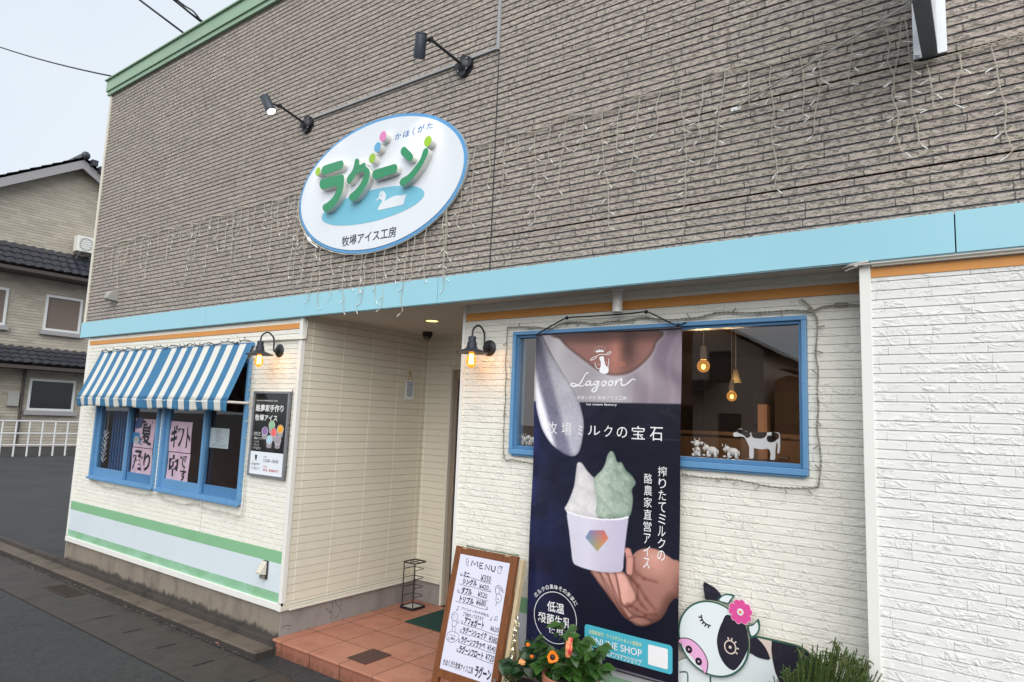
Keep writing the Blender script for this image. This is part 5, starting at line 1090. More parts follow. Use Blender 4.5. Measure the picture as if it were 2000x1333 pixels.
for i in range(150):
    c_ = Vector(mf(.05 + .38 * i / 150, -.004 + rt_.uniform(-.006, .003), -.03)); d_ = Vector((rt_.uniform(-1, 1), rt_.uniform(-1, 1), rt_.uniform(0, 1))).normalized() * .007; e_ = d_.orthogonal().normalized() * .0012
    t.add([c_ - d_ - e_, c_ - d_ + e_, c_ + d_ + e_, c_ + d_ - e_], [(0, 1, 2, 3)])
t.tube([mf(.05, -.004, -.03), mf(.43, -.004, -.03)], .0016, 5)
single(t, 'tinsel_garland', pm('tinsel_green', (96, 112, 84), .4, .3, 100), 'thin dull green tinsel along the top edge of the menu board', 'garland')

# ================================================================ porch things
um = thing('umbrella_stand', 'black wire umbrella stand with square top and tray in the porch corner', 'umbrella stand', (.177, 1.157, .0937))
u0, u1, v0, v1, uz = .112, .242, 1.092, 1.222, .0945
t = MB()
for zz, a in ((uz + .372, .006),):
    p = [(x, y, zz) for x, y in rrect(u0 - .004, u1 + .004, v0 - .004, v1 + .004, .018)]; t.tube(p + [p[0]], .0055, 6)
    t.tube([(u0, (v0 + v1) / 2, zz), (u1, (v0 + v1) / 2, zz)], .003, 6); t.tube([((u0 + u1) / 2, v0, zz), ((u0 + u1) / 2, v1, zz)], .003, 6)
t.build('top_ring', M_IRON, um, smooth='auto')
for x, y in ((u0 + .004, v0 + .004), (u1 - .004, v0 + .004)):
    t = MB(); t.tube([(x, y, uz + .008), (x, y, uz + .37)], .0048, 8); t.build('post', M_IRON, um, smooth='auto')
for k_ in range(1, 5):
    z = uz + .372 - .072 * k_ + .015
    t = MB(); t.tube([(u0 + .004, v0 + .004, z), (u0 + .004, v1 - .02, z), (u0 + .02, v1 - .004, z), (u1 - .02, v1 - .004, z), (u1 - .004, v1 - .02, z), (u1 - .004, v0 + .004, z)], .003, 6); t.build('wire_rail', M_IRON, um, smooth='auto')
t = MB(); p = rrect(u0 - .012, u1 + .012, v0 - .012, v1 + .012, .012); q = rrect(u0 - .004, u1 + .004, v0 - .004, v1 + .004, .01)
n = len(p); t.add([(x, y, uz) for x, y in p] + [(x, y, uz + .02) for x, y in p] + [(x, y, uz + .02) for x, y in q] + [(x, y, uz + .008) for x, y in q], [(i + n * k_, (i + 1) % n + n * k_, (i + 1) % n + n * (k_ + 1), i + n * (k_ + 1)) for k_ in range(3) for i in range(n)] + [tuple(range(n))[::-1]]); t.build('tray', M_IRON, um)
t = MB(); t.box(u0 - .003, u1 + .003, v0 - .003, v1 + .003, uz + .009, uz + .0125); t.build('tray_mat', pm('stone_grey', (176, 172, 164), .9, .15, 60), um)
mm = NB('green_doormat'); nf = mm.noise(260, 3, .7); mm.col(mm.mix(nf, lin((14, 46, 42)), lin((26, 74, 64)))); mm.rough(.95); mm.norm(mm.bump(nf, 1., .006))
t = MB(); t.box(.406, 1.30, .838, 1.30, .0942, .102); single(t, 'doormat', mm.m, 'dark green doormat on the terracotta porch floor', 'doormat', bev=.003)
md = NB('brown_grate_cover'); P = md.sep(); s1 = md.mr(md.ma('FRACT', md.ma('DIVIDE', P[0], .012)), .55, .7); s2 = md.mr(md.ma('FRACT', md.ma('DIVIDE', P[1], .012)), .55, .7)
md.col(md.mix(md.ma('MAXIMUM', s1, s2), lin((58, 40, 34)), lin((84, 58, 48)))); md.rough(.7); md.norm(md.bump(md.ma('MAXIMUM', s1, s2), .5, .004))
t = MB(); t.box(.676, .853, .04, .27, .0942, .0985); single(t, 'drain_cover', md.m, 'small dark brown square cover lying on the porch tiles', 'drain cover', bev=.001)
# hanging tag on the porch wall: white cloth with blue feather marks
tg = thing('hanging_tag', 'small white cloth tag with blue chevrons hanging on the porch wall', 'wall tag', (.01, 1.15, 1.82))
t = MB(); t.box(.006, .012, 1.095, 1.205, 1.82, 1.99); t.build('tag', pm('tag_white', (222, 224, 222), .8, .03), tg, bev=.002)
t = MB(); c0 = 1.15
for i in range(8):
    z = 1.848 + i * .0165; 
    for s_ in (-1, 1): t.add([(.0126, c0, z), (.0126, c0 + s_ * .036, z + .012), (.0126, c0 + s_ * .036, z + .0195), (.0126, c0, z + .0075)], [(0, 1, 2, 3)])
t.build('chevron_print', pm('tag_blue', (40, 110, 150), .8), tg)
t = MB(); t.tube([(.01, 1.12, 1.985), (.014, 1.14, 2.03), (.008, 1.15, 2.045), (.014, 1.16, 2.03), (.01, 1.18, 1.985)], .002, 6); t.box(.002, .008, 1.14, 1.16, 2.04, 2.07); t.build('string', pm('tan_string', (190, 160, 110), .8), tg)
# soffit fittings
dl = thing('downlight', 'round lit downlight set in the porch ceiling', 'downlight', (.728, .62, 2.40))
t = MB(); t.lathe([(.052, .0), (.052, -.003), (.046, -.003), (.046, .0)], (.728, .62, 2.4045), (0, 0, 1), 32); t.build('trim_ring', M_TRIM, dl, smooth='auto')
t = MB(); t.lathe([(0, -.0012), (.0455, -.0012), (.0455, -.0002), (0, 0)], (.728, .62, 2.4045), (0, 0, 1), 32); t.build('diffuser', emis('downlight_glow', (255, 226, 120), 1.6), dl)
lamp_light('downlight_beam', (.728, .62, 2.395), 1.2, (1., .86, .6), dl, .04, 'SPOT', (0, 0, -1), 2.4)
dc = thing('dome_camera', 'black dome security camera under the porch ceiling', 'security camera', (.235, 1.1, 2.33))
t = MB(); t.lathe([(0, 0), (.043, 0), (.043, -.036), (.036, -.036), (0, -.036)], (.235, 1.1, 2.4045), (0, 0, 1), 28); t.build('housing', M_IRON, dc, smooth='auto')
t = MB(); t.lathe([(.036, -.036), (.034, -.05), (.026, -.064), (.014, -.072), (0, -.074)], (.235, 1.1, 2.4045), (0, 0, 1), 28); t.build('dome', pm('smoked_dome', (80, 78, 74), .1), dc, smooth=True)
cy = thing('ceiling_spotlight', 'white cylinder spotlight under the eave above the hanging banner', 'ceiling light', (2.526, .15, 2.28))
t = MB(); t.lathe([(0, 0), (.036, 0), (.036, -.01), (.03, -.012), (0, -.012)], (2.526, .15, 2.4045), (0, 0, 1), 28); t.build('mount', M_TRIM, cy, smooth='auto')
t = MB(); t.lathe([(0, -.012), (.027, -.014), (.028, -.094), (.0265, -.0945), (.028, -.095), (.028, -.124), (.024, -.124), (.0, -.11)], (2.526, .15, 2.4045), (0, 0, 1), 28); t.build('lamp_body', pm('spot_white', (214, 212, 206), .35, .03), cy, smooth='auto')

# ================================================================ wall fittings
vh = thing('vent_hood', 'grey hood of a wall vent on the dark siding above the awning', 'vent', (-3.15, 0, 2.72))
t = MB(); n = 10; pts_ = [(-.10 * math.sin(math.pi / 2 * i / n), 2.855 - .095 * (1 - math.cos(math.pi / 2 * i / n))) for i in range(n + 1)] + [(-.09, 2.745), (-.0, 2.735)]
t.prism(pts_, lambda a, b: (-3.205, a, b), lambda a, b: (-3.1, a, b)); t.build('hood', pm('vent_grey', (150, 148, 142), .5, .08, 8), vh, bev=.004, fix=True)
t = MB(); t.tube([(-3.152, -.004, 2.74), (-3.152, -.01, 2.712)], .018, 10); t.build('duct_lip', _pm['vent_grey'], vh, smooth='auto')
oc = thing('outlet_cover', 'small beige hinged outlet cover on the base panel near the corner', 'outlet cover', (-.215, 0, .455))
t = MB(); t.box(-.236, -.178, -.018, -.0062, .457, .586); t.build('back_box', pm('outlet_dark', (46, 46, 46), .5), oc, bev=.003)
t = MB(); t.prism([(-.0181, .582), (-.022, .584), (-.07, .51), (-.07, .498), (-.0181, .488)], lambda a, b: (-.238, a, b), lambda a, b: (-.184, a, b)); t.build('lid', pm('outlet_beige', (196, 190, 176), .45, .06, 8), oc, bev=.003, fix=True)
t = MB(); t.box(-.225, -.19, -.045, -.0181, .462, .4875); t.build('socket', pm('outlet_grey', (120, 116, 108), .5), oc, bev=.003)
# projecting sign and its stay
ps = thing('projecting_sign', 'white projecting sign box seen from below at the top right', 'sign', (3.995, -.45, 3.22))
M_PS = pm('projecting_white', (226, 230, 234), .35, .03); M_PSG = pm('projecting_grey', (104, 110, 116), .6, .1, 8, dirt=.4)
t = MB(); t.box(3.972, 4.03, -.62, -.06, 3.222, 4.3); t.build('sign_box', M_PS, ps, bev=.003)
t = MB(); t.box(3.974, 4.028, -.61, -.015, 3.212, 3.2218); t.build('under_panel', M_PSG, ps)
t = MB(); t.box(3.943, 4.06, -.013, -.002, 3.2225, 4.4); t.lathe([(.009, 0), (.009, .005), (0, .008)], (3.957, -.013, 3.236), (0, -1, 0), 12); t.build('wall_plate', M_PS, ps)
t = MB(); t.box(3.985, 4.02, -.06, -.002, 3.3, 3.36); t.box(3.985, 4.02, -.06, -.002, 4.1, 4.16); t.build('bracket', M_PSG, ps)
sy = thing('stay_rod', 'thin grey stay rod running from the wall up to the projecting sign', 'stay rod', (3.2, 0, 3.2))
t = MB(); t.tube([(3.225, -.014, 3.203), (3.972, -.432, 3.226)], .0042, 8); t.build('rod', pm('rod_grey', (176, 172, 164), .4, metal=.3), sy, smooth='auto')
t = MB(); t.box(3.190, 3.236, -.006, -.0005, 3.190, 3.207); t.lathe([(.004, 0), (.004, .006), (0, .007)], (3.206, -.005, 3.199), (0, -1, 0), 10); t.build('end_plate', pm('plate_white', (226, 226, 224), .4), sy)

# ================================================================ strings of fairy lights
M_WIRE = pm('cream_wire', (190, 184, 168), .6, .12, 40); M_TIP = pm('clear_tip', (236, 235, 230), .3, .03); M_WIRED = pm('grey_wire', (140, 134, 122), .7, .15, 40); M_WIREK = pm('dark_wire', (70, 64, 58), .7, .15, 40)
rl = random.Random(21)
def twist(t, path, r=.0018, amp=.0028, pitch=.026, mi=0):
    """two strands wound round each other along a path"""
    P = [Vector(p) for p in path]; out = []; 
    for a, b in zip(P[:-1], P[1:]):
        n = max(1, int((b - a).length / (pitch / 4)))
        out += [a + (b - a) * i / n for i in range(n)]
    out.append(P[-1])
    for ph in (0, math.pi):
        s_ = 0; q = []
        for i, p in enumerate(out):
            if i: s_ += (p - out[i - 1]).length
            d = (out[min(i + 1, len(out) - 1)] - out[max(i - 1, 0)]); d = d.normalized() if d.length > 1e-9 else Vector((0, 0, 1))
            e = d.cross(Vector((0, 1, 0))); e = e.normalized() if e.length > .05 else Vector((1, 0, 0)); a = 2 * math.pi * s_ / pitch + ph
            q.append(p + e * math.cos(a) * amp + Vector((0, -1, 0)) * (math.sin(a) * amp))
        t.tube(q, r, 4, mi, caps=False)
def drop(root, x, z, L, y=-.012, first=None, thick=1.):
    t = MB(); n = max(3, int(L / .075)); pts_ = [Vector((x, y, z))]; a = rl.uniform(-.12, .12)
    for i in range(1, n + 1):
        pts_.append(Vector((x + a * L * i / n + rl.uniform(-.012, .012), y - rl.uniform(0, .012), z - L * i / n)))
    twist(t, pts_, .0014 * thick, .0023 * thick, .026)
    for i in range(1, n + 1):
        if rl.random() < .8 or i == n:
            s_ = rl.choice((-1, 1)); p = pts_[i]; e = p + Vector((s_ * rl.uniform(.008, .02), -.004, -rl.uniform(.004, .02))); d = Vector((s_ * rl.uniform(.5, 1), rl.uniform(-.3, .1), -rl.uniform(.1, 1.))).normalized()
            t.tube([p, e], .0013, 4); t.tube([e, e + d * .028], [.0020, .0024], 6, 1)
    t.build('light_drop', [M_WIRE, M_TIP], root)
def icicle(name, label, cable, drops, y=-.012):
    o = thing(name, label, 'fairy lights', (cable[0][0], y, cable[0][1]), 'icicle light strings on the dark siding')
    c_ = cr_([(a, y - .002 - .003 * (i % 2), b) for i, (a, b) in enumerate(cable)], 5); t = MB(); twist(t, c_, .0024, .0036, .045); t.build('main_cable', M_WIRE, o)
    for x, z, L in drops: drop(o, x, z, L, y)
    return o
def on_cable(cable, x):
    for (a, b), (c_, d) in zip(cable[:-1], cable[1:]):
        if min(a, c_) <= x <= max(a, c_): return b + (d - b) * ((x - a) / (c_ - a) if c_ != a else 0)
    return cable[-1][1] if abs(x - cable[-1][0]) < abs(x - cable[0][0]) else cable[0][1]
cab = [(-3.798,3.375),(-3.532,3.368),(-3.346,3.346),(-3.142,3.376),(-2.901,3.360),(-2.710,3.379),(-2.482,3.338),(-2.249,3.377),(-2.013,3.354),(-1.851,3.378),(-1.630,3.343),(-1.418,3.379),(-1.204,3.353),(-1.086,3.358),(-0.963,3.386),(-0.768,3.365),(-0.576,3.379),(-0.428,3.360),(-0.288,3.371),(-0.172,3.377)]
dr_ = [(-3.648,3.163),(-3.534,3.227),(-3.328,3.054),(-3.165,2.891),(-3.089,3.079),(-2.969,3.147),(-2.833,3.203),(-2.677,3.082),(-2.551,2.868),(-2.486,3.185),(-2.349,3.138),(-2.163,3.026),(-2.067,3.194),(-1.937,3.178),(-1.729,2.800),(-1.747,3.255),(-1.639,3.026),(-1.603,3.192),(-1.428,2.855),(-1.409,3.251),(-1.293,3.082),(-1.155,3.051),(-1.045,2.837),(-1.057,3.174),(-0.943,3.185),(-0.850,3.093),(-0.730,2.953),(-0.620,3.165),(-0.498,2.819),(-0.412,3.091),(-0.297,2.982),(-0.204,3.167),(-0.144,2.999)]
D = []
for x, z in dr_:
    zt = on_cable(cab, x); D.append((x, zt, max(.06, zt - z)))
icicle('icicle_lights', 'cream icicle light string left of the oval sign, above the awning', cab, D)
# bundle hanging under the oval sign
arc = [(CX + .85 * math.cos(math.radians(a)), CZ + .49 * math.sin(math.radians(a))) for a in range(178, 361, 7)]
dr_ = [(-0.142,2.711),(-0.091,2.714),(-0.031,2.679),(0.009,2.668),(0.122,2.498),(0.177,2.439),(0.314,2.517),(0.448,2.394),(0.567,2.562),(0.641,2.387),(0.684,2.436),(0.774,2.455),(0.870,2.381),(0.981,2.569),(1.080,2.352),(1.145,2.578),(1.245,2.550),(1.403,2.541),(1.392,2.472),(1.410,2.664)]
D = []
for x, z in dr_:
    u_ = max(-.999, min(.999, (x - CX) / .85)); zt = CZ - .49 * math.sqrt(1 - u_ * u_); D.append((x, zt, max(.08, zt - z)))
icicle('icicle_lights', 'icicle light string looped under the lower edge of the oval sign', arc, D, -.03)
cab = [(1.539,3.383)] + [(1.544,3.384),(1.610,3.367),(1.720,3.362),(1.763,3.375),(1.836,3.370),(1.879,3.380),(1.927,3.369),(2.000,3.364),(2.054,3.351),(2.160,3.363)] + [(2.288,3.393),(2.381,3.374),(2.499,3.357),(2.605,3.375),(2.718,3.398),(2.827,3.384),(2.943,3.373),(3.051,3.384),(3.145,3.399)] + [(3.143,3.401),(3.276,3.384),(3.380,3.371),(3.502,3.381),(3.602,3.393),(3.714,3.371),(3.847,3.400),(3.915,3.406),(3.924,3.404)]
d1 = [(1.576,2.883),(1.638,2.864),(1.709,3.085),(1.854,2.992),(1.882,3.163),(2.057,2.816),(2.152,3.072)]; d2 = [(2.239,2.968),(2.375,3.187),(2.457,2.715),(2.656,3.132),(2.658,3.003),(2.816,3.170),(2.915,2.756),(3.030,3.083),(3.155,2.976)]; d3 = [(3.268,3.202),(3.412,2.766),(3.513,3.098),(3.636,2.989),(3.707,3.196),(3.836,2.835),(3.876,3.073),(3.933,2.861)]
t1 = [(1.546,3.383),(1.609,3.367),(1.721,3.360),(1.838,3.369),(1.929,3.367),(2.056,3.350),(2.161,3.362)]; t2 = [(2.267,3.396),(2.382,3.373),(2.495,3.358),(2.606,3.373),(2.715,3.398),(2.828,3.383),(2.944,3.372),(3.051,3.383),(3.164,3.395)]; t3 = [(3.277,3.382),(3.378,3.370),(3.503,3.380),(3.604,3.392),(3.714,3.370),(3.847,3.399),(3.903,3.407),(3.918,3.404)]
icicle('icicle_lights', 'cream icicle light string right of the oval sign, rising to the projecting sign', cab, [(a[0], a[1], max(.08, a[1] - b[1])) for a, b in zip(t1 + t2 + t3, d1 + d2 + d3)])
cab = [(3.919,3.225),(3.940,3.206),(3.987,3.194),(4.016,3.196)]; cab = cab + [(4.35, cab[-1][1] + .01), (4.8, cab[-1][1] - .01), (5.3, cab[-1][1] + .01)]
icicle('icicle_lights', 'icicle light string starting under the projecting sign at the right edge', cab, [(cab[2][0], cab[2][1], .2)] + [(4.1 + .1 * i, on_cable(cab, 4.1 + .1 * i), rl.uniform(.12, .5)) for i in range(12)])
# spare tips sticking round the corner at the far left
def outline(name, label, path, y, grp, step=.085, m=None, amp=.0034, tip=.03):
    o = thing(name, label, 'fairy lights', (path[0][0], y, path[0][1]), grp)
    c_ = cr_([(a, y - .002 * (i % 2), b) for i, (a, b) in enumerate(path)], 5); t = MB(); twist(t, c_, .0026, amp, .05); t.build('main_cable', m or M_WIRED, o)
    t = MB(); acc = 0
    for a, b in zip(c_[:-1], c_[1:]):
        a, b = Vector(a), Vector(b); acc += (b - a).length
        if acc > step:
            acc = 0; s_ = rl.choice((-1, 1)); d = Vector((s_ * rl.uniform(.2, 1), rl.uniform(-.6, 0), rl.uniform(-1, 1))).normalized(); t.tube([a, a + d * tip], [.0026, .0034], 5)
    t.build('light_tips', m or M_WIRED, o, kind='stuff'); return o
awl = [(AX0 + .02 + (AX1 - AX0 - .04) * i / 26, AZ1 + .012 + .012 * math.sin(i * 2.3)) for i in range(27)]
outline('string_lights', 'dull string of lights along the top edge of the awning', awl, -.03, 'light strings round the openings', .06, M_WIREK)
p_ = [(-3.27, .93), (-3.1, .905), (-2.9, .882), (-2.62, .893), (-2.4, .88), (-2.1, .885), (-1.96, .9), (-1.88, .905), (-1.7, .875), (-1.4, .868), (-1.25, .89), (-1.0, .87), (-.75, .872), (-.55, .885), (-.555, 1.2), (-.56, 1.6), (-.57, 1.9), (-.58, 2.1)]
outline('string_lights', 'pale string of lights sagging under the two small sliding windows', p_, -.02, 'light strings round the openings', .09, pm('pale_wire', (186, 182, 170), .7))
p_ = [(-.05, 1.84), (-.045, 1.7), (-.05, 1.5), (-.046, 1.3), (-.055, 1.17)]
outline('string_lights', 'thin dark wire running down the right side of the framed poster', p_, -.014, 'light strings round the openings', .05, M_WIREK, .0015, .012)
p_ = [(1.752,2.246),(1.859,2.240),(1.967,2.235),(2.071,2.218),(2.138,2.247),(2.269,2.247),(2.365,2.231),(2.457,2.240),(2.547,2.238),(2.648,2.249),(2.780,2.232),(2.894,2.230),(2.984,2.235)] + [(2.997,2.240),(3.087,2.251),(3.198,2.240),(3.304,2.238),(3.391,2.239),(3.455,2.234),(3.487,2.225)]
q_ = [(3.514,2.200),(3.515,2.118),(3.508,2.029),(3.517,1.955),(3.512,1.867),(3.515,1.780),(3.508,1.693),(3.515,1.636),(3.522,1.551),(3.512,1.451),(3.502,1.432),(3.451,1.423),(3.382,1.418),(3.297,1.418),(3.209,1.428),(3.118,1.436),(3.040,1.433),(2.943,1.435),(2.877,1.442)]
outline('string_lights', 'grey string of lights framing the top and right side of the big window', p_ + q_, YR - .018, 'light strings round the openings', .1, M_WIRED, .0038, .032)
q_ = [(1.755,2.246),(1.753,2.177),(1.753,2.101),(1.749,2.025),(1.757,1.950),(1.755,1.875),(1.760,1.800),(1.756,1.726),(1.756,1.652)] + [(1.765,1.456),(1.826,1.445),(1.901,1.438),(1.992,1.429)]
outline('string_lights', 'grey string of lights down the left side of the big window', q_, YR - .018, 'light strings round the openings', .1, M_WIRED, .003, .03)
p_ = [(3.449,2.288),(3.477,2.263),(3.501,2.235),(3.542,2.247),(3.592,2.251),(3.645,2.250),(3.700,2.241)]
t = MB(); t.tube(cr_([(a, YR - .02, b) for a, b in p_], 6), .0045, 7); t.tube([(p_[4][0], YR - .02, p_[4][1]), (p_[5][0], YR - .02, p_[5][1])], .0085, 8)
single(t, 'supply_cable', M_WIRED, 'grey supply cable with taped joint from the big window corner to the right post', 'cable', smooth=True)
t = MB(); t.tube(cr_([(3.66, .0, 2.372), (3.70, -.03, 2.375), (3.76, -.03, 2.383)], 5), .006, 8); t.tube(cr_([(3.67, -.01, 2.355), (3.72, -.034, 2.366), (3.78, -.034, 2.372), (4.6, -.034, 2.375)], 5), .004, 8)
single(t, 'supply_cable', pm('pale_cable', (176, 172, 166), .5), 'pale supply cable bent round the top of the right post', 'cable', smooth=True)
q = [(-0.024,3.020),(0.026,2.978),(0.063,2.941),(0.145,2.892)]
t = MB(); t.tube(cr_([(a, -.03, b) for a, b in q], 5), .006, 8); t.tube([(q[1][0], -.03, q[1][1]), (q[2][0], -.03, q[2][1])], .014, 10)
single(t, 'plug_connector', pm('plug_white', (226, 226, 222), .4), 'white cable connector at the lower left edge of the oval sign', 'connector', smooth=True)

# ================================================================ cow photo panel leaning on the wall
cp = thing('cow_cutout', 'painted wooden cow cutout panel with pink flower at its ear leaning on the wall', 'cutout panel', (3.2, .19, .05))
M_CWH = pm('panel_white', (220, 228, 230), .4, .02, 3); M_CNV = pm('panel_navy', (32, 30, 44), .45, .1, 12, st=(1, 1, 6)); M_CGR = pm('panel_green', (46, 92, 80), .45, .05); M_CPK = pm('panel_pink', (226, 168, 208), .45, .03); M_CBG = pm('panel_beige', (214, 196, 184), .5, .04); M_CMG = pm('panel_magenta', (214, 78, 148), .45, .04); M_CED = pm('panel_edge', (186, 172, 150), .7)
YP = .195
def lay_(name, pts, d, mats, k=1, th=.006, y0=None):
    t = MB(); y = YP - d; t.plate(cr_(pts, k, True) if k > 1 else pts, y, y + th); return t.build(name, mats, cp)
body = [(3.208,0.733),(3.241,0.743),(3.312,0.744),(3.407,0.742),(3.443,0.732),(3.482,0.709),(3.524,0.686),(3.558,0.663)]; body = body + [(body[-1][0] + .12, body[-1][1] - .16), (body[-1][0] + .14, .05), (2.75, .05), (2.75, body[0][1] - .25)]
t = MB(); t.plate(body, YP, YP + .015, 0, 1); t.build('body_board', [M_CWH, M_CED], cp)
t = MB(); o_ = body[:8]; t.ribbon(cr_(o_, 3), .010, lambda a, b: (a, YP - .001, b - .004)); t.build('body_outline', M_CGR, cp)
pt = [(3.306,0.736),(3.407,0.736),(3.443,0.727),(3.482,0.705),(3.524,0.682),(3.557,0.658)]; pt = pt + [(pt[-1][0] + .1, pt[-1][1] - .14), (pt[-1][0] + .1, .3), (pt[0][0] + .16, .3)] + [(3.338,0.567),(3.320,0.606),(3.309,0.653),(3.304,0.699)]
lay_('body_patch', pt, .0015, M_CNV, 1, .0013)
lay_('neck_shade', [(3.246,0.735),(3.305,0.735),(3.304,0.698),(3.306,0.662),(3.292,0.654),(3.279,0.693),(3.258,0.718)], .0012, M_CBG, 1, .001)
leg_ = [(2.875,0.498),(2.902,0.506),(2.916,0.501),(2.917,0.462)]; t = MB(); t.ribbon(cr_(leg_, 4), .006, lambda a, b: (a, YP - .0015, b)); lg2 = [(3.027,0.516),(3.027,0.489)]; lg2 = lg2 + [(lg2[-1][0], .1)]; t.ribbon(lg2, .008, lambda a, b: (a, YP - .0015, b)); t.build('leg_lines', M_CGR, cp)
he = [(2.872,0.654),(3.212,0.713),(3.036,0.863),(3.062,0.523)]; hx, hz = (he[0][0] + he[1][0]) / 2, (he[2][1] + he[3][1]) / 2; hrx, hrz = (he[1][0] - he[0][0]) / 2, (he[2][1] - he[3][1]) / 2
for nm, pts_ in (('ear', [(3.008,0.857),(2.997,0.887),(2.992,0.926),(2.996,0.939),(3.018,0.933),(3.050,0.919),(3.073,0.898),(3.076,0.884),(3.060,0.864)]), ('ear', [(3.210,0.726),(3.233,0.736),(3.257,0.724),(3.280,0.699),(3.292,0.676),(3.297,0.655),(3.270,0.651),(3.242,0.653),(3.218,0.662),(3.209,0.667)])): lay_(nm, pts_, .004, M_CNV, 3, .006)
ring = (3.016,0.909); t = MB(); c_ = ell(ring[0], ring[1], .009, .009, 20); t.ribbon(c_ + [c_[0]], .0018, lambda a, b: (a, YP - .0046, b)); t.build('screw_ring', pm('ring_grey', (70, 70, 84), .5), cp)
for ho in ([(3.060,0.864),(3.071,0.883),(3.091,0.900),(3.117,0.907),(3.143,0.903),(3.127,0.881),(3.115,0.860),(3.091,0.860)], [(3.199,0.780),(3.219,0.789),(3.236,0.805),(3.249,0.821),(3.256,0.797),(3.254,0.773),(3.243,0.750),(3.229,0.735),(3.215,0.728),(3.207,0.744)]):
    lay_('horn', ho, .006, M_CGR, 2, .006); cxx, czz = sum(p[0] for p in ho) / len(ho), sum(p[1] for p in ho) / len(ho); lay_('horn_fill', [(cxx + (a - cxx) * .72, czz + (b - czz) * .7) for a, b in ho], .0066, M_CWH, 2, .0005)
t = MB(); t.plate(ell(hx, hz, hrx, hrz, 72), YP - .016, YP - .007, 0, 1); t.build('head_outline', [M_CGR, M_CED], cp)
t = MB(); t.plate(ell(hx, hz, hrx - .0085, hrz - .0085, 72), YP - .0168, YP - .0161); t.build('head_board', M_CWH, cp)
lay_('eye_patch', [(3.112,0.815),(3.089,0.779),(3.072,0.737),(3.063,0.692),(3.067,0.654),(3.077,0.623),(3.097,0.594),(3.119,0.578),(3.144,0.576),(3.169,0.606),(3.190,0.644),(3.204,0.680),(3.208,0.714),(3.205,0.746),(3.196,0.777),(3.181,0.798)], .0176, M_CNV, 3, .0007)
lay_('muzzle', [p for p in [(2.874,0.641),(2.891,0.663),(2.924,0.668),(2.956,0.659),(2.987,0.637),(3.011,0.605),(3.020,0.576),(3.016,0.542),(3.009,0.527),(2.988,0.549),(2.956,0.576),(2.919,0.606),(2.891,0.637)]], .0176, M_CPK, 2, .0007)
mo = cr_([(2.875,0.656),(2.891,0.663),(2.924,0.668),(2.956,0.659),(2.987,0.637),(3.011,0.605),(3.020,0.576),(3.016,0.542),(3.009,0.526)], 4); t = MB(); t.ribbon(mo, .0045, lambda a, b: (a, YP - .0179, b)); t.build('muzzle_line', M_CNV, cp)
for q in [(2.928,0.619),(2.976,0.575)]: lay_('nostril', ell(q[0], q[1], .0165, .0175, 24), .0182, pm('nostril_black', (34, 32, 38), .4), 1, .0005); lay_('nostril_dot', ell(q[0], q[1], .0045, .0045, 14), .0188, M_CPK, 1, .0004)
t = MB(); lash = cr_([(2.988,0.790),(2.991,0.772),(3.003,0.757),(3.021,0.750),(3.034,0.749)], 4); fl_ = lambda a, b: (a, YP - .0178, b); t.ribbon(lash, .0065, fl_)
for p, q in zip([(2.990,0.779),(2.992,0.767),(3.000,0.759),(3.011,0.751),(3.024,0.747)], [(2.974,0.777),(2.980,0.761),(2.991,0.749),(3.004,0.739),(3.021,0.736)]): t.ribbon([p, q], .006, fl_)
t.build('closed_eye', pm('lash_black', (30, 30, 34), .5), cp)
q = (3.125,0.673); t = MB(); fe = lambda a, b: (a, YP - .0182, b); c_ = ell(q[0], q[1], .0255, .0285, 32); t.ribbon(c_ + [c_[0]], .0055, fe); c_ = ell(q[0], q[1], .0065, .007, 16); t.add([fe(*p) for p in c_], [tuple(range(16))])
for a in (105, 78, 45, 2, -32):
    a = math.radians(a); t.ribbon([(q[0] + .027 * math.cos(a), q[1] + .03 * math.sin(a)), (q[0] + .040 * math.cos(a), q[1] + .043 * math.sin(a))], .006, fe)
t.build('open_eye', M_CBG, cp)
q = (3.174,0.840); fl = thing('x', '', '', (0, 0, 0)); bpy.data.objects.remove(fl)
t = MB()
for k_ in range(5):
    a = math.radians(97 + 72 * k_); ca_, sa_ = math.cos(a), math.sin(a)
    pet = [(.002, -.003), (.028, -.025), (.047, -.022), (.053, -.010), (.049, 0), (.053, .010), (.047, .022), (.028, .025), (.002, .003)]
    P_ = lambda s_: cr_([(q[0] + (r * ca_ - v * sa_) * s_, q[1] + (r * sa_ + v * ca_) * s_) for r, v in pet], 3, True)
    t.plate(P_(1.04), YP - .022 - k_ * .0006, YP - .0195, 1); t.plate(P_(1.), YP - .0224 - k_ * .0006, YP - .0221 - k_ * .0006)
flw = t.build('flower', [M_CMG, pm('petal_edge', (236, 200, 220), .5)], cp)
t = MB(); t.plate(ell(q[0], q[1], .0145, .0155, 24), YP - .0262, YP - .0251, 0); t.plate([(q[0] + (.010 if i % 2 else .005) * math.cos(i * math.pi / 9), q[1] + (.010 if i % 2 else .005) * math.sin(i * math.pi / 9)) for i in range(18)], YP - .0268, YP - .0263, 1); t.build('flower_centre', [M_CWH, pm('stamen_orange', (224, 120, 84), .5)], flw)

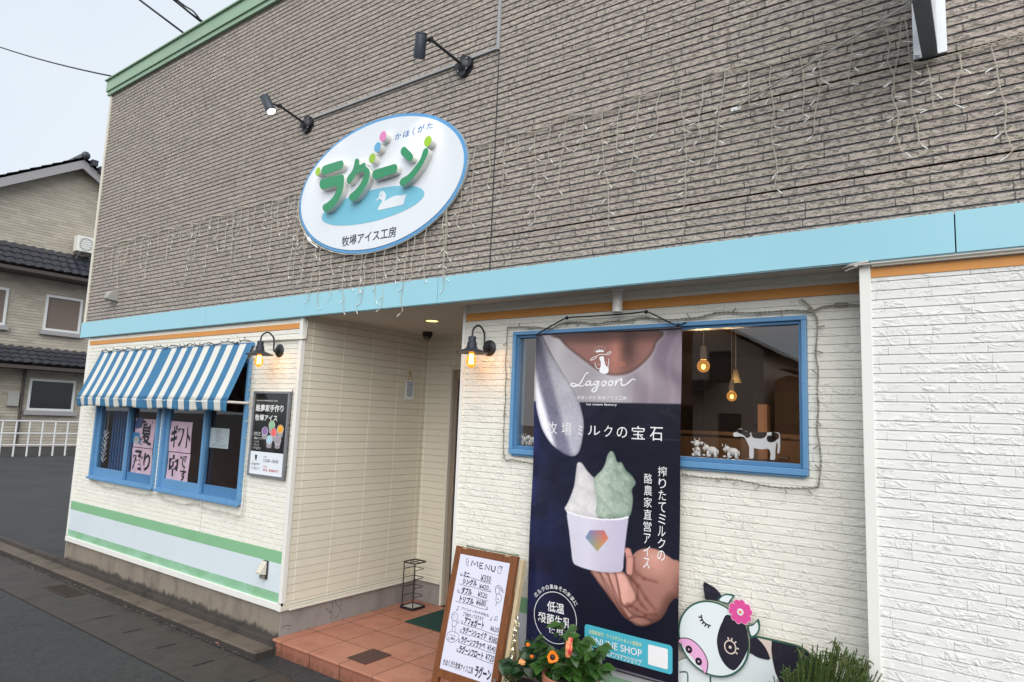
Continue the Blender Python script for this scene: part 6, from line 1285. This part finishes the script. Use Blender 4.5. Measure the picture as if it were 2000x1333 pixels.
# ================================================================ potted plants
def leafmat(name, a, b, spec=.35):
    m = NB(name); oi = m.n('ShaderNodeAttribute'); oi.attribute_name = 'tone'; f = m.noise(40, 3, .6)
    m.col(m.mix(m.ma('MULTIPLY_ADD', f, .3, m.ma('MULTIPLY', oi.outputs['Fac'], .7)), lin(a), lin(b))); m.rough(spec)
    m.b.inputs['Subsurface Weight'].default_value = .0; tr = m.n('ShaderNodeBsdfTranslucent'); tr.inputs[0].default_value = (*lin(b), 1)
    mx = m.n('ShaderNodeMixShader'); mx.inputs[0].default_value = .22; m.l(m.b.outputs[0], mx.inputs[1]); m.l(tr.outputs[0], mx.inputs[2]); m.l(mx.outputs[0], m.o.inputs[0]); return m.m
M_LEAF = leafmat('hibiscus_leaf', (22, 50, 20), (66, 106, 40)); M_LEAFD = leafmat('dark_leaf', (20, 44, 28), (54, 88, 46)); M_NEED = leafmat('needle_green', (30, 60, 24), (92, 126, 54), .5)
M_STEM = pm('plant_stem', (84, 92, 50), .7, .2, 30); M_TERR = pm('terracotta_pot', (176, 112, 88), .8, .12, 6, dirt=.3); M_SOIL = pm('potting_soil', (44, 34, 28), .95, .2, 60, bump=.8)
class Leaves:
    def __init__(s): s.mb = MB(); s.tone = []
    def leaf(s, p, d, up, L, W, tone, serr=True, droop=.25):
        d = Vector(d).normalized(); sd_ = d.cross(Vector(up)); sd_ = sd_.normalized() if sd_.length > .05 else Vector((1, 0, 0)); nn = sd_.cross(d); p = Vector(p); n = 9; rows = []
        for i in range(n + 1):
            u = i / n; w_ = W * (math.sin(math.pi * min(1, u ** .72)) ** .85) * (1 + (.10 if serr and i % 2 else -.04)); w_ = max(w_, .0006)
            c_ = p + d * (L * u) - nn * (droop * L * u * u); e = nn * (w_ * .28)
            rows.append((c_ + sd_ * w_ + e, c_, c_ - sd_ * w_ + e))
        o = len(s.mb.v); s.mb.v += [tuple(q) for r in rows for q in r]; s.tone += [tone, tone * .8, tone] * (n + 1)
        for i in range(n):
            a = o + 3 * i
            for k_ in (0, 1): s.mb.f.append((a + k_, a + k_ + 1, a + k_ + 4, a + k_ + 3)); s.mb.mi.append(0)
    def build(s, name, m, root):
        ob = s.mb.build(name, m, root, smooth=True); at_ = ob.data.attributes.new('tone', 'FLOAT', 'POINT'); at_.data.foreach_set('value', s.tone); return ob
def pot(root, x, y, z0, z1, r0, r1, mat=None):
    t = MB(); t.lathe([(0, 0), (r0, 0), (r1, z1 - z0 - .035), (r1 + .008, z1 - z0 - .034), (r1 + .01, z1 - z0), (r1 - .004, z1 - z0), (r1 - .008, z1 - z0 - .02)], (x, y, z0), (0, 0, 1), 36); t.build('pot', mat or M_TERR, root, smooth='auto')
    t = MB(); t.lathe([(0, z1 - z0 - .022), (r1 - .006, z1 - z0 - .022), (r1 - .006, z1 - z0 - .018), (0, z1 - z0 - .016)], (x, y, z0), (0, 0, 1), 28); t.build('soil', M_SOIL, root)
rp = random.Random(5)
def Y(u, v, y): return None
# hibiscus: main plant
hb = thing('hibiscus_plant', 'potted hibiscus with an orange flower and a drooping red bud before the banner', 'potted plant', (2.40, -.12, .0))
HX, HY = 2.45, -.12
pot(hb, HX, HY, .0, .47, .1, .128)
st = MB(); lv = Leaves()
tips = [(2.379,0.684),(2.454,0.696),(2.488,0.703),(2.582,0.686),(2.551,0.671),(2.640,0.645),(2.619,0.640),(2.308,0.613),(2.364,0.584),(2.449,0.535),(2.529,0.554),(2.590,0.533),(2.617,0.575),(2.421,0.459),(2.484,0.456),(2.676,0.580),(2.403,0.555),(2.513,0.599),(2.567,0.605),(2.343,0.505),(2.337,0.472),(2.376,0.457),(2.413,0.484),(2.451,0.451),(2.517,0.473),(2.559,0.495),(2.602,0.491),(2.487,0.496),(2.362,0.428),(2.313,0.491),(2.575,0.553),(2.541,0.515)]
for i, (a, b) in enumerate(tips):
    base_ = Vector((HX + rp.uniform(-.05, .05), HY + rp.uniform(-.04, .04), .46)); tp = Vector((a, -.14 + rp.uniform(-.08, .06), b)); mid = (base_ + tp) / 2 + Vector((rp.uniform(-.02, .02), rp.uniform(-.02, .02), .03))
    st.tube(cr_([tuple(base_), tuple(mid), tuple(tp)], 4), [.004 - .0025 * q / 8 for q in range(9)], 5)
    dv = (tp - mid).normalized()
    for k_ in range(8):
        dd = Vector((dv.x + rp.uniform(-.9, .9), rp.uniform(-1, .4), rp.uniform(-.8, .4))); pp = tp - dv * rp.uniform(0, .09)
        L = rp.uniform(.045, .082); lv.leaf(pp + Vector((rp.uniform(-.01, .01),) * 3), dd, (rp.uniform(-.3, .3), -.5, 1), L, L * .34, rp.random())
st.build('stems', M_STEM, hb); lv.build('foliage', M_LEAF, hb)
M_PET = pm('petal_orange', (244, 128, 14), .5, .1, 20); M_EYE = pm('flower_eye', (40, 10, 12), .6, .2, 60); mr_ = NB('petal_red'); mr_.col(mr_.mix(mr_.mr(mr_.noise(55, 4, .6, st=(1, 1, .4)), .42, .62), lin((206, 40, 62)), lin((238, 160, 112)))); mr_.rough(.5); M_RED = mr_.m; M_YEL = pm('petal_peach', (238, 170, 110), .5, .3, 60)
q = (2.440,0.585); c0 = Vector((q[0], -.27, q[1])); t = MB(); nrm = Vector((.35, -.9, .2)).normalized(); e1 = nrm.cross(Vector((0, 0, 1))).normalized(); e2 = e1.cross(nrm)
for k_ in range(16):
    a = 2 * math.pi * k_ / 16; d_ = e1 * math.cos(a) + e2 * math.sin(a); s_ = nrm.cross(d_); R_ = .028 * (1 + .12 * math.sin(k_ * 5))
    t.add([c0 + d_ * .008 - s_ * .004, c0 + d_ * .008 + s_ * .004, c0 + d_ * R_ * .75 + s_ * .0068 + nrm * .006, c0 + d_ * R_ + nrm * .003, c0 + d_ * R_ * .75 - s_ * .0068 + nrm * .006], [(0, 1, 2, 3, 4)])
t.lathe([(0, .010), (.008, .008), (.0125, .005), (.013, .002), (0, 0)], c0 + nrm * .002, nrm, 16, 1); t.build('flower', [M_PET, M_EYE], hb)
q = [(2.534,0.691),(2.526,0.645),(2.520,0.605)]; a, m_, b = [Vector((p[0], -.27, p[1])) for p in q]
t = MB(); t.tube(cr_([tuple(a), tuple(m_), tuple(b)], 5), [.006 + .008 * math.sin(math.pi * (.15 + .62 * i / 10)) for i in range(11)], 12)
for k_ in range(10):
    an = 2 * math.pi * k_ / 10; d_ = Vector((math.cos(an), math.sin(an), 0)); t.tube([m_ + d_ * .0125 + Vector((0, 0, .03)), m_ + d_ * .0135, m_ + d_ * .0125 - Vector((0, 0, .03))], [.001, .004, .0015], 5, 0)
t.build('bud', [M_RED, M_YEL], hb, smooth=True)
# marigold like plant to the left
mg_ = thing('small_flower_plant', 'low bushy plant with small orange buds beside the menu board', 'potted plant', (2.06, -.1, 0))
pot(mg_, 2.09, -.05, .0, .33, .09, .115, pm('grey_pot', (120, 110, 104), .8, .1, 8, dirt=.3))
st = MB(); lv = Leaves(); tips = [(2.159,0.535),(2.196,0.550),(2.222,0.498),(2.144,0.506),(2.107,0.478),(2.080,0.439),(2.151,0.449),(2.212,0.447),(2.255,0.483),(2.290,0.501),(2.127,0.411),(2.173,0.400),(2.226,0.419),(2.272,0.452),(2.304,0.469),(2.075,0.451),(2.181,0.508),(2.237,0.527)]
for a, b in tips:
    base_ = Vector((2.07 + rp.uniform(-.04, .04), -.06 + rp.uniform(-.04, .04), .33)); tp = Vector((a, -.1 + rp.uniform(-.08, .06), b)); mid = (base_ + tp) / 2 + Vector((0, 0, .03)); st.tube(cr_([tuple(base_), tuple(mid), tuple(tp)], 4), [.003 - .002 * q / 8 for q in range(9)], 5); dv = (tp - mid).normalized()
    for k_ in range(9):
        dd = Vector((dv.x + rp.uniform(-1, 1), rp.uniform(-1, .5), rp.uniform(-.8, .5))); L = rp.uniform(.03, .065); lv.leaf(tp - dv * rp.uniform(-.01, .08), dd, (rp.uniform(-.3, .3), -.5, 1), L, L * .36, rp.random() * .8)
st.build('stems', M_STEM, mg_); lv.build('foliage', M_LEAFD, mg_)
for (u, r_, m_) in (((2.238,0.572), .010, M_PET), ((2.264,0.522), .009, M_PET), ((2.207,0.482), .016, M_YEL)):
    t = MB(); c0 = Vector((u[0], -.18, u[1])); t.ball(c0, (r_ * .7, r_ * .7, r_ * .8), 10, 7)
    for k_ in range(26):
        a, e = rp.uniform(0, 6.28), rp.uniform(-.3, 1.2); d_ = Vector((math.cos(a) * math.cos(e), math.sin(a) * math.cos(e), math.sin(e))); s_ = d_.orthogonal().normalized() * r_ * .3; t.add([c0 + d_ * r_ * .6 - s_, c0 + d_ * r_ * .6 + s_, c0 + d_ * r_ * 1.15 + s_ * .5, c0 + d_ * r_ * 1.15 - s_ * .5], [(0, 1, 2, 3)])
    t.build('bud', m_, mg_)
# heath like evergreen at the right
hv = thing('evergreen_shrub', 'potted upright evergreen shrub with needle shoots before the cow panel', 'potted plant', (3.45, -.1, 0))
pot(hv, 3.46, -.08, 0, .34, .13, .165, pm('grey_pot', (120, 110, 104), .8, .1, 8))
st = MB(); lv = Leaves(); tips = [(3.373,0.663),(3.427,0.707),(3.444,0.728),(3.451,0.697),(3.471,0.740),(3.486,0.814),(3.482,0.759),(3.507,0.756),(3.515,0.778),(3.525,0.817),(3.531,0.768),(3.550,0.834),(3.563,0.787),(3.574,0.782),(3.586,0.833),(3.601,0.818),(3.605,0.839),(3.618,0.879),(3.631,0.843),(3.646,0.835),(3.651,0.826),(3.677,0.810),(3.688,0.845),(3.713,0.831),(3.719,0.814),(3.693,0.808),(3.666,0.799),(3.635,0.765),(3.705,0.779),(3.723,0.763)]
ext = [(a + rp.uniform(-.06, .06), b - rp.uniform(.02, .14)) for a, b in tips for _ in range(9)]
side = [(a + s_ * rp.uniform(.012, .03), b - rp.uniform(.015, .045)) for a, b in tips for s_ in (-1, 1, 1, -1)]
for i, (a, b) in enumerate(tips + ext + side):
    yy = -.06 + rp.uniform(-.12, .1) * (1 if i >= len(tips) else .4); base_ = Vector((3.46 + (a - 3.46) * .45 + rp.uniform(-.03, .03), -.08 + (yy + .08) * .4, .33)); tp = Vector((a, yy, b))
    if tp.z < .38: continue
    if i >= len(tips) + len(ext): p0_ = tips[(i - len(tips) - len(ext)) // 4]; base_ = Vector((p0_[0], -.06, p0_[1] - rp.uniform(.04, .09))); tp.y = -.06 + rp.uniform(-.02, .02)
    mid = base_ + (tp - base_) * .5 + Vector((0, 0, .02)); c_ = cr_([tuple(base_), tuple(mid), tuple(tp)], 6); st.tube(c_, [.0028 - .0016 * q / 12 for q in range(13)], 4)
    P_ = [Vector(p) for p in c_]; L_ = (tp - base_).length; n_ = int(L_ / .0032); tone0 = rp.uniform(.0, 1)
    for k_ in range(n_):
        u = k_ / n_ * 12; i0 = min(int(u), 11); p = P_[i0] + (P_[i0 + 1] - P_[i0]) * (u - i0); dd = (P_[i0 + 1] - P_[i0]).normalized(); an = k_ * 2.4; sd_ = dd.orthogonal().normalized(); s2_ = dd.cross(sd_); rad = sd_ * math.cos(an) + s2_ * math.sin(an)
        q = p + (dd * 1.1 + rad * .55).normalized() * .012; wv = dd.cross(rad).normalized() * .0021; o = len(lv.mb.v); lv.mb.v += [tuple(p - wv), tuple(p + wv), tuple(q)]; lv.tone += [tone0 * .7 + .15 * (k_ / n_)] * 3; lv.mb.f.append((o, o + 1, o + 2)); lv.mb.mi.append(0)
st.build('stems', M_STEM, hv); lv.build('foliage', M_NEED, hv)

# ================================================================ neighbours and wires
def brickmat(name, a, b, h=.25, w_=.6):
    m = NB(name); P = m.sep(); row = m.ma('FLOOR', m.ma('DIVIDE', P[2], h)); u = m.ma('ADD', m.ma('DIVIDE', m.ma('ADD', P[0], P[1]), w_), m.ma('MULTIPLY', m.white(row, 1.), 5.)); tn = m.white(m.ma('FLOOR', u), row)
    fz = m.ma('FRACT', m.ma('DIVIDE', P[2], h)); gr_ = m.mr(fz, .0, .14, 1., 0.); c = m.mix(tn, lin(a), lin(b)); c = m.mix(m.mr(m.noise(2, 5, .7), .45, .75, 0., .35), c, sc3(lin(a), .6))
    m.col(m.mix(m.ma('MULTIPLY', gr_, .5), c, sc3(lin(a), .5))); m.rough(.85); m.norm(m.bump(m.ma('SUBTRACT', m.noise(9, 4), gr_), .6, .03)); return m.m
M_NB = brickmat('neighbour_siding', (180, 172, 158), (162, 154, 141), .11, .5); M_RF = pm('kawara_tile', (50, 52, 60), .3, .2, 4); M_SOFB = pm('neighbour_soffit', (150, 148, 150), .7); M_WF = pm('white_window_frame', (206, 208, 208), .4); M_WGL = pm('dark_window_glass', (30, 32, 36), .08)
M_CURT = pm('curtain_brown', (112, 100, 92), .8, .1, 6, st=(1, 6, .3))
def kawara(t, A, B, Cc, Dd, n, m_):
    """pan tile roof between eave line A-B and ridge line D-C, n rolls wide and m_ courses deep"""
    A, B, Cc, Dd = map(Vector, (A, B, Cc, Dd)); nn = (B - A).cross(Dd - A).normalized(); sub = 5
    if nn.z < 0: nn = -nn
    def p(i, j, top): u = i / (n * sub); v = j / m_; q = A.lerp(B, u).lerp(Dd.lerp(Cc, u), v); return tuple(q + nn * (.045 * (.5 + .5 * math.cos(2 * math.pi * i / sub)) + (.03 if not top else 0)))
    for j in range(m_):
        for i in range(n * sub):
            t.quad(p(i, j, False), p(i + 1, j, False), p(i + 1, j + 1, True), p(i, j + 1, True))
            t.quad(p(i, j, True), p(i + 1, j, True), p(i + 1, j, False), p(i, j, False))
# side house: its gable end looks this way
NX_ = -25.0
nh = thing('neighbour_house', 'pale brick clad two storey house with dark tiled roof left of the shop', 'house', (-28, 7.5, 0))
t = MB(); ZR, YC = 11.3, 7.147; sl_p = .62
t.prism([(3.0, 0), (12.3, 0), (12.3, 11.15 - (12.3 - YC) * sl_p), (YC, 11.15), (3.0, 11.15 - (YC - 3.0) * sl_p)], lambda a, b: (NX_, a, b), lambda a, b: (NX_ - 9, a, b)); t.build('wall', M_NB, nh, fix=True)
t = MB(); ey0, ey1 = 2.4, 12.9
for ye in (ey0, ey1):
    ze = ZR - abs(YC - ye) * sl_p
    kawara(t, (NX_ + .55, ye, ze), (NX_ - 9.5, ye, ze), (NX_ - 9.5, YC, ZR), (NX_ + .55, YC, ZR), 24, 14)
t.box(NX_ - 9.6, NX_ + .6, YC - .13, YC + .13, ZR, ZR + .16); t.ball((NX_ + .62, YC, ZR + .1), (.12, .16, .16), 14, 10)
for k_ in range(5): t.box(NX_ + .45, NX_ + .75, YC + .2 + k_ * .3, YC + .42 + k_ * .3, ZR - .1 - (.3 * k_ + .2) * sl_p, ZR + .12 - (.3 * k_ + .2) * sl_p)
rf_ = t.build('roof', M_RF, nh)
t = MB()
for ye in (ey0, ey1):
    ze = ZR - abs(YC - ye) * sl_p
    t.add([(NX_ + .5, ye, ze - .05), (NX_ + .5, YC, ZR - .05), (NX_ + .5, YC, ZR - .4), (NX_ + .5, ye, ze - .4), (NX_ + .42, ye, ze - .05), (NX_ + .42, YC, ZR - .05), (NX_ + .42, YC, ZR - .4), (NX_ + .42, ye, ze - .4)], [(0, 1, 2, 3), (7, 6, 5, 4), (0, 4, 5, 1), (2, 6, 7, 3)])
    t.quad((NX_ + .42, ye, ze - .2), (NX_ + .42, YC, ZR - .2), (NX_ - 9, YC, ZR - .2), (NX_ - 9, ye, ze - .2))
t.build('bargeboard', M_SOFB, nh)
def hwin(y0, y1, z0, z1, curtain=True):
    t = MB(); x = NX_
    t.box(x, x + .08, y0, y1, z0, z0 + .09); t.box(x, x + .08, y0, y1, z1 - .09, z1); t.box(x, x + .08, y0, y0 + .08, z0 + .09, z1 - .09); t.box(x, x + .08, y1 - .08, y1, z0 + .09, z1 - .09); w_ = t.build('window', M_WF, nh)
    t = MB(); t.box(x + .0, x + .03, y0 + .08, y1 - .08, z0 + .09, z1 - .09); t.build('pane', M_WGL if not curtain else M_CURT, w_); t = MB(); t.box(x, x + .2, y0 - .1, y1 + .1, z0 - .16, z0 - .005); t.build('sill', M_SOFB, w_)
hwin(6.6, 7.86, 4.40, 5.78); hwin(6.4, 7.95, 1.35, 2.55, False); hwin(4.0, 5.4, 4.4, 5.78); hwin(3.9, 5.4, 1.2, 2.6, False)
for z0, z1 in ((6.55, 7.5), (3.05, 3.7)):
    t = MB(); kawara(t, (NX_ + 1.1, 3.0, z0), (NX_ + 1.1, 12.0, z0), (NX_, 12.0, z1), (NX_, 3.0, z1), 30, 4); t.build('roof', M_RF, nh)
    t = MB(); t.box(NX_ + .02, NX_ + 1.12, 3.0, 12, z0 - .2, z0 - .08); t.build('bargeboard', pm('brown_gutter', (66, 58, 54), .5), nh)
ac = thing('air_conditioner', 'white air conditioner outdoor unit on a bracket high on the neighbour house', 'air conditioner', (-24.6, 7.6, 7.55))
t = MB(); t.box(-24.85, -24.45, 7.25, 8.0, 7.6, 8.22); t.build('casing', pm('ac_white', (214, 214, 208), .4, .04), ac, bev=.02)
t = MB(); c_ = ell(7.55, 7.9, .22, .24, 24); t.ribbon(c_ + [c_[0]], .03, lambda a, b: (-24.44, a, b)); 
for k_ in range(5): t.box(-24.448, -24.442, 7.33, 7.77, 7.72 + k_ * .09, 7.735 + k_ * .09)
t.build('fan_grille', pm('ac_grey', (150, 152, 150), .5), ac)
t = MB()
for y in (7.35, 7.9): t.tube([(-25, y, 7.55), (-24.4, y, 7.57)], .03, 6); t.tube([(-25, y, 7.1), (-24.45, y, 7.55)], .025, 6)
t.tube([(-24.95, 8.05, 7.9), (-24.95, 8.06, 9.6)], .06, 8); t.build('bracket', pm('ac_bracket', (120, 120, 122), .5), ac)
# white railing of the lot beside it
t = MB()
for i in range(24): t.tube([(-20, 3.2 + i * .35, 0), (-20, 3.2 + i * .35, 1.1)], .025, 6)
for z in (.35, .7, 1.08): t.tube([(-20, 3.2, z), (-20, 11.3, z)], .025, 6)
single(t, 'railing', pm('railing_white', (200, 202, 204), .4), 'low white pipe railing before the neighbour house', 'railing')
# houses further along the street on the left
def far_house(x, y, wx, wy, hw, hr, cw, label):
    o = thing('house', label, 'house', (x, y, 0), 'houses further down the street'); t = MB(); t.box(x - wx / 2, x + wx / 2, y - wy / 2, y + wy / 2, 0, hw); t.build('wall', pm('house_wall_%d' % cw[0], cw, .8, .1, 1), o)
    t = MB(); e = .5; kawara(t, (x - wx / 2 - e, y - wy / 2 - e, hw - .05), (x + wx / 2 + e, y - wy / 2 - e, hw - .05), (x + wx / 2 + e, y, hw + hr), (x - wx / 2 - e, y, hw + hr), 20, 10); kawara(t, (x - wx / 2 - e, y + wy / 2 + e, hw - .05), (x + wx / 2 + e, y + wy / 2 + e, hw - .05), (x + wx / 2 + e, y, hw + hr), (x - wx / 2 - e, y, hw + hr), 20, 10); t.build('roof', M_RF, o)
    t = MB(); t.add([(x + wx / 2, y - wy / 2, hw), (x + wx / 2, y + wy / 2, hw), (x + wx / 2, y, hw + hr - .1), (x - wx / 2, y - wy / 2, hw), (x - wx / 2, y + wy / 2, hw), (x - wx / 2, y, hw + hr - .1)], [(0, 1, 2), (3, 5, 4)]); t.build('gable', pm('house_wall_%d' % cw[0], cw, .8), o)
    for zz in (1.0, 3.7):
        if zz + 1.2 > hw: continue
        for k_ in range(3):
            a = x - wx / 2 + wx * (k_ + .25) / 3; t = MB(); t.box(a, a + wx / 6, y - wy / 2 - .06, y - wy / 2 + .02, zz, zz + 1.2); f_ = t.build('window', M_WF, o); t = MB(); t.box(a + .07, a + wx / 6 - .07, y - wy / 2 - .075, y - wy / 2 - .061, zz + .07, zz + 1.13); t.build('pane', M_WGL, f_)
            y0_ = y - wy / 2 + wy * (k_ + .25) / 3; t = MB(); t.box(x + wx / 2 - .02, x + wx / 2 + .06, y0_, y0_ + wy / 6, zz, zz + 1.2); f_ = t.build('window', M_WF, o); t = MB(); t.box(x + wx / 2 + .061, x + wx / 2 + .075, y0_ + .07, y0_ + wy / 6 - .07, zz + .07, zz + 1.13); t.build('pane', M_WGL, f_)
    return o
far_house(-52, 8, 9, 9, 5.6, 2.4, (176, 168, 152), 'beige two storey house farthest down the street')
far_house(-66, -1, 10, 9, 5.8, 2.2, (150, 146, 146), 'grey house at the far end of the street on the left')
# houses across the road: they show in the window glass
oh = thing('opposite_house', 'taupe two storey house across the road, mirrored in the big window', 'house', (-8, -27, 0))
t = MB(); t.prism([(-12.5, 0), (-3.2, 0), (-3.2, 4.95), (-7.8, 7.4), (-12.5, 4.95)], lambda a, b: (a, -24, b), lambda a, b: (a, -32, b)); t.build('wall', pm('taupe_wall', (196, 176, 162), .8, .06, 1), oh, fix=True)
t = MB(); kawara(t, (-2.6, -23.5, 4.7), (-2.6, -32.5, 4.7), (-7.8, -32.5, 7.5), (-7.8, -23.5, 7.5), 20, 10); kawara(t, (-13, -23.5, 4.7), (-13, -32.5, 4.7), (-7.8, -32.5, 7.5), (-7.8, -23.5, 7.5), 20, 10); kawara(t, (-5.0, -22.6, 3.1), (-11.5, -22.6, 3.1), (-11.5, -24, 3.7), (-5.0, -24, 3.7), 16, 4); t.build('roof', M_RF, oh)
for a, b, z0, z1 in ((-5.4, -4.5, 3.6, 4.9), (-10.5, -9.0, 3.7, 4.9), (-7.4, -6.2, .9, 2.4), (-10.8, -9.4, .9, 2.4), (-5.0, -4.1, .2, 2.3)):
    t = MB(); t.box(a, b, -24.02, -23.92, z0, z1); f_ = t.build('window', pm('brown_frame', (60, 48, 42), .5), oh); t = MB(); t.box(a + .08, b - .08, -23.919, -23.9, z0 + .08, z1 - .08); t.build('pane', M_WGL, f_)
o2 = thing('opposite_house', 'ochre single storey house across the road beside the taupe one', 'house', (0, -27, 0))
t = MB(); t.prism([(-2.9, 0), (3.5, 0), (3.5, 2.9), (-2.4, 3.9), (-2.9, 3.7)], lambda a, b: (a, -24.5, b), lambda a, b: (a, -30, b)); t.build('wall', pm('ochre_wall', (186, 130, 92), .8, .1, 1), o2, fix=True)
t = MB(); kawara(t, (4.0, -24, 2.85), (4.0, -30.5, 2.85), (-2.6, -30.5, 4.1), (-2.6, -24, 4.1), 14, 10); t.build('roof', M_RF, o2)
t = MB(); t.box(-1.6, .2, -24.52, -24.42, .1, 2.1); f_ = t.build('door', pm('brown_frame', (60, 48, 42), .5), o2); t = MB(); t.box(-1.5, -.75, -24.419, -24.4, .2, 2.0); t.box(-.65, .1, -24.419, -24.4, .2, 2.0); t.build('pane', M_WGL, f_)
# service wires to the roof edge
def wire(a, b, sag, r, label, knot=False):
    a, b = Vector(a), Vector(b); pts_ = [a.lerp(b, i / 24) - Vector((0, 0, sag * 4 * (i / 24) * (1 - i / 24))) for i in range(25)]; t = MB(); t.tube(pts_, r, 6)
    if knot:
        d = (b - a).normalized(); c_ = a + d * .35
        for k_ in range(4): t.ball(tuple(c_ + d * (k_ * .028 - .04)), (.022, .022, .026), 8, 6)
        t.tube(cr_([tuple(a), tuple(a + d * .12 + Vector((.03, 0, .01))), tuple(a + d * .2 + Vector((-.02, 0, .03))), tuple(c_)], 5), .008, 6); t.tube(cr_([tuple(a + Vector((.03, 0, 0))), tuple(a + d * .14 + Vector((-.03, 0, .02))), tuple(c_)], 5), .006, 6)
    single(t, 'service_wire', pm('wire_black', (38, 42, 48), .6), label, 'wire', 'overhead wires at the roof edge', smooth=True)
wl_ = (-0.327,7.513)
wire((-3.74, -.05, 5.357), (-9, wl_[0], wl_[1]), .06, .009, 'thin black wire leaving the left end of the green roof edge')
w1 = [(-2.187,5.367),(-2.818,5.954),(-1.855,5.362),(-2.280,5.757)]
wire((w1[0][0], -.05, 5.357), (-7.4, -6.0, 11.0), .15, .010, 'straight black wire to the roof edge, left of the knotted one')
wire((w1[2][0], -.05, 5.357), (-7.0, -6.2, 11.4), .15, .010, 'black wire with a knotted insulator at the roof edge', True)
lf_ = (-0.427,-0.207)
t = MB(); t.add([(lf_[0] - .03, lf_[1], .004), (lf_[0] - .008, lf_[1] - .014, .012), (lf_[0] + .03, lf_[1] - .004, .006), (lf_[0] - .004, lf_[1] + .012, .014)], [(0, 1, 3), (1, 2, 3)])
single(t, 'dry_leaf', pm('leaf_brown', (150, 106, 84), .8, .2, 60), 'small pale brown dry leaf lying in the gutter by the kerb', 'leaf')
rg = random.Random(12); t = MB()
for i in range(900):
    x = rg.uniform(-4.5, .03); y = -.208 - abs(rg.gauss(0, .016)) if i % 3 else rg.uniform(-.68, -.21); r_ = rg.uniform(.0015, .0045) * (1.3 if i % 3 else .8)
    c_ = Vector((x, y, .001)); a = rg.uniform(0, 6.3); P_ = [c_ + Vector((math.cos(a + k_ * 2.1) * r_ * rg.uniform(.7, 1.3), math.sin(a + k_ * 2.1) * r_, 0)) for k_ in range(3)] + [c_ + Vector((0, 0, r_ * rg.uniform(.6, 1.2)))]
    t.add([tuple(p) for p in P_], [(0, 1, 3), (1, 2, 3), (2, 0, 3)], i % 2)
gro = t.build('grit', [pm('grit_tan', (120, 110, 96), .9, .3, 90), pm('grit_dark', (60, 56, 50), .9, .3, 90)]); gro['kind'] = 'stuff'; gro['label'] = 'loose grit and small stones gathered in the gutter along the kerb'; gro['category'] = 'grit'
t = MB(); t.tube([(NX_ + .1, 3.4, .1), (NX_ + .1, 3.4, 6.5)], .05, 8); t.tube([(NX_ + .1, 6.2, .1), (NX_ + .1, 6.2, 3.1)], .05, 8); t.build('downpipe', pm('brown_gutter', (66, 58, 54), .5), nh)
t = MB(); t.box(NX_, NX_ + .18, 5.75, 6.1, 1.5, 2.0); t.build('meter_box', pm('meter_grey', (160, 160, 154), .5), nh)
# ---------------------------------------------------------------- tidy up
for o in bpy.data.objects:
    if 'org' in o: del o['org']
